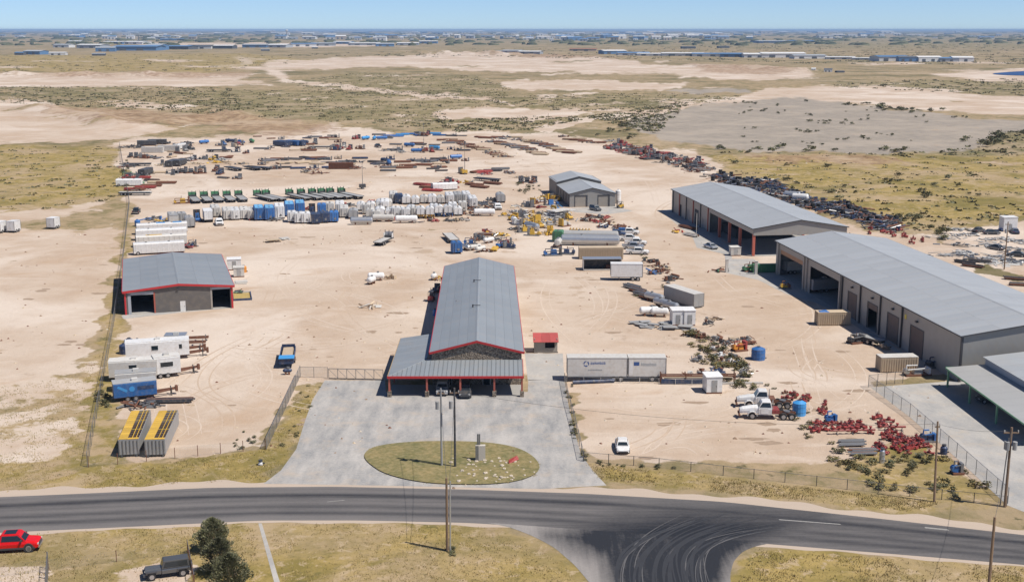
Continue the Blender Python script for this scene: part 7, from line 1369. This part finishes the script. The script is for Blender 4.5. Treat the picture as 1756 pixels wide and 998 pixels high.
yards = [((260, 560), (640, 760)), ((420, 420), (740, 620)), ((900, 450), (1150, 600)), ((1180, 440), (1420, 640)), ((300, 390), (900, 440)), ((1300, 560), (1500, 720)), ((1010, 680), (1300, 780)), ((620, 260), (1000, 330)), ((280, 300), (900, 318)), ((380, 560), (650, 640)), ((1050, 300), (1200, 420))]
for k in range(130):
    (ax, ay), (bx_, by_) = yards[k % len(yards)]
    A_, B_2 = [Vector(G(rt.uniform(ax, bx_), rt.uniform(ay, by_)).to_2d()) for _ in range(2)]; d_ = B_2 - A_; n_ = Vector((-d_.y, d_.x)); bow = rt.gauss(0, 0.22)
    pts = [A_, A_ + d_ * 0.33 + n_ * bow, A_ + d_ * 0.67 + n_ * bow * rt.uniform(0.3, 1.2), B_2]
    base = bez(pts, 26)
    for off in (-0.9, 0.9):
        out = []
        for q in range(len(base)):
            d = (Vector(base[min(q + 1, 26)]) - Vector(base[max(q - 1, 0)])).normalized(); out.append(tuple(Vector(base[q]) + Vector((-d.y, d.x)) * off))
        (c1 if k % 5 < 3 else c2).append(out)
ribbons('tyre_tracks', c1, 0.005, M_TRK1, [rt.uniform(0.15, 0.32) for _ in c1]); ribbons('tyre_tracks', c2, 0.0045 + 0.004, M_TRK2, [rt.uniform(0.2, 0.4) for _ in c2])

# clods, litter and broken bits over the yards; dark oil spots
Vl, Fl, Ml = [], [], []; rl_ = random.Random(41)
LIT = [((230, 560), (640, 780), 260), ((420, 400), (740, 620), 260), ((900, 440), (1150, 640), 260), ((1010, 665), (1330, 785), 160), ((1180, 420), (1480, 660), 260), ((240, 390), (900, 420), 260), ((260, 240), (1000, 335), 420), ((1330, 560), (1640, 760), 160), ((0, 400), (190, 640), 240), ((620, 700), (980, 840), 60), ((1040, 260), (1500, 420), 260)]
for (ax, ay), (bx_, by_), n in LIT:
    for k in range(int(n * 0.7)):
        g = G(rl_.uniform(ax, bx_), rl_.uniform(ay, by_)); s_ = 0.05 + 0.2 * rl_.random() ** 3 * (1 + g.y / 300); i = len(Vl)
        for a in range(5): t = a * 1.2566 + rl_.uniform(-0.3, 0.3); Vl.append((g.x + s_ * math.cos(t) * rl_.uniform(0.6, 1.3), g.y + s_ * math.sin(t) * rl_.uniform(0.6, 1.3), 0.0))
        Vl.append((g.x, g.y, s_ * rl_.uniform(0.4, 0.9)))
        for a in range(5): Fl.append((i + a, i + (a + 1) % 5, i + 5)); Ml.append(k % 4)
me_ = bpy.data.meshes.new('litter'); me_.from_pydata(Vl, [], Fl)
for q in (P_['brown'], P_['tan'], P_['rust'], M_ROCK): me_.materials.append(q)
me_.polygons.foreach_set('material_index', Ml); stuff(ob('litter', me_))
M_OIL = mat('oil_spot', (0.30, 0.22, 0.155), 0.9, 0, 0.25, 1.5); Vo, Fo = [], []
for k in range(90):
    (ax, ay), (bx_, by_), n = LIT[k % 9]; g = G(rl_.uniform(ax, bx_), rl_.uniform(ay, by_)); s_ = rl_.uniform(0.3, 1.1); e_ = rl_.uniform(1, 2.6); i = len(Vo)
    for a in range(14): t = a * 0.4488; rr = s_ * rl_.uniform(0.7, 1.2); Vo.append((g.x + rr * e_ * math.cos(t), g.y + rr * math.sin(t), 0.0032 + k * 0.00001))
    Fo.append(tuple(range(i, i + 14)))
me_ = bpy.data.meshes.new('oil_spots'); me_.from_pydata(Vo, [], Fo); me_.materials.append(M_OIL); stuff(ob('oil_spots', me_))

# ------------------------------------------------------------------ vegetation
TR = [(366, 946, 3.7, 2.1, 1), (377, 982, 3.7, 2.2, 2), (394, 1016, 4.0, 2.5, 3)]
for i, (px, py, h_, w_, s_) in enumerate(TR):
    x, y = at(px, py); t = thing('juniper_tree', ['bushy dark juniper tree nearest the road on the grass', 'middle dark juniper of the roadside three', 'dark juniper farthest from the road, at its group end'][i], 'tree', (x, y, 0), i * 1.3)
    tb = MB(); tb.cyl((0, 0, -0.1), (0.1, 0.05, h_ * 0.45), 0.17, 8, 0, 0.09); rq = random.Random(s_)
    for k in range(9): a = k * 0.7; z_ = h_ * (0.12 + 0.06 * k); tb.cyl((0.05, 0.02, z_), (w_ * 0.6 * math.cos(a), w_ * 0.6 * math.sin(a), z_ + h_ * 0.25), 0.06, 5, 0, 0.02)
    part(t, 'trunk', tb, P_['brown']); mb = MB(); mats_ = [LV[3], leaf('juniper_mid', (0.105, 0.11, 0.05)), LV[3], LV[1], leaf('juniper_light', (0.17, 0.165, 0.08))]
    for k in range(5200):
        z_ = rq.random() ** 0.9; a = rq.uniform(0, 6.283); lob = 0.75 + 0.3 * math.sin(a * 3 + s_) * math.sin(z_ * 9 + s_) + 0.2 * math.sin(a * 7 + z_ * 5); rr = w_ * lob * (math.sin(math.pi * min(1, (z_ * 0.82 + 0.18))) ** 0.7) * (rq.random() ** 0.35)
        p = Vector((rr * math.cos(a), rr * math.sin(a), 0.25 + z_ * h_)); d = Vector((math.cos(a), math.sin(a), 1.2 + rq.uniform(-0.4, 0.6))).normalized() + Vector((rq.gauss(0, 0.3), rq.gauss(0, 0.3), 0)); d.normalize(); b = d.orthogonal().normalized(); s = rq.uniform(0.10, 0.24)
        mb.poly([p + d * s, p + b * s * 0.3, p - d * s * 0.6, p - b * s * 0.3], rq.randrange(5))
    me_ = bpy.data.meshes.new('crown'); me_.from_pydata(mb.v, [], mb.f)
    for m in mats_: me_.materials.append(m)
    me_.polygons.foreach_set('material_index', mb.m); ob('crown', me_, t)
SH = [leafy('shrub', k, 150, 1, 1, 1.0, 0.2, [LV[0], LV[1], LV[2], LV[3]] if k < 4 else [LV[2], LV[4], LV[3], LV[0]], 0.03, 5) for k in range(7)]
rs = random.Random(5)
SHRUBS = []
def shrub(*a): SHRUBS.append(a)
def shrub_at(px, py, s, kinds, label, group, flat=0.8):
    x, y = at(px, py); k = rs.choice(kinds); o = tag(ob('shrub', SH[k], None, (x, y, -0.05), rs.uniform(0, 6.28)), label, 'shrub', group); o.scale = (s * rs.uniform(0.8, 1.3), s * rs.uniform(0.8, 1.3), s * flat * rs.uniform(0.7, 1.2)); return o
def inpoly(poly):
    xs_, ys_ = [p[0] for p in poly], [p[1] for p in poly]
    while True:
        px, py = rs.uniform(min(xs_), max(xs_)), rs.uniform(min(ys_), max(ys_))
        if sdist(poly, np.array([px]), np.array([py]))[0] > 0: return px, py
for n, poly, s, kinds, lb in ((44, [(1440, 790), (1530, 770), (1600, 775), (1700, 840), (1690, 860), (1560, 850), (1480, 835)], 0.8, (0, 4, 5, 2, 6), 'low green weed clump in the sandy corner by the transformer pole'),
    (56, [(1180, 575), (1200, 570), (1300, 645), (1330, 675), (1250, 662), (1190, 610)], 1.1, (2, 4, 5, 6, 3), 'grey-green weed clump growing through junk on the diagonal fence line'),
    (26, [(1290, 650), (1310, 650), (1450, 760), (1530, 830), (1500, 835), (1420, 790), (1340, 700)], 0.8, (0, 1, 4, 5), 'dry weed clump along the track between old trucks and valves'),
    (16, [(968, 660), (982, 660), (1004, 790), (992, 790)], 0.5, (0, 1, 4), 'weed tuft rooted along the driveway fence'),
    (10, [(1080, 500), (1100, 495), (1160, 545), (1140, 545)], 0.7, (0, 4, 5), 'weed clump between silver vessels on the fence line'),
    (8, [(1085, 440), (1110, 437), (1150, 500), (1120, 490)], 0.7, (2, 4, 5), 'dry weed clump beside the parked pickup row'),
    (14, [(880, 315), (930, 318), (940, 328), (890, 335)], 1.0, (0, 1, 3), 'green bush in the strip left of the small garage'),
    (10, [(165, 660), (182, 655), (185, 700), (168, 705)], 0.9, (0, 2, 3), 'green bush against the left fence by the blue trailer'),
    (16, [(520, 655), (555, 660), (500, 770), (470, 770)], 0.45, (2, 4, 5), 'dry weed tuft on the bank beside the slatted fence'),
    (12, [(1020, 792), (1180, 805), (1180, 812), (1020, 800)], 0.5, (0, 2, 3), 'weed tuft at the foot of the low lot fence'),
    (8, [(400, 735), (440, 745), (430, 775), (400, 770)], 0.5, (0, 2), 'small green weed on the sand inside the verge fence'),
    (60, [(1090, 205), (1220, 190), (1480, 185), (1750, 215), (1640, 262), (1230, 255)], 1.5, (0, 1, 3), 'dark bush dotted over the grey clay flat'),
    (40, [(1180, 180), (1330, 170), (1560, 190), (1756, 205), (1500, 205), (1300, 195)], 2.0, (0, 1, 2), 'green bush on the pale margin of the clay flat'),
    (30, [(1220, 262), (1640, 268), (1756, 300), (1560, 390), (1400, 340), (1290, 312)], 1.9, (0, 2, 3, 4), 'olive bush in the golden grass behind the scrap bank'),
    (26, [(1230, 252), (1640, 256), (1640, 264), (1230, 262)], 2.3, (0, 1, 2), 'green bush in the line along the clay flat edge'), (22, [(1420, 178), (1500, 176), (1640, 190), (1560, 194)], 3.0, (0, 1, 2), 'green bush in the thicket on the pale margin'), (24, [(1640, 235), (1756, 222), (1756, 262), (1650, 262)], 2.8, (0, 1, 2), 'green bush in the thicket at the clay flat end'), (30, [(1010, 225), (1120, 200), (1180, 186), (1190, 192), (1080, 240), (1030, 236)], 2.2, (0, 1, 2, 4), 'green bush beside the dirt road to the clay flat'),
    (14, [(205, 255), (215, 255), (228, 340), (215, 340)], 1.4, (0, 2, 3), 'bush growing along the back yard fence'), (6, [(756, 940), (780, 940), (778, 952), (758, 952)], 0.45, (0, 1), 'weed at the foot of the roadside pole pair'),
    (7, [(1590, 392), (1615, 395), (1640, 420), (1610, 412)], 1.6, (0, 1, 3), 'dark bush between golden grass and the neighbouring yard')):
    lx = None
    for _ in range(n):
        px, py = inpoly(poly)
        if lx and py < 300 and rs.random() < 0.72:
            cx_, cy_ = lx[0] + rs.gauss(0, 14), lx[1] + rs.gauss(0, 1.6)
            if sdist(poly, np.array([cx_]), np.array([cy_]))[0] > 0: px, py = cx_, cy_
        lx = (px, py); shrub(px, py, s * rs.uniform(0.5, 1.25), kinds, lb, lb)
SHRUBS.sort(key=lambda a: -a[2] / G(a[0], a[1]).y)
for a in SHRUBS[:285]: shrub_at(*a)
Vb, Fb, Mb = [], [], []
for a in SHRUBS[285:]:   # the smallest bushes, past counting
    o = shrub_at(*a); m4 = Matrix.LocRotScale(o.location, o.rotation_euler, o.scale); i = len(Vb); me_ = o.data
    Vb += [tuple(m4 @ v.co) for v in me_.vertices]; Fb += [tuple(i + k for k in p.vertices) for p in me_.polygons]; Mb += [p.material_index for p in me_.polygons]; bpy.data.objects.remove(o)
me_ = bpy.data.meshes.new('small_bushes'); me_.from_pydata(Vb, [], Fb)
for m in (LV[0], LV[1], LV[2], LV[3]): me_.materials.append(m)
me_.polygons.foreach_set('material_index', Mb); stuff(ob('small_bushes', me_))
# scrub beyond counting, and grass tufts on the verges
def scatter(name, mats, zones, blades, seed):
    r = np.random.RandomState(seed); V, Fc, Mi = [], [], []; rr_ = random.Random(seed)
    for n, poly, h0, h1, w_ in zones:
        P2 = np.array(poly, float); got = 0
        while got < n:
            qx = r.uniform(P2[:, 0].min(), P2[:, 0].max(), 4000); qy = r.uniform(P2[:, 1].min(), P2[:, 1].max(), 4000); ok = sdist(poly, qx, qy) > 0
            for a, b in zip(qx[ok], qy[ok]):
                if got >= n: break
                g = G(a, b); dn = mnoise.noise((g.x * 0.12, g.y * 0.12, 3.1)); got += 1
                if dn < -0.12 and rr_.random() < 0.75: continue
                s = rr_.uniform(h0, h1) * (0.62 if h1 < 0.5 else 0.8)
                for _ in range(blades):
                    t = rr_.uniform(0, 6.28); ox, oy = rr_.gauss(0, w_), rr_.gauss(0, w_); lx, ly = rr_.gauss(0, 0.35) * s, rr_.gauss(0, 0.35) * s; e = s * (0.28 if h1 < 0.5 else 0.75); i = len(V)
                    V += [(g.x + ox - e * math.cos(t), g.y + oy - e * math.sin(t), 0.0), (g.x + ox + e * math.cos(t), g.y + oy + e * math.sin(t), 0.0), (g.x + ox + lx, g.y + oy + ly, s if h1 < 0.5 else s * 0.6)]; Fc.append((i, i + 1, i + 2)); Mi.append(rr_.randrange(len(mats)))
    me_ = bpy.data.meshes.new(name); me_.from_pydata(V, [], Fc)
    for m in mats: me_.materials.append(m)
    me_.polygons.foreach_set('material_index', Mi); return stuff(ob(name, me_))
scatter('dry_grass', DRY, [(2600, [(0, 918), (440, 899), (440, 1010), (0, 1010)], 0.1, 0.32, 0.2), (2600, [(455, 897), (825, 903), (960, 960), (1000, 1010), (490, 1010)], 0.1, 0.3, 0.2), (2000, [(1262, 1005), (1300, 942), (1756, 975), (1756, 1010)], 0.1, 0.35, 0.2), (1800, [(150, 806), (450, 774), (515, 665), (545, 665), (495, 780), (455, 822), (130, 838)], 0.1, 0.35, 0.2), (2600, [(1010, 796), (1240, 820), (1620, 862), (1560, 876), (1240, 845), (1030, 822)], 0.1, 0.35, 0.2), (2600, [(-10, 660), (110, 650), (180, 600), (140, 800), (110, 836), (-10, 846)], 0.1, 0.3, 0.2), (2400, ISL, 0.1, 0.28, 0.15)], 4, 3)
scatter('scrub_plain', [LV[0], LV[3], LV[3], LV[2], LV[2], LV[1]], [(750, GREEN[0], 0.6, 1.7, 1.6), (900, GREEN[1], 0.6, 1.7, 1.6), (450, GREEN[2], 0.6, 1.7, 1.6), (450, GREEN[3], 1.0, 2.4, 1.6), (300, GREEN[4], 0.8, 2.0, 1.2), (250, GREEN[5], 0.8, 2.0, 1.2), (350, GREEN[6], 2, 5, 4), (450, GOLD[8], 1.0, 2.6, 2), (600, GOLD[0], 0.5, 1.3, 0.8), (450, GOLD[1], 0.5, 1.3, 0.8), (900, [(440, 96), (840, 84), (1756, 78), (1756, 112), (1400, 110), (900, 100)], 1.5, 4, 3), (900, [(0, 148), (400, 150), (420, 200), (0, 176)], 0.8, 2.0, 1.2), (500, [(1000, 200), (1180, 176), (1120, 230)], 0.8, 2, 1.2)], 6, 7)

# ------------------------------------------------------------------ the distant town
TM = [mat('far_white', (0.66, 0.66, 0.65), 0.6, 0, 0.05), mat('far_blue', (0.10, 0.20, 0.36), 0.6, 0, 0.05), mat('far_tan', (0.46, 0.37, 0.28), 0.7, 0, 0.05), mat('far_grey', (0.34, 0.37, 0.40), 0.6, 0, 0.05), mat('far_dark', (0.09, 0.10, 0.115), 0.7, 0, 0.05), mat('far_brick', (0.36, 0.17, 0.11), 0.7, 0, 0.05)]
TN = ['white', 'blue', 'tan', 'grey', 'dark', 'brick-red']
def shedm(i, j): return MB().ext([(-0.5, 0), (0.5, 0), (0.5, 0.8), (0.0, 1.0), (-0.5, 0.8)], 'x', -0.5, 0.5, 0).hexa([(-0.52, -0.52, 0.78), (0.52, -0.52, 0.78), (0.52, 0.0, 1.01), (-0.52, 0.0, 1.01)], [(-0.52, -0.52, 0.82), (0.52, -0.52, 0.82), (0.52, 0.0, 1.05), (-0.52, 0.0, 1.05)], 1).hexa([(-0.52, 0.0, 1.01), (0.52, 0.0, 1.01), (0.52, 0.52, 0.78), (-0.52, 0.52, 0.78)], [(-0.52, 0.0, 1.05), (0.52, 0.0, 1.05), (0.52, 0.52, 0.82), (-0.52, 0.52, 0.82)], 1).bx(-0.35, -0.2, -0.51, -0.499, 0, 0.5, 2).bx(0.05, 0.2, -0.51, -0.499, 0, 0.5, 2).mesh('town_building', [TM[i], TM[j], TM[4]])
TB = {}
rtw = random.Random(77)
def town(px, py, wpx, h, i, j, where, dep=None):
    if (i, j) not in TB: TB[(i, j)] = shedm(i, j)
    g = G(px, py); w_ = wpx / F * math.hypot(g.x, g.y); lb = '%s-walled building with %s roof %s' % (TN[i], TN[j], where)
    o = tag(ob('town_building', TB[(i, j)], None, g, rtw.uniform(-0.3, 0.3)), lb, 'building', lb); o.scale = (w_, dep or w_ * rtw.uniform(0.4, 0.9), h); return o
WL, WR, WH = 'in the industrial park beyond the scrub', 'in the long white row across the plain', 'in the far town on the horizon'
for px, py, w_, h, i, j in [(182, 89, 30, 9, 1, 3), (160, 83, 40, 9, 3, 0), (110, 82, 28, 8, 0, 3), (130, 75, 20, 8, 3, 0), (200, 76, 34, 8, 1, 0), (240, 87, 68, 10, 1, 1), (270, 86, 28, 12, 1, 3), (310, 85, 44, 8, 4, 1), (345, 84, 40, 8, 0, 4), (385, 84, 36, 8, 4, 0), (235, 76, 36, 8, 0, 0), (290, 70, 26, 7, 1, 1), (312, 70, 20, 7, 4, 1), (363, 69, 26, 7, 3, 4), (440, 82, 40, 8, 1, 3), (480, 82, 34, 8, 3, 0), (520, 80, 40, 8, 0, 1), (555, 79, 40, 8, 3, 3), (590, 76, 30, 8, 1, 0), (62, 94, 30, 7, 1, 3), (100, 95, 26, 5, 0, 0), (35, 95, 14, 5, 4, 1), (540, 84, 10, 4, 4, 0), (455, 88, 14, 4, 4, 3), (625, 78, 50, 7, 3, 0), (660, 80, 30, 8, 1, 3), (700, 78, 36, 7, 3, 0), (735, 75, 30, 8, 1, 0), (170, 96, 20, 4, 4, 3)]: town(px, py, w_, h * 1.35, i, j, WL)
for px, py, w_, h, i, j in [(850, 91, 26, 6, 1, 3), (880, 92, 30, 6, 0, 3), (910, 93, 28, 6, 3, 0), (1000, 88, 36, 8, 2, 5), (1050, 93, 30, 7, 1, 0), (1085, 95, 44, 8, 0, 1), (1120, 96, 40, 7, 0, 0), (1170, 96, 50, 8, 0, 0), (1215, 97, 40, 8, 0, 1), (1260, 98, 46, 9, 1, 1), (1295, 99, 40, 8, 0, 0), (1340, 99, 56, 9, 0, 0), (1385, 101, 40, 9, 0, 3), (1440, 102, 44, 5, 0, 0), (1480, 103, 36, 5, 3, 0), (1525, 105, 38, 9, 0, 1), (1555, 106, 30, 7, 1, 4), (1590, 106, 34, 8, 0, 0), (1625, 106, 22, 7, 3, 1), (1648, 106, 24, 7, 0, 0), (1320, 74, 40, 7, 1, 3), (1370, 73, 40, 7, 4, 1), (1240, 83, 16, 6, 4, 4), (1180, 84, 18, 6, 4, 4), (1420, 124, 14, 4, 0, 4), (1440, 125, 10, 3, 4, 4), (1395, 123, 6, 4, 0, 0)]: town(px, py, w_ * rtw.uniform(0.9, 1.4), h * rtw.uniform(0.8, 1.35), i, j, WR)
for k in range(270):
    px = rtw.uniform(-40, 1800) if k % 3 else rtw.gauss(900, 260); py = 54.5 + 14 * rtw.random() ** 1.5 + (3 if 580 < px < 1250 else 0); town(px, py, rtw.uniform(5, 24), rtw.uniform(8, 24) * (1.5 if py < 58 else 1), rtw.choice((0, 0, 0, 1, 3, 2)), rtw.choice((0, 0, 1, 3, 1)), WH)
wt = thing('water_tower', 'pale water tower standing over the horizon town', 'water tower', G(492, 62)); part(wt, 'stem', MB().cyl((0, 0, 0), (0, 0, 38), 5, 10), TM[2]); part(wt, 'tank', MB().lathe([(5, 36), (12, 42), (13, 48), (8, 54)], 12), TM[0])
ms = thing('relay_mast', 'dark relay mast over the industrial park sheds', 'mast', G(238, 76)); part(ms, 'base', MB().bx(-12, 12, -8, 8, 0, 8), TM[0]); part(ms, 'mast', MB().cyl((0, 0, 8), (0, 0, 36), 1.6, 6), TM[4])
V, Fc, Mi = [], [], []; rq = random.Random(6)
for k in range(1300):
    px, py = rq.uniform(-60, 1816), 52.8 + 26 * rq.random() ** 1.8; g = G(px, py); sw, h_ = rq.uniform(14, 60) * g.y / 9000, rq.uniform(5, 12); i = len(V)
    for a in range(6): V.append((g.x + sw * math.cos(a * 1.047), g.y + sw * math.sin(a * 1.047), 0))
    for a in range(6): V.append((g.x + sw * 0.8 * math.cos(a * 1.047 + 0.3), g.y + sw * 0.8 * math.sin(a * 1.047 + 0.3), h_ * rq.uniform(0.5, 0.8)))
    V.append((g.x, g.y, h_))
    for a in range(6): b = (a + 1) % 6; Fc += [(i + a, i + b, i + 6 + b, i + 6 + a), (i + 6 + a, i + 6 + b, i + 12)]; Mi += [k % 2] * 2
me_ = bpy.data.meshes.new('distant_trees'); me_.from_pydata(V, [], Fc); me_.materials.append(LV[1]); me_.materials.append(LV[0]); me_.polygons.foreach_set('material_index', Mi); stuff(ob('distant_trees', me_))

# ------------------------------------------------------------------ air
hz = ob('haze', MB().bx(-47000, 47000, -9500, 47000, -1.5, 62).mesh('haze', bpy.data.materials.new('haze_air'))); stuff(hz)
hm = hz.data.materials[0]; hm.use_nodes = True; hm.node_tree.nodes.remove(hm.node_tree.nodes['Principled BSDF'])
pv = hm.node_tree.nodes.new('ShaderNodeVolumePrincipled'); pv.inputs['Color'].default_value = (0.48, 0.70, 1.0, 1); pv.inputs['Density'].default_value = 0.00005; pv.inputs['Anisotropy'].default_value = 0.0
hm.node_tree.links.new(pv.outputs[0], hm.node_tree.nodes['Material Output'].inputs['Volume'])

# ------------------------------------------------------------------ look-alikes: name a neighbour where that tells them apart; the rest share label and group
tops = [o for o in C.objects if o.parent is None and 'label' in o.keys() and 'category' in o.keys()]
from collections import defaultdict
by = defaultdict(list)
for o in tops: by[o['label']].append(o)
ART = {}
uniq = [(o, o.location.copy()) for l, q in by.items() if len(q) == 1 for o in q if o['category'] not in ('cable', 'fence', 'building')]
used = set(by)
for l, q in list(by.items()):
    if len(q) < 2: continue
    done = defaultdict(list)
    if len(l.split()) <= 11 and q[0]['category'] not in ('building', 'shrub', 'rock'):
        for o in q:
            best, bd = None, 9.0 if o.location.y < 330 else 15.0
            for u, loc in uniq:
                d = (loc - o.location).length
                if d < bd: best, bd = u, d
            if best is not None:
                done[best].append(o)
        for u, os_ in done.items():
            if len(os_) == 1:
                w = u['label'].split(); cat = u['category']
                adj = w[0] if w[0].lower() not in ('small', 'long', 'low', 'short', 'two-humped', 'a', 'very', 'lone', 'flat') else ' '.join(w[:2])
                nl = l + ', next to the ' + adj + ('' if adj.split()[-1] == cat.split()[0] else ' ' + cat)
                if len(nl.split()) <= 16 and nl not in used: os_[0]['label'] = nl; used.add(nl)
by = defaultdict(list)
for o in tops: by[o['label']].append(o)
for l, q in by.items():
    if len(q) > 1:
        for o in q: o['group'] = l
